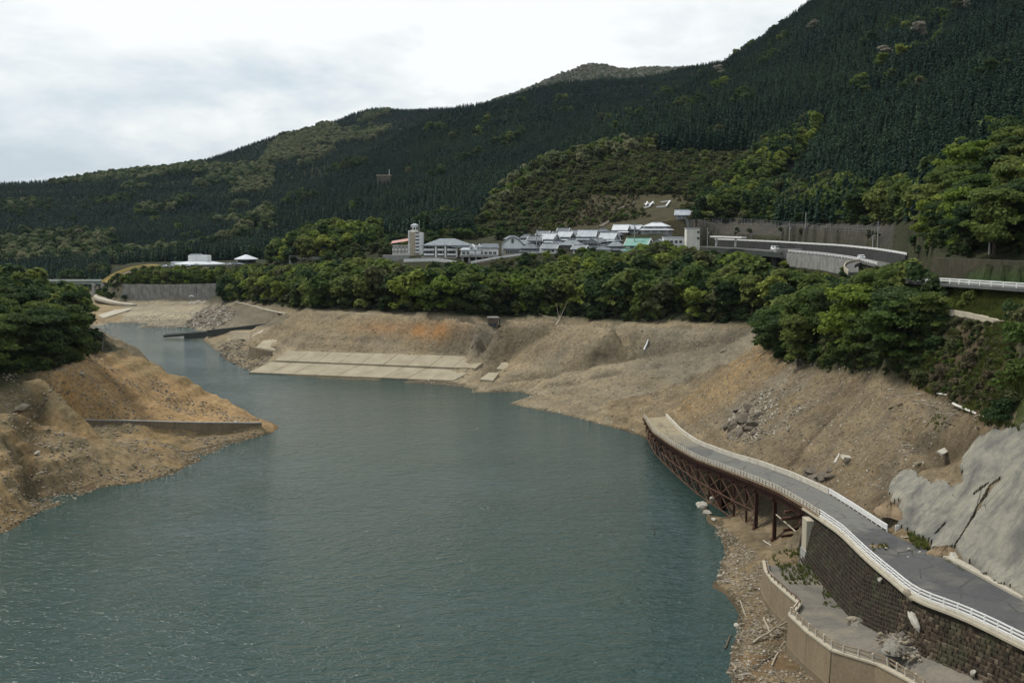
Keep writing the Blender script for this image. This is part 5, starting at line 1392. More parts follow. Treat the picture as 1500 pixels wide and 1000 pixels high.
# dark outcrop in the right slope
oc = wthing('rock_outcrop', hit(1092, 612), 'dark jagged rock outcrop in the bare right slope', 'rock outcrop')
for k, (dx, dy, s) in enumerate([(0, 0, 6.5), (12, 10, 5.2), (-14, 10, 5.0), (8, -16, 4.6), (22, -6, 4.0), (-6, 22, 4.2), (-20, 26, 3.0), (-10, -12, 4.2), (4, 14, 5.0), (-26, 12, 3.4), (16, 22, 3.0)]):
    p = hit(1092 + dx, 612 + dy)
    piece('rock', ROCKS['dark_stone'][k % 4], oc, p - Vector((0, 0, s * 0.08)), rot=(rnd.gauss(0, .4), rnd.gauss(0, .4), rnd.uniform(0, 6)), scale=(s * .9, s * .8, s * .62))
oc2 = wthing('rock_outcrop', hit(1215, 690), 'dark brown broken bank beside the road parapet', 'rock outcrop')
for k, (dx, dy, s) in enumerate([(0, 0, 4.6), (-16, -4, 4.0), (12, 4, 3.6), (-4, 12, 3.2), (-28, 0, 3.0), (-8, 4, 4.0), (6, -6, 3.2), (-22, 6, 3.0)]):
    p = hit(1212 + dx, 690 + dy)
    piece('rock', ROCKS['dark_stone'][k % 4], oc2, p - Vector((0, 0, s * 0.2)), rot=(rnd.gauss(0, .3), rnd.gauss(0, .3), rnd.uniform(0, 6)), scale=(s * 1.2, s * .8, s * .5))

def log(px0, py0, px1, py1, r, mat, label, name='driftwood_log', cat='log', group=None, branches=0, lift=0.1, root_flare=1.0):
    a, b = hit(px0, py0), hit(px1, py1)
    if a.z < 0.05 and b.z < 0.05: a, b = at_z(px0, py0, 0.05), at_z(px1, py1, 0.05)
    a.z += lift; b.z += lift
    n = 5; pts = []
    for k in range(n + 1):
        p = a.lerp(b, k / n); p += Vector((rnd.gauss(0, r * .35), rnd.gauss(0, r * .35), 0)); pts.append(p)
    dz = max(0.0, max(gz(p.x, p.y) + r * .2 - p.z for p in pts))
    for p in pts: p.z += dz * .7
    root = wthing(name, a, label, cat, group)
    MB().tube(pts, [r * root_flare, r, r * .95, r * .85, r * .7, r * .5], 7).build('trunk', mat, root)
    for j in range(branches):
        k = rnd.uniform(.35, .95) * n; i = int(k); q = pts[i].lerp(pts[min(n, i + 1)], k - i); L = (b - a).length * rnd.uniform(.15, .35)
        d = (b - a).normalized() * .5 + Vector((rnd.gauss(0, .6), rnd.gauss(0, .6), abs(rnd.gauss(0, .45))))
        MB().tube([q, q + d * L * .5 + Vector((0, 0, .1)), q + d * L], [r * .5, r * .35, r * .12], 5).build('branch', mat, root)
    return root
dg = 'driftwood on the banks'
log(1395,599,1440,619,0.20,'white_log','long pale log lying on the upper right slope', group=dg)
log(1372,578,1388,580,0.15,'white_log','short pale log in the debris line above the long log', group=dg)
log(1428,612,1440,605,0.12,'driftwood','thin crossed log at the end of the long pale log', group=dg)
log(1302,601,1321,594,0.16,'driftwood_dark','dark forked branch lying on the right slope', group=dg, branches=3)
log(1383,617,1398,624,0.14,'driftwood_dark','dark driftwood by the small green weeds on the right slope', group=dg, branches=2)
log(1392,533,1398,526,0.14,'white_log','small pale log among the dry scrub under the upper road', group=dg)
log(1224,679,1229,665,0.2,'white_log','pale post leaning on the bank above the parapet', group=dg)
log(1136,846,1141,868,0.10,'driftwood','thin pale branch below the curved wall', group=dg, branches=1)
log(1118,905,1132,935,0.13,'driftwood','pale bare branch between the water and the lakeside wall', group=dg, branches=2)
log(1102,942,1156,910,0.16,'driftwood','long diagonal driftwood trunk below the lakeside wall', group=dg, branches=3)
log(1130,976,1148,942,0.12,'driftwood','slim driftwood branch near the foot of the lakeside wall', group=dg, branches=2)
log(1105,980,1135,958,0.15,'driftwood_dark','dark driftwood trunk low on the near shore', group=dg, branches=2)
log(1073,985,1088,972,0.14,'driftwood','driftwood log at the bottom edge by the water', group=dg, branches=2)
log(1062,950,1070,930,0.12,'driftwood_dark','dark branch dipping into the water by the near shore', group=dg, branches=2)
log(1084,880,1093,905,0.09,'driftwood','pale twig on the near shore', group=dg)
log(1195,888,1214,891,0.12,'worn_white','short pale plank on the lower path', name='plank', cat='plank')
log(1253,942,1268,944,0.10,'worn_white','pale stick near the railing of the lower path', name='plank', cat='plank')
log(1322,788,1336,787,0.10,'driftwood','fallen stick on the road by the weeds', group=dg)
log(944,513,949,498,0.28,'bright_white','white pole lying on the grey centre bank', name='white_pole', cat='pole')
log(815,476,822,464,0.25,'driftwood','grey root stump at the top of the centre bank', group=dg, branches=4)
log(690,512,698,503,0.2,'driftwood_dark','dark log at the right end of the upper concrete terrace', group=dg, branches=2)
log(1118,792,1130,800,0.10,'worn_white','pale sticks beside the tall trestle columns', group=dg, branches=2)
log(1055,517,1064,514,0.2,'driftwood_dark','dark log on the gully floor right of the white pole', group=dg, branches=2)
# a snag standing in the water, and the bare sapling on the left bank
sn = wthing('dead_snag', at_z(961, 786, -0.5), 'thin dead branch standing out of the water', 'branch')
p = at_z(961, 786, -0.5)
MB().tube([p, p + Vector((-.4, .3, 1.3)), p + Vector((-.55, .6, 2.2))], [.10, .07, .03], 5).build('stem', 'driftwood_dark', sn)
sp_ = hit(150, 513)
st = wthing('bare_sapling', sp_, 'bare thin sapling leaning out at the edge of the left wood', 'tree')
MB().tube([sp_ - Vector((0, 0, .5)), sp_ + Vector((.3, 0, 2.5)), sp_ + Vector((.9, 0, 5.0)), sp_ + Vector((1.2, 0, 6.6))], [.14, .11, .07, .02], 6).build('trunk', 'bare_bark', st)
for k in range(9):
    z = 1.8 + k * .5; s = 1 if k % 2 else -1; q = sp_ + Vector((.3 + .12 * k, 0, z)); L = 2.2 - .16 * k
    MB().tube([q, q + Vector((s * L * .6, rnd.gauss(0, .4), L * .45)), q + Vector((s * L, rnd.gauss(0, .5), L * 1.0))], [.05, .035, .012], 4).build('branch', 'bare_bark', st)
# slabs and blocks of concrete lying about
def slab(px, py, sx_, sy_, th, mat, label, rz=0.0, tilt=(0, 0), lift=0.0, name='concrete_slab', cat='slab', group=None):
    p = hit(px, py); bm = bmesh.new(); bmesh.ops.create_cube(bm, size=1.0)
    bmesh.ops.subdivide_edges(bm, edges=bm.edges[:], cuts=3, use_grid_fill=True)
    for v in bm.verts: v.co = Vector((v.co.x * sx_ * (1 + rnd.gauss(0, .02)), v.co.y * sy_ * (1 + rnd.gauss(0, .02)), v.co.z * th))
    me = bpy.data.meshes.new(name); bm.to_mesh(me); bm.free(); me.materials.append(MATS[mat])
    o = link(bpy.data.objects.new(name, me)); o.location = p + Vector((0, 0, lift)); o.rotation_euler = (tilt[0], tilt[1], rz)
    return tag(o, label, cat, group)
slab(1243,672,2.6,1.0,0.45,'worn_white','pale broken concrete slab tilted on the bank above the parapet',0.4,(.3,.2),.2)
slab(1385,661,5.2,0.9,0.3,'worn_white','long pale concrete strip on the bank left of the sprayed slope',0.9,(.35,0),.15)
def wall_hit(px, py):
    best = None
    for y in np.arange(95, 156, .5):
        f, tp = foot_at(y), edge(RL, y)
        for k in np.linspace(0, 1, 16):
            p = f.lerp(tp, float(k)); q = project(p.x, p.y, p.z); d = (q[0] - px) ** 2 + (q[1] - py) ** 2
            if best is None or d < best[0]: best = (d, p)
    return best[1]
def wall_lump(px, py, s, mat, label):
    p = wall_hit(px, py)
    o = bpy.data.objects.new('broken_block', rnd.choice(ROCKS[mat])); o.location = p + Vector((-.35, 0, 0)); o.scale = s; o.rotation_euler = (.5, .3, rnd.uniform(-.3, .3))
    tag(link(o), label, 'block')
wall_lump(1345, 910, (1.0, 3.6, .9), 'pale_stone', 'long broken white concrete block sticking out of the masonry wall')
wall_lump(1336, 872, (1.0, 2.0, 1.2), 'boulder_stone', 'grey concrete fragment high on the masonry wall')
wall_lump(1292, 850, (.6, .8, .7), 'pale_stone', 'small pale lump set in the far part of the masonry wall')
wall_lump(1432, 985, (.6, .7, 1.2), 'pale_stone', 'small pale block low on the near part of the masonry wall')
for px, py, s_, l in ((1298, 802, .35, 'left'), (1331, 803, .4, 'middle'), (1347, 808, .45, 'right'), (1330, 815, .3, 'nearest')):
    p = at_z(px, py, 12.95)
    o = bpy.data.objects.new('broken_stone', rnd.choice(ROCKS['pale_stone'])); o.location = p; o.scale = (s_ * 1.6, s_ * 1.2, s_ * .6); o.rotation_euler.z = rnd.uniform(0, 6)
    tag(link(o), l + ' pale stone of those fallen on the old road by the weeds', 'stone', 'stones fallen on the road')
# debris piles: silt heaps on the verge
def heap(px, py, rx, ry_, h, mat, label, rz=0.0, name='silt_heap', cat='heap', z=None):
    p = hit(px, py)
    if z is not None: p = at_z(px, py, z)
    n, k = 30, 8; V = []; Fc = []
    for j in range(k + 1):
        r = j / k
        for i in range(n):
            a = 2 * PI * i / n; w = 1 + .18 * math.sin(3 * a + px) + .1 * math.sin(5 * a + py)
            V.append((math.cos(a) * rx * r * w, math.sin(a) * ry_ * r * w, h * (1 - r ** 1.6) * (1 + rnd.gauss(0, .13)) - (.25 if j == k else 0)))
    for j in range(k):
        for i in range(n): Fc.append((j * n + i, (j + 1) * n + i, (j + 1) * n + (i + 1) % n, j * n + (i + 1) % n))
    if name == 'silt_heap':
        for _ in range(int(rx * ry_ * 14)):
            a = rnd.uniform(0, 6.283); r = rnd.random() ** .6 * 1.2
            RP.append((p.x + math.cos(a) * rx * r, p.y + math.sin(a) * ry_ * r, p.z + max(0, h * (1 - r ** 1.6)) - .02)); RS_.append(rnd.uniform(.06, .3)); RI.append(rnd.choice((0, 1, 2, 3)))
    if name == 'rubble_heap':
        for _ in range(int(rx * ry_ * 45)):
            a = rnd.uniform(0, 6.283); r = rnd.random() ** .6 * 1.15
            RP.append((p.x + math.cos(a) * rx * r, p.y + math.sin(a) * ry_ * r, p.z + max(0, h * (1 - r ** 1.6)) - .02)); RS_.append(rnd.uniform(.10, .5) if rnd.random() < .9 else rnd.uniform(.5, .9)); RI.append(rnd.choice((0, 1, 2, 3, 4)))
    o = MB().add(V, Fc).build(name, mat); o.location = p; o.rotation_euler.z = rz
    return tag(o, label, cat)
mat_weathered('orange_silt', (0.205, 0.145, 0.088), (0.265, 0.195, 0.120), 0.9, 0.95, bumpd=0.1)
heap(1388,812,2.2,1.6,1.0,'orange_silt','orange silt heap at the foot of the sprayed concrete', z=13.0)
heap(1306,750,1.9,3.0,1.2,'orange_silt','orange silt heap behind the end of the white guard rail')
heap(1330,945,2.6,3.6,1.2,'rubble_stone','grey rubble heap fallen against the masonry wall on the lower path', name='rubble_heap')
heap(1266,914,1.6,1.6,0.8,'rubble_stone','small rubble heap on the lower path under the masonry wall', name='rubble_heap')
heap(1288,800,1.2,0.9,0.12,'orange_silt','thin patch of silt and weeds on the old road', z=12.6)

RP = np.array(RP); forest('rubble_stones', RP, np.array(RS_), RI, rock_c, 'small stones and rubble strewn over the bare banks')

# drift litter: sticks and twigs too many to count
def stick_mesh(seed, L, r, mat):
    q = random.Random(seed); p = [Vector((-L / 2, 0, r)), Vector((-L * .1, q.gauss(0, .06 * L), r * 1.6)), Vector((L / 2, q.gauss(0, .08 * L), r * 2))]
    m = MB().tube(p, [r, r * .85, r * .35], 4)
    if seed % 2: m.tube([p[1], p[1] + Vector((L * .2, L * .16, r * 2))], [r * .6, r * .2], 4)
    return m.mesh('stick', mat)
stick_c = protos('drift_sticks', [(stick_mesh(k, 1.0, .035, m), None) for k, m in enumerate(('driftwood', 'driftwood', 'driftwood_dark', 'white_log', 'driftwood', 'driftwood_dark'))])
SP_ = []; SS_ = []
def litter(poly, n, s0, s1, seed, xr, yr, thr=-9):
    rg = np.random.default_rng(seed); X = rg.uniform(*xr, n * 14); Y = rg.uniform(*yr, n * 14); Z = ground(X, Y); px, py = project(X, Y, Z)
    for i in np.where(in_poly(px, py, poly) & (Z > .15) & (fbm(X, Y, 5, 3, seed) > thr))[0][:n]: SP_.append((X[i], Y[i], Z[i] + .03)); SS_.append(s0 + (s1 - s0) * rg.random() ** 2)
litter([(1300,568),(1330,572),(1400,594),(1470,612),(1465,624),(1395,612),(1330,588),(1300,578)], 460, .4, 2.0, 901, (50, 75), (135, 210))
litter([(1075,885),(1120,870),(1160,915),(1160,960),(1200,1005),(1065,1005)], 520, .25, 1.5, 902, (20, 38), (110, 150), -.05)
litter([(1040,780),(1115,800),(1120,870),(1080,880),(1050,850)], 160, .3, 1.5, 903, (24, 38), (140, 185), 0)
litter([(1230,640),(1440,640),(1300,720),(1230,690)], 120, .3, 1.6, 904, (45, 66), (130, 190), .1)
litter([(0,560),(320,605),(400,630),(270,690),(0,780)], 220, .4, 2.0, 905, (-112, -55), (180, 300), 0)
litter([(700,478),(850,470),(830,490),(740,515)], 120, .6, 3.0, 906, (-20, 40), (330, 410), 0)
forest('drift_litter', np.array(SP_), np.array(SS_), nrng.integers(0, 6, len(SP_)), stick_c, 'sticks and twigs of driftwood littering the banks')

# weeds and grass
def tuft_mesh(seed):
    rg = np.random.default_rng(seed); n = 26
    a = rg.uniform(0, 6.28, n); r = rg.uniform(0, .3, n); h = rg.uniform(.35, 1.0, n); P = np.stack([np.cos(a) * r, np.sin(a) * r, 0 * a], 1)
    tipp = P + np.stack([np.cos(a) * h * .45, np.sin(a) * h * .45, h], 1); s = np.stack([-np.sin(a), np.cos(a), 0 * a], 1) * .07
    V = np.stack([P - s, P + s, tipp + s * .2, tipp - s * .2], 1).reshape(-1, 3)
    return np_mesh('tuft', V, np.arange(4 * n).reshape(-1, 4), 'grass_blade')
tufts = protos('grass_tufts', [(tuft_mesh(k), None) for k in range(3)])
GP = []; GS = []
def grass(poly, n, s0, s1, seed, xr, yr, thr=-0.1, sc=4, zf=None):
    rg = np.random.default_rng(seed); X = rg.uniform(*xr, n * 15); Y = rg.uniform(*yr, n * 15); Z = ground(X, Y)
    if zf is not None: Z = np.maximum(Z, zf)
    px, py = project(X, Y, Z); k = np.where(in_poly(px, py, poly) & (fbm(X, Y, sc, 3, seed) > thr) & (Z > .5))[0][:n]
    for i in k: GP.append((X[i], Y[i], Z[i])); GS.append(rg.uniform(s0, s1))
grass([(1130,815),(1165,800),(1205,840),(1225,870),(1190,880),(1150,850)], 300, .2, .5, 601, (34, 44), (140, 170), -0.05, 3, 5.1)
grass([(1205,860),(1250,885),(1245,905),(1205,885)], 60, .2, .45, 602, (36, 42), (130, 150), -.05, 2, 5.2)
grass([(1385,418),(1500,428),(1500,478),(1385,452)], 2400, .5, 1.0, 603, (66, 100), (140, 215), -.9)
grass([(1310,500),(1500,470),(1530,640),(1440,620),(1340,565)], 1500, .5, 1.2, 604, (54, 90), (130, 215), .0, 5)
grass([(1325,778),(1350,782),(1362,808),(1340,802)], 60, .3, .7, 605, (46, 53), (128, 142), -9, 2, 12.9)
grass([(1278,797),(1300,797),(1300,806),(1278,806)], 24, .2, .4, 606, (43, 49), (130, 142), -9, 2, 12.75)
grass([(1350,598),(1380,598),(1390,640),(1350,630)], 160, .2, .5, 607, (52, 68), (140, 180), 0.05, 3)
grass([(1170,700),(1420,835),(1400,850),(1160,740)], 60, .3, .6, 608, (50.6, 52.5), (112, 138), -9, 2)
forest('grass', np.array(GP), np.array(GS), nrng.integers(0, 3, len(GP)), tufts, 'green grass and weeds in patches')
# low bushes
bush_me = [crown_mesh('foliage', 700 + k, 900, 0.16, H=2.4, R=1.5, base=0.02, lobes=7) for k in range(3)]
def bush(px, py, s, mat, label, group=None, name='bush'):
    p = hit(px, py); root = thing(name, p - Vector((0, 0, .15)), label, 'bush', group, rnd.uniform(0, 6))
    c = piece('foliage', rnd.choice(bush_me), root, (0, 0, 0), scale=(s, s, s))
    c.material_slots[0].link = 'OBJECT'; c.material_slots[0].material = MATS[mat]
    MB().tube([(0, 0, -.3), (0.05, 0, .8 * s)], [.09, .04], 5).build('stem', 'bark', root)
    return root
for px, py, s, m, l in [(1470,618,1.4,'leaf_dark','dark low bush at the top of the sprayed concrete'),(1452,624,1.0,'leaf_dark','smaller dark bush at the top edge of the sprayed concrete'),(1490,575,1.9,'leaf_mid','green bush at the right edge above the sprayed concrete'),(1496,530,2.2,'leaf_mid','tall green bush at the right edge under the upper road'),(1480,600,1.2,'leaf_olive','olive bush at the right edge near the dark low bush'),
        (1498,495,1.9,'leaf_olive','olive bush just below the concrete ledge end'),(1478,470,1.4,'leaf_dark','dark bush at the end of the concrete ledge'),(1420,448,1.2,'leaf_mid','green bush behind the concrete ledge'),(1372,440,2.0,'leaf_dark','dark round bush at the left end of the green slope'),
        (1345,570,1.3,'leaf_olive','olive bush under the tree clump on the right slope'),(1380,560,1.1,'leaf_brown','dry brown bush in the scrub below the upper road'),(1420,540,1.2,'leaf_brown','dry brown bush in the middle of the scrub below the upper road'),(1450,570,1.1,'leaf_brown','dry brown bush low in the scrub by the sprayed concrete'),(1395,520,1.3,'leaf_olive','olive bush right of the tree clump in the scrub')]:
    bush(px, py, s, m, l, 'bushes on the right slope')

# ================================================================= VILLAGE, ROADS AND STRUCTURES BEYOND
def off_line(pl, d, dz=0.0):
    return [p + Vector((0, 0, dz)) for p in offset(pl, d)]
def hip(m, cx, cy, z, w, d, h, ridge, ov=0.7, th=0.25):
    """hipped or gabled roof: ridge along x of length ridge"""
    x, y, r = w / 2 + ov, d / 2 + ov, ridge / 2
    V = [(cx - x, cy - y, z), (cx + x, cy - y, z), (cx + x, cy + y, z), (cx - x, cy + y, z)]
    V += [(a, b, c + th) for a, b, c in V]
    V += [(cx - r, cy, z + h + th), (cx + r, cy, z + h + th)]
    m.add(V, [(0, 3, 2, 1), (0, 1, 5, 4), (1, 2, 6, 5), (2, 3, 7, 6), (3, 0, 4, 7), (4, 5, 9, 8), (6, 7, 8, 9), (5, 6, 9), (7, 4, 8)])
def windows(root, x0, x1, n, y, z, w, h, d=-1, frame='grey_wall', axis='x'):
    pm = None
    for i in range(n):
        u = x0 + (x1 - x0) * (i + .5) / n
        loc = (u, y + d * 0.04, z) if axis == 'x' else (y + d * 0.04, u, z)
        sz = (w, 0.14, h) if axis == 'x' else (0.14, w, h)
        o = MB().box((0, 0, 0), sz).build('window', 'window_glass', root); o.location = loc
        f = MB()
        if axis == 'x':
            f.box((0, d * .05, -h / 2), (w + .3, .16, .12)); f.box((0, d * .05, h / 2), (w + .3, .16, .12)); f.box((0, d * .06, 0), (.09, .12, h))
        else:
            f.box((d * .05, 0, -h / 2), (.16, w + .3, .12)); f.box((d * .05, 0, h / 2), (.16, w + .3, .12)); f.box((d * .06, 0, 0), (.12, .09, h))
        f.build('frame', frame, o)
def scale_at(p): return p.y / FOC
VG = 'houses of the village'
def house(px, py, wpx, hpx, label, roof='slate_roof', wall='white_wall', storeys=1, kind='hip', rz=0.0, deep=0.8, rise=0.42, lift=0.0, group=VG, nwin=3, trim=None):
    """a house whose front foot is seen at (px, py), wpx pixels wide and hpx tall"""
    p = hit(px, py); k = scale_at(p); w, H = wpx * k, hpx * k; d = w * deep
    root = thing('house', p + Vector((0, d / 2 * math.cos(rz), lift)), label, 'house', group, rz)
    rh = w * rise * 0.62; wh = max(2.2, H - rh)
    ov = 0.75
    if storeys == 1:
        MB().box((0, 0, wh / 2 - 2.5), (w, d, wh + 5)).build('wall', wall, root)
        windows(root, -w * .42, w * .42, nwin, -d / 2, wh * .5, w / nwin * .5, min(1.5, wh * .42))
        zt = wh
    else:
        l = wh * 0.52; w2, d2 = w * .78, d * .78
        MB().box((0, 0, l / 2 - 2.5), (w, d, l + 5)).build('wall', wall, root)
        m = MB(); x, y = w / 2 + ov, d / 2 + ov; a, b = w2 / 2, d2 / 2; zz = l + .9
        m.add([(-x, -y, l), (x, -y, l), (x, y, l), (-x, y, l), (-a, -b, zz), (a, -b, zz), (a, b, zz), (-a, b, zz)], [(0, 1, 5, 4), (1, 2, 6, 5), (2, 3, 7, 6), (3, 0, 4, 7), (0, 3, 2, 1)])
        m.build('lower_roof', roof, root)
        MB().box((0, 0, (l + wh) / 2), (w2, d2, wh - l)).build('upper_wall', wall, root)
        windows(root, -w * .42, w * .42, nwin, -d / 2, l * .5, w / nwin * .5, min(1.5, l * .5))
        windows(root, -w2 * .42, w2 * .42, max(2, nwin - 1), -d2 / 2, (zz + wh) / 2, w2 / nwin * .5, max(.7, min(1.3, (wh - zz) * .6)))
        zt = wh; w, d = w2, d2
    m = MB()
    if kind == 'hip': hip(m, 0, 0, zt, w, d, rh, w * .45, ov)
    elif kind == 'gable':
        x, y = w / 2 + ov, d / 2 + ov; dz = rh * ov / (d / 2)
        for s_ in (-1, 1):
            V = [(-x, s_ * y, zt - dz * .9), (x, s_ * y, zt - dz * .9), (x, 0, zt + rh), (-x, 0, zt + rh)]
            m.add(V + [(a, b, c + .32) for a, b, c in V], [(0, 1, 2, 3), (4, 7, 6, 5), (0, 4, 5, 1), (1, 5, 6, 2), (2, 6, 7, 3), (3, 7, 4, 0)])
        g_ = MB()
        for s_ in (-1, 1):
            u = s_ * (w / 2 - .05)
            g_.add([(u, -d / 2, zt - .1), (u, d / 2, zt - .1), (u, 0, zt + rh - .05), (u - s_ * .3, -d / 2, zt - .1), (u - s_ * .3, d / 2, zt - .1), (u - s_ * .3, 0, zt + rh - .05)], [(0, 1, 2), (5, 4, 3), (0, 3, 4, 1), (1, 4, 5, 2), (2, 5, 3, 0)])
        g_.build('gable_wall', 'white_wall' if wall != 'timber_wall' else 'grey_wall', root)
        bb = MB()
        for s_ in (-1, 1):
            for q_ in (-1, 1): bb.beam((s_ * (x + .05), q_ * y, zt - dz * .9 + .1), (s_ * (x + .05), 0, zt + rh + .1), .18, .55)
        bb.build('bargeboard', 'white_wall', root)
    elif kind == 'front':
        q = MB(); hip(q, 0, 0, zt, d, w, rh, d + 2 * ov, ov)
        m.add([(b, -a, c) for a, b, c in q.v], q.f)
        MB().add([(-w / 2, -d / 2 + .02, zt), (w / 2, -d / 2 + .02, zt), (0, -d / 2 + .02, zt + rh * .86), (-w / 2, d / 2 - .02, zt), (w / 2, d / 2 - .02, zt), (0, d / 2 - .02, zt + rh * .86)], [(0, 1, 2), (5, 4, 3), (0, 3, 4, 1), (1, 4, 5, 2), (2, 5, 3, 0)]).build('gable_wall', wall, root)
    elif kind == 'flat': m.box((0, 0, zt + .15), (w + .5, d + .5, .3))
    rf = m.build('roof', roof, root)
    if kind in ('gable', 'hip'):
        L = (w + 2 * ov) if kind == 'gable' else w * .45
        MB().beam((-L / 2, 0, zt + rh + .32), (L / 2, 0, zt + rh + .32), .45, .28).build('ridge', trim or roof, rf)
    return root
H = house
H(764,369,24,17,'low grey-roofed house nearest the arched white hall','grey_roof','timber_wall',1,'hip',-0.27)
H(786,362,20,15,'grey-roofed house second from the arched white hall','slate_roof','grey_wall',1,'gable',-0.38)
H(777,373,26,15,'two-storey dark timber house beside the road rail','slate_roof','timber_wall',2,'hip',-0.25)
H(806,361,25,18,'house with a pale wide roof left of the village middle','pale_roof','grey_wall',2,'gable',-0.66)
H(808,371,22,12,'small white house with a car port at the road rail','grey_roof','white_wall',1,'gable',-0.46)
H(830,358,24,18,'bright gabled house rising behind the middle row','pale_roof','timber_wall',2,'gable',-0.60)
H(838,367,28,14,'low house with a long grey roof in the middle row','grey_roof','timber_wall',1,'hip',-0.30)
H(862,357,30,19,'largest gabled grey house in the village middle','pale_roof','grey_wall',2,'gable',-0.30)
H(868,369,26,19,'grey house turning its gable to the lake','grey_roof','timber_wall',2,'front',-.2)
H(886,374,22,11,'low house with a dark roof below the gable house','slate_roof','white_wall',1,'hip',-0.30)
H(893,357,28,15,'long pale-roofed house left of the green roof','pale_roof','grey_wall',2,'gable',-0.55)
H(903,371,24,16,'dark house close against the green-roofed building','grey_roof','timber_wall',2,'hip',-0.30)
H(911,345,24,15,'upper house with a silver roof behind the green-roofed building','silver_roof','timber_wall',2,'gable',-0.38)
H(931,342,18,11,'small upper house between two longer roofs','pale_roof','grey_wall',1,'gable',-0.66)
H(963,342,42,15,'long upper house with a bright flat-pitched roof','silver_roof','grey_wall',2,'hip',-0.40,.5,.2)
H(821,352,18,12,'small dark house at the back of the village row','slate_roof','timber_wall',1,'gable',-0.46)
H(884,347,16,11,'small back house under the brown hillside','slate_roof','grey_wall',1,'hip',-0.30)
H(750,358,18,12,'small grey house behind the arched white hall','grey_roof','timber_wall',1,'hip',-0.30)
H(847,349,16,11,'dark small house behind the bright gabled one','slate_roof','timber_wall',1,'gable',-0.60)
H(1003,322,22,7,'low shed with a pale lean roof up the slope','pale_roof','grey_wall',1,'gable',-0.30,.5)
H(937,377,42,27,'white building with a large green roof','green_roof','cream_wall',2,'gable',-0.55,.6,.34)
H(967,373,20,22,'white gabled house right of the green roof','grey_roof','white_wall',1,'front',-.3,1.2,.6)
H(797,352,20,13,'dark-roofed house at the back between two pale ones','slate_roof','timber_wall',2,'gable',-.5)
H(817,367,20,13,'small house with a grey hipped roof just above the road rail','slate_roof','white_wall',1,'hip',-.3)
H(851,372,18,11,'little white house at the foot of the gable house','grey_roof','white_wall',1,'gable',-.5)
H(879,363,20,13,'dark house between the gable house and the long pale roof','slate_roof','timber_wall',2,'hip',-.4)
H(826,345,14,9,'small hut at the top left of the village','slate_roof','grey_wall',1,'gable',-.3)
H(900,352,20,11,'dark-roofed house just under the upper silver roof','slate_roof','timber_wall',1,'hip',-.35)
H(772,356,20,12,'dark hipped house behind the arched hall end','slate_roof','timber_wall',2,'hip',-.25)
# flat-roofed wing and white tower block
def block(px, py, wpx, hpx, dpx, wall, label, name='building', cat='building', rz=0.0, wins=((.5, 2),), roofm='pale_roof', side=True):
    p = hit(px, py); k = scale_at(p); w, h, d = wpx * k, hpx * k, dpx * k
    root = thing(name, p + Vector((0, d / 2, 0)), label, cat, None, rz)
    MB().box((0, 0, h / 2 - 2), (w, d, h + 4)).build('wall', wall, root)
    MB().box((0, 0, h + .14), (w + .4, d + .4, .3)).build('roof', roofm, root)
    for f, n in wins: windows(root, -w * .44, w * .44, n, -d / 2, h * f, min(1.6, w / n * .5), min(1.4, h * .2))
    return root, w, h, d, p
block(987,366,30,18,18,'white_wall','low flat-roofed white wing left of the white tower block',wins=((.65, 4),(.25, 4)))
r_, w, h, d, p = block(1015,372,19,37,20,'cream_wall','plain white tower block at the right end of the village',wins=())
for zf in (.62, .86):
    windows(r_, w * .30, w * .46, 1, -d / 2, h * zf, .8, .9)
block(1045,372,36,7,16,'white_wall','low white garage right of the white tower block',wins=((.5, 3),),roofm='silver_roof')

# hotel with turret
p = hit(588, 377); k = scale_at(p)
ht = thing('hotel', p, 'white hotel with a pink-roofed lattice wing and a stair tower with turret', 'hotel')
w = 26 * k; x0 = -13 * k
MB().box((x0 + w / 2, 5, 3.2 * k * 2 - 2), (w, 10, 28 * k)).build('wing_wall', 'cream_wall', ht)
m = MB(); z = 21.0 * k
z = 20.2 * k; m.add([(x0 - .8, -1.0, z), (x0 + w, -1.0, z + 1.5), (x0 + w, 11, z + 1.5), (x0 - .8, 11, z), (x0 - .5, 5, z + 1.2), (x0 + w, 5, z + 2.7)], [(0, 1, 5, 4), (2, 3, 4, 5), (0, 4, 3), (1, 2, 5), (0, 3, 2, 1)]); m.build('wing_roof', 'pink_roof', ht)
for row in range(2):
    for i in range(5):
        u = x0 + w * (i + .5) / 5; zc = (8.0 + row * 6.2) * k
        o = MB().box((0, 0, 0), (w / 5 * .72, .16, 4.6 * k)).build('window', 'window_glass', ht); o.location = (u, -0.04, zc)
        f = MB(); a, b = w / 5 * .36, 2.3 * k
        f.beam((-a, -.1, -b), (a, -.1, b), .1, .28); f.beam((-a, -.1, b), (a, -.1, -b), .1, .28); f.build('lattice', 'cream_wall', o)
for zc in (4.4, 11.1, 17.4):
    MB().box((x0 + w / 2, -.25, zc * k), (w, .6, .35)).build('ledge', 'cream_wall', ht)
tx = 19.5 * k
MB().box((tx, 4.5, 16 * k), (14.5 * k, 10, 42 * k)).build('tower_wall', 'tan_wall', ht)
MB().box((tx + 9.3 * k, 4.2, 16 * k), (4.6 * k, 9.6, 40 * k)).build('side_wall', 'white_wall', ht)
MB().box((tx - 8.2 * k, 4.0, 17 * k), (2.2 * k, 9, 44 * k)).build('shaft', 'white_wall', ht)
for i in range(6):
    zc = (8 + 5.0 * i) * k
    MB().box((tx + 4.2 * k, -.9, zc), (5.6 * k, 1.2, .9)).build('balcony', 'white_wall', ht)
    o = MB().box((0, 0, 0), (4.6 * k, .15, 2.2 * k)).build('window', 'window_glass', ht); o.location = (tx + 4.2 * k, -.54, zc + 2.0 * k)
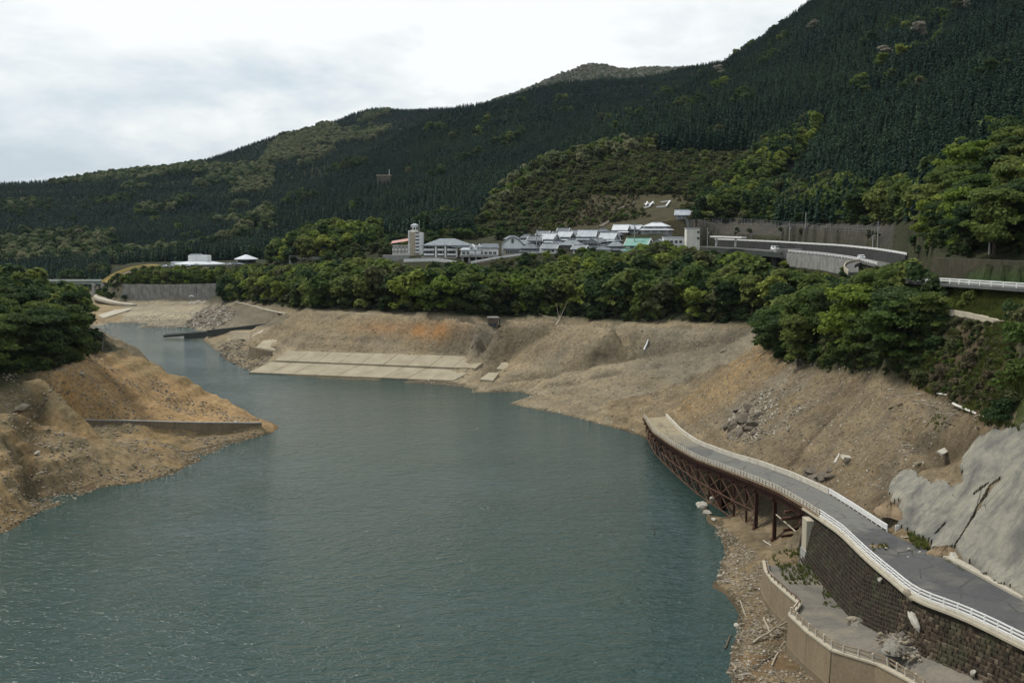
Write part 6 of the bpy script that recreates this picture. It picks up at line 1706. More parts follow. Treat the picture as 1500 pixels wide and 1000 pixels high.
m = MB(); m.prism([(tx - 1.0 * k + 5.6 * k * math.cos(a), 4.5 + 5.6 * k * math.sin(a)) for a in [PI / 8 + PI / 4 * q for q in range(8)]], 37 * k, 46 * k); m.build('turret', 'white_wall', ht)
m = MB(); hip(m, tx - 1.0 * k, 4.5, 46 * k, 10.6 * k, 10.6 * k, 2.4 * k, 4 * k, .1); m.build('turret_roof', 'pale_roof', ht)
for q in range(3):
    a = -PI / 2 + (q - 1) * PI / 4
    o = MB().box((0, 0, 0), (.9, .3, 1.3)).build('window', 'window_glass', ht); o.location = (tx - 1.0 * k + 5.3 * k * math.cos(a), 4.5 + 5.3 * k * math.sin(a), 42 * k); o.rotation_euler.z = a + PI / 2
MB().tube([(tx + 6 * k, 5, 37 * k), (tx + 6 * k, 5, 54 * k)], .13).build('antenna', 'steel_grey', ht)
MB().box((-2, -4.5, -.2), (w * 1.5, 4, 3.0)).build('terrace', 'grey_concrete', ht)
# large grey hipped inn
p = hit(652, 377); k = scale_at(p)
inn = thing('inn', p + Vector((0, 8, 0)), 'two-storey inn with a broad grey hipped roof and white balcony bands', 'inn')
w, d = 62 * k, 15
MB().box((0, 0, 7 * k - 2), (w, d, 18 * k)).build('wall', 'timber_wall', inn)
m = MB(); hip(m, 2 * k, 0, 16.5 * k, w, d, 9.5 * k, 22 * k, 1.6, .4); m.build('roof', 'grey_roof', inn)
m = MB(); hip(m, 30 * k, -2, 14.5 * k, 34 * k, d, 4 * k, 20 * k, 1.0, .3); m.build('side_roof', 'slate_roof', inn)
for zc in (4.2, 11.2):
    for xa, xb in ((-31, -16), (-11, -2), (3, 16)):
        MB().box(((xa + xb) / 2 * k, -d / 2 - .5, zc * k), ((xb - xa) * k, 1.0, 2.6 * k)).build('balcony', 'white_wall', inn)
        n = 3 if xb - xa > 10 else 2
        windows(inn, xa * k, xb * k, n, -d / 2 - .02, (zc + 3.0) * k, 2.0, 1.0)
for xc in (-13.5, 0.5, 17): MB().box((xc * k, -d / 2 - .55, 8 * k), (2.2 * k, 1.1, 17 * k)).build('pillar', 'white_wall', inn)
MB().box((-8 * k, -d / 2 - 4, -1.2 * k), (50 * k, 3, 4 * k)).build('terrace', 'grey_concrete', inn)
# white restaurant on stilts
p = hit(702, 385); k = scale_at(p); fl = 10 * k
rs = thing('restaurant', p + Vector((0, 6, 0)), 'white gabled restaurant standing on stilts above the road', 'restaurant')
w, d = 54 * k, 12
MB().box((0, 0, fl), (w + 1, d + 1.5, .9)).build('floor_slab', 'grey_concrete', rs)
for i in range(6): MB().box((-w * .45 + w * .18 * i, -d / 2 + .3, fl / 2 - 1.5), (.9, .9, fl + 3)).build('stilt', 'grey_concrete', rs)
MB().box((0, 2.5, fl / 2 - 1), (w * .9, d * .5, fl + 2)).build('base_wall', 'dark_concrete', rs)
MB().box((-w * .22, 0, fl + 4.2 * k), (w * .56, d, 8 * k)).build('wall', 'white_wall', rs)
MB().box((w * .28, 0, fl + 5.8 * k), (w * .46, d, 11 * k)).build('wing_wall', 'white_wall', rs)
m = MB(); hip(m, w * .28, 0, fl + 11.3 * k, w * .46, d, 5.5 * k, w * .46, .6); m.build('roof', 'slate_roof', rs)
m = MB(); hip(m, -w * .22, 0, fl + 8.2 * k, w * .56, d, 2.6 * k, w * .5, .5); m.build('low_roof', 'pale_roof', rs)
for xc in (-.02, -.20):
    m = MB(); x = xc * w
    m.add([(x - 3.6 * k, -d / 2 - .3, fl + 3 * k), (x + 3.6 * k, -d / 2 - .3, fl + 3 * k), (x + 3.6 * k, -d / 2 - .3, fl + 13.5 * k), (x, -d / 2 - .3, fl + 17 * k), (x - 3.6 * k, -d / 2 - .3, fl + 13.5 * k)] + [(x - 3.6 * k, d / 2, fl + 3 * k), (x + 3.6 * k, d / 2, fl + 3 * k), (x + 3.6 * k, d / 2, fl + 13.5 * k), (x, d / 2, fl + 17 * k), (x - 3.6 * k, d / 2, fl + 13.5 * k)], [(0, 1, 2, 3, 4), (9, 8, 7, 6, 5), (0, 5, 6, 1), (1, 6, 7, 2), (2, 7, 8, 3), (3, 8, 9, 4), (4, 9, 5, 0)])
    g_ = m.build('gable', 'white_wall', rs)
    MB().box((x, -d / 2 - .36, fl + 11.5 * k), (2.4 * k, .14, 2.2 * k)).build('window', 'window_glass', rs)
windows(rs, -w * .48, w * .48, 8, -d / 2 - .02, fl + 4.4 * k, 1.3, 1.1)
# white hall with an arched gable, and its lower wing
p = hit(738, 374); k = scale_at(p)
hl = thing('hall', p + Vector((4, 6, 0)), 'white hall with a low arched gable and grey roof', 'hall')
w, d = 32 * k, 16; x1 = w / 2
arc = [(-x1 + w * q / 12, 14 * k + 12 * k * (1 - abs(2 * q / 12 - 1) ** 1.7)) for q in range(13)]
def sheet(pts, y0, y1):
    n = len(pts); m = MB()
    m.add([(a, y0, b) for a, b in pts] + [(a, y1, b) for a, b in pts], [tuple(range(n))[::-1], tuple(range(n, 2 * n))] + [(i, (i + 1) % n, n + (i + 1) % n, n + i) for i in range(n)]); return m
sheet([(-x1, -3)] + arc + [(x1, -3)], -d / 2, d / 2).build('wall', 'white_wall', hl)
top = [(a * 1.06, b + .5) for a, b in arc]; bot = [(a * 1.06, b + .05) for a, b in arc]
sheet(top + bot[::-1], -d / 2 - .7, d / 2 + .5).build('roof', 'grey_roof', hl)
MB().box((0, -d / 2 - .08, 21 * k), (1.1, .16, 1.8)).build('window', 'window_glass', hl)
MB().box((2.5 * k, -d / 2 - 2.2, 4.2 * k), (30 * k, 4.2, 9.5 * k)).build('wing_wall', 'tan_wall', hl)
MB().box((2.5 * k, -d / 2 - 2.2, 9.2 * k), (31 * k, 4.8, .5)).build('wing_roof', 'slate_roof', hl)
windows(hl, -10 * k, 16 * k, 5, -d / 2 - 4.32, 5.6 * k, 1.4, 1.7)

# --- village road edge: long rail on a wall climbing along the fronts
def ground_line(px0, n=12, dz=0.0):
    out = []
    for (a, b), (c, d) in zip(px0[:-1], px0[1:]):
        for q in range(n): out.append(hit(a + (c - a) * q / n, b + (d - b) * q / n) + Vector((0, 0, dz)))
    out.append(hit(*px0[-1]) + Vector((0, 0, dz))); return out
def edge_wall(name, label, pts, top, deep, th, mat, cap=None, cat='wall'):
    root = wthing(name, pts[len(pts) // 2], label, cat)
    for i, (a, b) in enumerate(zip(pts[:-1], pts[1:])):
        d = (b - a).normalized() * .01
        m = MB(); u = Vector((0, 0, (top - deep) / 2)); m.beam(a + d + u, b - d + u, th, top + deep); m.build('panel', mat, root)
    if cap:
        m = MB()
        for a, b in zip(pts[:-1], pts[1:]): m.beam(a + Vector((0, 0, top + .12)), b + Vector((0, 0, top + .12)), th + .25, .26)
        m.build('coping', cap, root)
    return root
vr = [at_y(690,386,482), at_y(725,379.5,486), at_y(760,374.5,489), at_y(795,370.5,490), at_y(828,366.5,490)]
edge_wall('road_wall', 'dark wall under the pale road rail climbing past the village fronts', resample(vr, 8), -.4, 9, .8, 'mud_wall')
railing('village_guard_rail', 'pale guard rail climbing along the road below the village', 'guard rail', [p + Vector((0, 0, -.2)) for p in vr], 4.0, (.5, .9), .2, .45, 'worn_white', 'white_paint')
tr_ = [at_y(592,384,500), at_y(610,383.5,497), at_y(640,383,494), at_y(668,387,488)]
railing('terrace_railing', 'white terrace railing below the hotel', 'railing', tr_, 4.0, (.4, .8, 1.2), .3, .5, 'white_paint', 'white_paint')
lr = [at_y(634,413,462), at_y(655,408,464), at_y(700,402,466)]
railing('slope_rail', 'white rail of the lower road half hidden in the trees', 'guard rail', lr, 4.0, (.6, 1.1), .2, .6, 'worn_white', 'worn_white')

# --- upper road: viaduct, abutment, retaining wall, guard rails
tag(MB().solid_ribbon(off_line(UR, 3.4, .10), off_line(UR, -3.4, .10), .5).build('upper_road', 'asphalt'), kind='structure')
ia = [i for i, p in enumerate(UR) if p.y > 424]; va = UR[:len(ia) + 1]
vd = wthing('viaduct', va[len(va) // 2], 'grey concrete viaduct carrying the upper road over the trees', 'viaduct')
m = MB()
for a, b in zip(offset(va, 1.2)[:-1], offset(va, 1.2)[1:]): m.beam(a + Vector((0, 0, -1.3)), b + Vector((0, 0, -1.3)), 4.2, 1.7)
m.build('girder', 'dark_concrete', vd)
for y in (500, 470, 447, 432):
    p = on_line(va, y) + Vector((1.2, 0, 0)); MB().box((p.x + 1, y - 1, p.z - 9), (1.7, 1.5, 15)).build('pier', 'stained_concrete', vd)
    MB().box((p.x + 1, y - 1, p.z - 2.2), (4.6, 1.9, .8)).build('pier_cap', 'stained_concrete', vd)
ab = at_y(1157, 366, 424)
m = MB(); m.prism([(ab.x - 5.5, ab.y - 1.5), (ab.x + 4.5, ab.y - 1.5), (ab.x + 4.5, ab.y + 3), (ab.x - 5.5, ab.y + 3)], ab.z - .9, ab.z + .3); m.add([(ab.x - 3.2, ab.y - 1.4, ab.z - .9), (ab.x + 4.0, ab.y - 1.4, ab.z - .9), (ab.x + 1.2, ab.y - 1.4, ab.z - 6), (ab.x - .8, ab.y - 1.4, ab.z - 6), (ab.x - 3.2, ab.y + 2, ab.z - .9), (ab.x + 4.0, ab.y + 2, ab.z - .9), (ab.x + 1.2, ab.y + 2, ab.z - 6), (ab.x - .8, ab.y + 2, ab.z - 6)], [(0, 1, 2, 3), (7, 6, 5, 4), (1, 5, 6, 2), (0, 3, 7, 4), (3, 2, 6, 7)])
m.build('abutment', 'grey_concrete', vd)
rw = [p for p in offset(UR, 3.5) if 330 < p.y < 422]
edge_wall('stained_retaining_wall', 'tall streaked concrete retaining wall under the curve of the upper road', rw, -.2, 10, .9, 'stained_concrete')
beam_rail('viaduct_guard_rail', 'white guard rail on the lake side of the upper road above the streaked wall', [p + Vector((0, 0, .1)) for p in offset(UR, 3.2) if 300 < p.y < 424], 4.0, hs=(.55, .95))
bw = [p for p in offset(UR, -3.9) if 292 < p.y < 520]
edge_wall('back_wall', 'dark grey retaining wall along the back of the upper road', bw, 3.1, 9, .8, 'dark_wall')
bwt = [p + Vector((-.1, -.1, 3.1)) for p in bw]
railing('wall_top_rail', 'long white rail on top of the dark wall behind the upper road', 'guard rail', bwt, 5.0, (.35, .65), .12, .26, 'white_paint', 'white_paint')
gr2 = [p for p in offset(UR, 3.2) if p.y < 212]
beam_rail('roadside_guard_rail', 'white guard rail of the upper road above the green slope', [p + Vector((0, 0, .1)) for p in gr2], 2.6, hs=(.45, .8))
rwl = [at_y(1362,404,207), at_y(1420,408,196), at_y(1478,411.5,186), at_y(1560,418,176)]
edge_wall('roadside_wall', 'mossy block wall behind the upper road at the right edge', [p + Vector((1.5, 2, 0)) for p in resample(rwl, 6)], 3.4, 1.5, 1.2, 'mossy_wall')
lp = [hit(1388, 455), hit(1430, 463), hit(1472, 473.5)]
lp = resample(lp, 4)
edge_wall('concrete_ledge', 'pale concrete ledge at the foot of the green slope', lp, .35, 1.0, .9, 'coping_concrete', cat='ledge')
gf = [at_y(1049,359.5,486), at_y(1077,360.5,470), at_y(1091,361.5,462)]
gt = wthing('white_canopy', gf[0], 'white flat canopy on two posts beside the upper road near the tower block', 'canopy')
for p in gf[:2]:
    MB().beam(p + Vector((0, 0, -.3)), p + Vector((.3, 0, 4.1)), .75, .6).build('post', 'white_paint', gt)
a, b = at_y(1044,346.5,487), at_y(1090,348,462)
MB().beam(a, b, 2.6, .55).build('roof', 'white_paint', gt)
sl = at_y(1147.5, 366, 428)
tag(MB().beam(sl, at_y(1146, 379, 428), .9, .7).build('raking_pier', 'coping_concrete'), 'pale raking pier beside the abutment of the viaduct', 'pier')
# curl of the slip road below the car
cl = [at_y(1268,382,335), at_y(1250,383,332), at_y(1238,387,322), at_y(1236,393,312), at_y(1243,399,304)]
cl = smooth_line(cl, 2.5, 2)
edge_wall('slip_road_parapet', 'white curved parapet of the slip road under the upper road', cl, .55, .6, .3, 'coping_concrete', cat='parapet')
cl2 = [p + Vector((3.2, 1.0, 0)) for p in cl]
tag(MB().solid_ribbon(cl, cl2, 1.0).build('slip_road', 'asphalt'), kind='structure')
# rockfall fence on the slope behind the road
rf_ = ground_line([(1005,331),(1060,329),(1110,331),(1180,338),(1292,346)], 6)
railing('rockfall_fence', 'row of thin rockfall fence posts on the slope behind the upper road', 'fence', rf_, 4.6, (1.0, 2.0, 2.9), .11, .04, 'steel_grey', 'steel_grey', lean=.03)
# hillside steps
for pts, l in (([(930,298),(918,302),(905,308)], 'upper dark stepped drain on the brown hillside'), ([(903,320),(890,326),(880,333)], 'lower dark stepped drain on the brown hillside')):
    g = ground_line(pts, 3, .2); root = wthing('stepped_drain', g[0], l, 'drain')
    for a, b in zip(g[:-1], g[1:]): MB().beam(a, b, 2.4, .8).build('segment', 'dark_stone', root)
# the two katakana letters on the hillside
def letter(strokes, label):
    root = None
    for s in strokes:
        pts = [hit(a, b + 2.2) + Vector((0, 0, .9)) for a, b in s]
        if root is None: root = wthing('hillside_letter', pts[0], label, 'letter')
        for a, b in zip(pts[:-1], pts[1:]):
            d = (b - a).normalized() * .2
            MB().beam(a - d, b + d, .6, .6).build('stroke', 'bright_white', root)
letter([[(944,298.8),(958.3,297.8)], [(948.3,296.0),(945.9,301)], [(956.6,295.9),(953.2,299.7),(951,302.6),(943.2,304.9)]], 'white katakana letter with two uprights on the brown hillside')
letter([[(968.2,296),(981.7,294.4)], [(981.7,294.4),(975.6,302.2)], [(962.3,303.4),(975.6,302.2)]], 'white katakana letter like an open square on the brown hillside')
# utility poles
def pole(px, py, hpx, label, arms=2):
    p = hit(px, py); k = scale_at(p); h = hpx * k
    root = wthing('utility_pole', p, label, 'utility pole', 'utility poles')
    MB().tube([p + Vector((0, 0, -.5)), p + Vector((0, 0, h))], [.24, .15], 7).build('pole', 'pole_concrete', root)
    for a in range(arms): MB().beam(p + Vector((-.9, 0, h - .5 - .7 * a)), p + Vector((.9, 0, h - .5 - .7 * a)), .14, .14).build('crossarm', 'steel_grey', root)
    if arms: MB().tube([p + Vector((.35, -.2, h - 2.8)), p + Vector((.35, -.2, h - 1.9))], .28, 7).build('transformer', 'pole_concrete', root)
pole(1156,364,38,'utility pole behind the abutment of the viaduct')
pole(1285,374,50,'utility pole with arms where the upper road meets the right trees')
pole(1278,374,30,'shorter slanting post beside the pole at the right trees',0)
pole(929,376,50,'utility pole standing in front of the green roof')
pole(786,372,36,'utility pole among the left houses of the village')
pole(876,372,36,'utility pole before the gable house')
pole(1036,372,38,'utility pole right of the white tower block',1)
pole(1449,372,60,'pole before the dark wood at the right edge')
pole(1180,336,22,'thin pole on the slope behind the upper road',0)
# vehicles
def car(p, rz, mat, label, L=4.2, van=False, group=None):
    root = thing('parked_van' if van else 'parked_car', p, label, 'van' if van else 'car', group, rz)
    w = 1.7; h = 1.9 if van else 1.42
    m = MB()
    if van: prof = [(-L/2, .35), (L/2, .35), (L/2, .95), (L/2 - .5, h), (-L/2 + .1, h), (-L/2, 1.0)]
    else: prof = [(-L/2, .32), (L/2, .32), (L/2, .78), (L/2 - 1.0, .92), (L/2 - 1.7, h), (-L/2 + .8, h), (-L/2 + .1, .95), (-L/2, .8)]
    n = len(prof); ins = lambda z: 1 - max(0, z - .9) * .22
    m.add([(a, -w/2 * ins(b), b) for a, b in prof] + [(a, w/2 * ins(b), b) for a, b in prof], [tuple(range(n)), tuple(range(n, 2 * n))[::-1]] + [(i, n + i, n + (i + 1) % n, (i + 1) % n) for i in range(n)])
    m.build('body', mat, root)
    for s in (-1, 1): MB().box((-.15 if not van else .2, s * (w/2 - .05), h - .32), (L * .42, .06, .36)).build('side_window', 'window_glass', root)
    MB().box((L/2 - 1.33 if not van else L/2 - .22, 0, h - .33), (.5 if not van else .2, w * .78, .3)).build('windscreen', 'window_glass', root)
    for a in (-L * .3, L * .3):
        for s in (-1, 1): MB().tube([(a, s * (w/2 - .18), .32), (a, s * (w/2 + .02), .32)], .32, 10).build('wheel', 'rubber', root)
    for s in (-1, 1): MB().box((L/2 + .01, s * .55, .68), (.05, .3, .15)).build('headlight', 'bright_white', root)
    return root
def on_ur(y, side, dz=.12):
    for a, b, c in zip(UR[:-1], UR[1:], offset(UR, side)[:-1]):
        if a.y >= y >= b.y: return c + Vector((0, 0, dz)), math.atan2((b - a).y, (b - a).x)
p, a = on_ur(437, -.2); car(p, a, 'car_white', 'white van driving along the viaduct', 4.4, True)
p, a = on_ur(347, -.5); car(p, a, 'car_white', 'white car coming round the bend of the upper road')
p = hit(796, 369.5); car(p, .6, 'car_silver', 'silver car in the village by the road rail')
p = hit(1052, 374); car(p + Vector((0, -2, 0)), .2, 'car_white', 'white car in front of the low white garage')
for i, (px, mt, l) in enumerate([(240,'car_white','first white car from the bridge on the museum terrace'),(249,'car_silver','silver car second from the bridge on the museum terrace'),(262,'car_white','white car under the left eave of the museum'),(274,'car_white','white car before the museum box tower'),(289,'car_silver','silver car right of the museum box tower'),(334,'car_white','white car between the museum and the round pavilion'),(344,'car_silver','silver car left of the round pavilion'),(354,'car_white','white car before the round pavilion'),(364,'car_dark','dark car right of the round pavilion')]):
    p = at_y(px, 392, 699); p.z = gz(p.x, p.y) + .2
    car(p, rnd.choice((0, PI)) + rnd.gauss(0, .08), mt, l, 4.4, group='cars on the museum terrace')

# --- museum, round pavilion, yellow arch bridge, far girder bridge, concrete wall
def ngon(n, rx, ry_, x=0, y=0): return [(x + rx * math.cos(2 * PI * k / n), y + ry_ * math.sin(2 * PI * k / n)) for k in range(n)]
def cone_roof(m, n, rx, ry_, z0, z1, f, th=.35):
    V = [(a, b, z0) for a, b in ngon(n, rx, ry_)] + [(a, b, z0 + th) for a, b in ngon(n, rx, ry_)] + [(a, b, z1) for a, b in ngon(n, rx * f, ry_ * f)]
    m.add(V, [tuple(range(n))[::-1], tuple(range(2 * n, 3 * n))] + [(i + o, (i + 1) % n + o, n + (i + 1) % n + o, n + i + o) for o in (0, n) for i in range(n)])
p = at_y(293, 393, 712); p.z = gz(p.x, p.y); k = 712 / FOC
mu = thing('museum', p, 'lakeside museum with a wide silver roof and a pale box tower', 'museum')
zr = 52 - (387 - 330) * k - p.z
MB().prism(ngon(24, 29 * k, 9), -1, zr).build('glass_wall', 'window_glass', mu)
for q in range(24):
    a = 2 * PI * q / 24; MB().box((29.2 * k * math.cos(a), 9.1 * math.sin(a), zr / 2), (.35, .35, zr)).build('post', 'grey_wall', mu)
m = MB(); cone_roof(m, 32, 37 * k, 13, zr, zr + 5.0 * k, .45, .6); m.build('roof', 'silver_roof', mu)
MB().box((0, 0, zr + 9.0 * k), (28 * k, 9, 9 * k)).build('box_tower', 'white_wall', mu)
MB().box((-5 * k, 0, zr + 14.2 * k), (16 * k, 6, 1.6 * k)).build('box_roof', 'pale_roof', mu)
MB().box((-32 * k, 0, zr + 1.5 * k), (18 * k, 5, 5 * k)).build('entrance', 'silver_roof', mu)
p = at_y(361, 392, 705); p.z = gz(p.x, p.y); k = 705 / FOC
pv = thing('pavilion', p, 'small pavilion with a pyramid silver roof right of the museum', 'pavilion')
zr = 52 - (379.5 - 330) * k - p.z
MB().prism(ngon(16, 14 * k, 6), -1, zr).build('glass_wall', 'window_glass', pv)
m = MB(); cone_roof(m, 16, 17.5 * k, 8, zr, zr + 7 * k, .08); m.build('roof', 'silver_roof', pv)
# concrete wall of the plateau: panels with joints, hedge foot above
cw = [at_y(181,441,675.5), at_y(215,441.5,673.5), at_y(250,441.5,671.5), at_y(290,441,669.5), at_y(327,440,667.5)]
wl_ = wthing('plateau_wall', cw[2], 'long streaked grey concrete wall below the hedge of the museum', 'wall')
q = resample(cw, 4.4)
for a, b in zip(q[:-1], q[1:]):
    d = (b - a).normalized(); d2 = d * .03
    m = MB(); m.beam(a + d2 + Vector((0, 0, 4.6)), b - d2 + Vector((0, 0, 4.6)), 1.0, 11.6); m.build('panel', 'stained_concrete', wl_)
    MB().box((a.x, a.y - .55, a.z + 4.4), (.45, .35, 11.0)).build('rib', 'stained_concrete', wl_)
m = MB()
for a, b in zip(q[:-1], q[1:]): m.beam(a + Vector((0, -.6, .4)), b + Vector((0, -.6, .4)), .8, 2.2)
m.build('plinth', 'grey_concrete', wl_)
# return wall and curved apron road at its left end
edge_wall('wing_wall', 'dark stained wing wall at the left end of the long concrete wall', [cw[0] + Vector((-1, 0, 0)), at_y(170,433,700), at_y(160,428,716)], 3.5, 2, 1.0, 'dark_concrete')
ap = smooth_line([at_y(196,445.5,655), at_y(172,443,660), at_y(152,438,672), at_y(142,434,690), at_y(146,430.5,712), at_y(165,428,730)], 4, 2)
for q_ in ap: q_.z = max(q_.z, gz(q_.x, q_.y) + .2)
m = MB(); m.solid_ribbon(off_line(ap, -2.6), off_line(ap, 2.6), 1.4); tag(m.build('curved_road', 'pale_concrete'), kind='structure')
zz = [(277,434),(281,432.5),(283.5,434.5)]
zb = [(276,444.5),(281,442.8),(285,444),(291,440),(296,444.5),(301,441),(305,444.5)]
for pl, l in ((zb, 'white zigzag rail on the ground below the long concrete wall'), (zz, 'short white zigzag rail against the long concrete wall')):
    pts = [at_y(a, b, 664) for a, b in pl]; root = wthing('zigzag_rail', pts[0], l, 'rail')
    for a, b in zip(pts[:-1], pts[1:]): MB().tube([a, b], .28, 6).build('bar', 'bright_white', root)
# yellow arch bridge
ar = wthing('arch_bridge', at_y(186, 411, 725), 'yellow arch bridge half hidden behind the hedge', 'bridge')
dz = 52 - (410.5 - 330) * 725 / FOC
xl, xr_ = at_y(152,410,725).x, at_y(286,410,725).x
def archp(t, y): return Vector((xl + (xr_ - xl) * t, y, dz + 10.2 * (1 - (2 * t - 1) ** 2) - .3))
for y in (722, 730):
    m = MB(); q = [archp(k / 28, y) for k in range(29)]
    for a, b in zip(q[:-1], q[1:]): m.beam(a, b, .9, 1.3)
    m.build('arch_rib', 'yellow_paint', ar)
    for k in range(2, 27, 2):
        a = archp(k / 28, y); MB().tube([a, (a.x, y, dz)], .09, 5).build('hanger', 'yellow_paint', ar)
MB().box(((xl + xr_) / 2, 726, dz - .5), (xr_ - xl, 9, 1.0)).build('deck', 'yellow_paint', ar)
for k in range(6, 24, 4):
    a, b = archp(k / 28, 722), archp(k / 28, 730); MB().beam(a, b, .4, .4).build('strut', 'yellow_paint', ar)
gb = wthing('girder_bridge', at_y(120, 412, 728), 'grey girder bridge leading to the yellow arch at the far left', 'bridge')
gx0 = at_y(20,413,728).x
MB().box(((gx0 + xl) / 2, 726, dz - .15), (xl - gx0, 9, .7)).build('deck', 'girder_paint', gb)
MB().box(((gx0 + xl) / 2 + 3, 722.5, dz - 1.3), (xl - gx0 - 8, .8, 2.0)).build('girder', 'girder_paint', gb)
MB().box(((gx0 + xl) / 2 + 3, 729.5, dz - 1.3), (xl - gx0 - 8, .8, 2.0)).build('girder', 'girder_paint', gb)
m = MB()
for zc in (.7, 1.2): m.beam((gx0, 721.7, dz + zc), (xl, 721.7, dz + zc), .12, .14)
m.build('railing', 'pole_concrete', gb)
for px in (138, 151):
    x = at_y(px, 420, 724).x
    for y in (722.5, 729.5):
        MB().box((x + (y - 722) * .25, y, dz / 2 - 1), (1.7, 1.7, dz - .2)).build('pier', 'pole_concrete', gb)
    MB().box((x + .9, 726, dz - 2.7), (1.9, 9.5, 1.4)).build('pier_cap', 'pole_concrete', gb)
MB().box((at_y(145,428,724).x, 722.5, 5.5), (8, 1.4, 1.2)).build('tie_beam', 'pole_concrete', gb)

# --- walls, terraces and slabs of the drowned shore
lw = wthing('bank_wall', LB_WALL[2], 'long grey concrete wall sloping down to the tip of the left bank', 'wall')
q = resample(LB_WALL, 6.0)
for i, (a, b) in enumerate(zip(q[:-1], q[1:])):
    d = (b - a).normalized() * .012
    m = MB(); m.beam(a + d + Vector((0, 0, -1.6)), b - d + Vector((0, 0, -1.6)), .7, 3.4); m.build('panel', 'mud_wall', lw)
m = MB()
for a, b in zip(q[:-1], q[1:]): m.beam(a + Vector((0, 0, .18)), b + Vector((0, 0, .18)), .9, .22)
m.build('coping', 'grey_concrete', lw)
def revet(name, label, corners, n, mat, th=.5):
    bl, br_, tr2, tl = [at_z(*c) for c in corners]
    root = wthing(name, bl, label, 'revetment')
    for i in range(n):
        a, b = i / n + .0012, (i + 1) / n - .0012
        P4 = [bl.lerp(br_, a), bl.lerp(br_, b), tl.lerp(tr2, b), tl.lerp(tr2, a)]
        u = Vector((0, 0, .22 + rnd.gauss(0, .015))); lo = Vector((0, 0, -1.2))
        MB().add([p + lo for p in P4] + [p + u for p in P4], [(0, 3, 2, 1), (4, 5, 6, 7), (0, 1, 5, 4), (1, 2, 6, 5), (2, 3, 7, 6), (3, 0, 4, 7)]).build('slab', mat, root)
    return root
revet('concrete_terrace', 'lower long pale concrete terrace at the water edge of the centre bank', [(364,546,.2),(664,558,.2),(697,541.5,2.9),(396,530.8,2.9)], 9, 'revetment_concrete')
revet('concrete_terrace', 'upper long pale concrete terrace of the centre bank', [(402,528.6,3.4),(697,540,3.4),(718,523.5,6.2),(421,514.5,6.2)], 9, 'revetment_concrete')
revet('concrete_patch', 'pale broken concrete patch right of the long terraces', [(727,541,3.2),(765,544,3.2),(782,532,5.2),(738,528.5,5.2)], 2, 'revetment_concrete')
revet('concrete_patch', 'lower small concrete patch right of the long terraces', [(703,556,1.8),(722,558,1.8),(731,547,3.0),(716,546,3.0)], 1, 'revetment_concrete')
revet('concrete_patch', 'pale concrete apron left of the long terraces', [(375,509,4.2),(402,514,4.2),(418,503,6.4),(392,494,6.4)], 1, 'revetment_concrete')
revet('concrete_patch', 'tilted pale concrete slab above the rocky cove', [(366,495,4.6),(384,499,4.6),(396,486,7.0),(384,484,7.0)], 1, 'pale_concrete')
revet('boat_ramp', 'pale concrete ramp on the low shore at the far left', [(143,462,1.6),(152,466,1.4),(196,452,3.2),(183,449.5,3.4)], 3, 'pale_concrete')
wlk = edge_wall('cove_wall', 'short brown wall behind the rocky cove', resample([at_z(398,515,5.4), at_z(378,511,5.6), at_z(366,507,5.4)], 6), .2, 5, .8, 'mud_wall')
pl_ = [at_z(240,490,3.2), at_z(262,487.5,3.4), at_z(303,485,4.0), at_z(345,480.5,4.9), at_z(408,472.5,6.6)]
edge_wall('sunken_wall', 'dark broken wall running out into the far water', resample(pl_[2:], 7), .2, 2.5, 1.2, 'dark_concrete', 'dark_concrete')
m = MB(); a, b = at_z(241,492,1.2), at_z(308,486.5,2.8); m.beam(a, b, 4.0, 1.1); m.beam(a.lerp(b, .45) + Vector((0, -1.2, -.9)), b + Vector((0, -1.6, -1.4)), 1.5, 2.0); m.beam(a + Vector((0, 1.6, .5)), b + Vector((0, 1.6, .5)), .4, .5)
tag(m.build('collapsed_slab', 'dark_concrete'), 'dark collapsed concrete slab leaning into the far water', 'slab')
slab(270,494,3.0,1.5,1.4,'white_wall','white block under the collapsed dark slab',.3,(.2,.1),.4,name='concrete_block',cat='block')
fp = ground_line([(346,442.5),(366,447),(395,455),(420,460)], 4, .3)
m = MB(); m.solid_ribbon(off_line(fp, .9), off_line(fp, -.9), .4); tag(m.build('bank_path', 'pale_concrete'), kind='structure')
for i, (y0) in enumerate((487.5, 491, 494.5)):
    g = [hit(338 + i * 1.5, y0), hit(352, y0 + .8), hit(368, y0 + 1.5)]
    m = MB()
    for a, b in zip(g[:-1], g[1:]): m.beam(a, b, 1.2, .9)
    tag(m.build('stone_step', 'coping_concrete'), ('top', 'middle', 'bottom')[i] + ' step of the stone stair beside the rocky cove', 'step', 'steps beside the cove')
# culvert box at the head of a gully
p = hit(722, 480); k = scale_at(p)
cb = thing('culvert', p + Vector((0, 2, 0)), 'dark grey culvert box at the top of the centre bank', 'culvert')
MB().box((0, 0, 1.2), (15 * k, 3, 11 * k + 2)).build('headwall', 'dark_stone', cb)
MB().box((0, -1.55, .8), (10 * k, .2, 6 * k)).build('shade_panel', 'window_glass', cb)  # dark glass panel on the headwall stands in for shade inside
MB().box((10 * k, .4, 1.6), (2 * k, 2.4, 13 * k)).build('wing', 'dark_concrete', cb)
MB().box((0, -.1, 11 * k / 2 + 2.3), (17 * k, 3.4, .35)).build('cap', 'grey_concrete', cb)
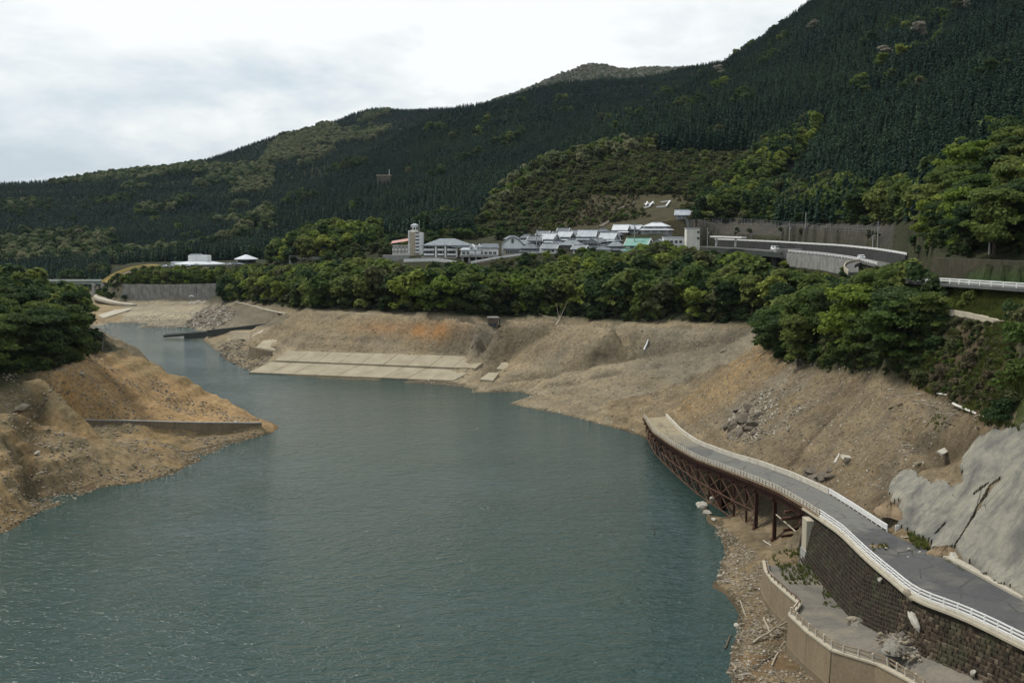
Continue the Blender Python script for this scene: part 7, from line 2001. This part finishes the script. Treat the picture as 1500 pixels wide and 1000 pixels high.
# small hut high on the middle ridge and the terrace beside the hill
p = at_y(563, 296, 1060); p.z = gz(p.x, p.y) + 6
hu = thing('ridge_hut', p, 'tiny tan hut with a mast high in the dark middle forest', 'hut')
MB().box((0, 0, 1), (13, 6, 10)).build('wall', 'timber_wall', hu); MB().box((0, 0, 6.3), (14.5, 7, .7)).build('roof', 'tan_wall', hu); MB().tube([(5, 0, 6), (5, 0, 12)], .2, 6).build('mast', 'white_paint', hu)
p = at_y(462, 382, 600)
edge_wall('hill_wall', 'grey-green terrace wall under the small hill', [at_y(424,378,610), at_y(440,379,605), at_y(470,381,596), at_y(488,381,592)], 1.6, 3, .8, 'grey_wall')
# tall blossom and yellow trees that stand out of the dark mountain
for px, py, h, m, l in [(1345,70,15,'blossom','large white blossoming tree high on the dark right mountain'),(1297,98,11,'blossom','slim pale tree under the large blossoming one'),(1291,112,12,'leaf_bright','yellow-green tree left of the pale pair on the right mountain'),(1320,102,13,'leaf_bright','tall yellow-green tree right of the pale pair on the right mountain'),(1190,53,11,'blossom','small pale tree on the skyline slope of the right mountain'),(1052,119,13,'blossom','pale tree near the meeting of the two ridges'),(1062,138,15,'leaf_bright','spreading yellow-green tree below the pale one near the ridges'),(1048,146,13,'leaf_bright','yellow tree left of the spreading yellow-green tree'),(1400,33,12,'leaf_olive','olive tree right of the large blossoming tree'),(1438,15,12,'leaf_grey','grey-green tree near the top right of the mountain'),(1415,26,10,'blossom','tiny pale tree between the olive and the grey-green tree'),(1144,36,12,'leaf_grey','pale grey tree on the skyline of the right mountain'),(890,188,14,'leaf_mid','green tree standing out of the middle of the dark forest'),(880,184,11,'leaf_olive','olive tree beside the lone green tree in the dark forest'),(900,205,12,'leaf_mid','lower green tree in the middle of the dark forest'),(977,152,14,'leaf_mid','green tree left of the yellow trees near the ridges')]:
    p = hit(px, py)
    plant('broad', p.x, p.y, h * 0.75, m, l, 'lone trees on the dark mountain', lod='mid', sq=1.35, lift=6.5)

# ================================================================= AIR: a thin even haze in one closed box round the whole place
hz = bpy.data.materials.new('haze_air'); hz.use_nodes = True
hn = hz.node_tree.nodes; hn.remove(hn['Principled BSDF'])
pvn = hn.new('ShaderNodeVolumePrincipled'); pvn.inputs['Color'].default_value = (0.66, 0.83, 1.0, 1); pvn.inputs['Density'].default_value = HAZE; pvn.inputs['Anisotropy'].default_value = 0.2
hz.node_tree.links.new(pvn.outputs[0], hn['Material Output'].inputs['Volume'])
MATS['haze_air'] = hz
tag(MB().box((0, 2150, 495), (5300, 4600, 1012)).build('haze', 'haze_air'), kind='stuff')
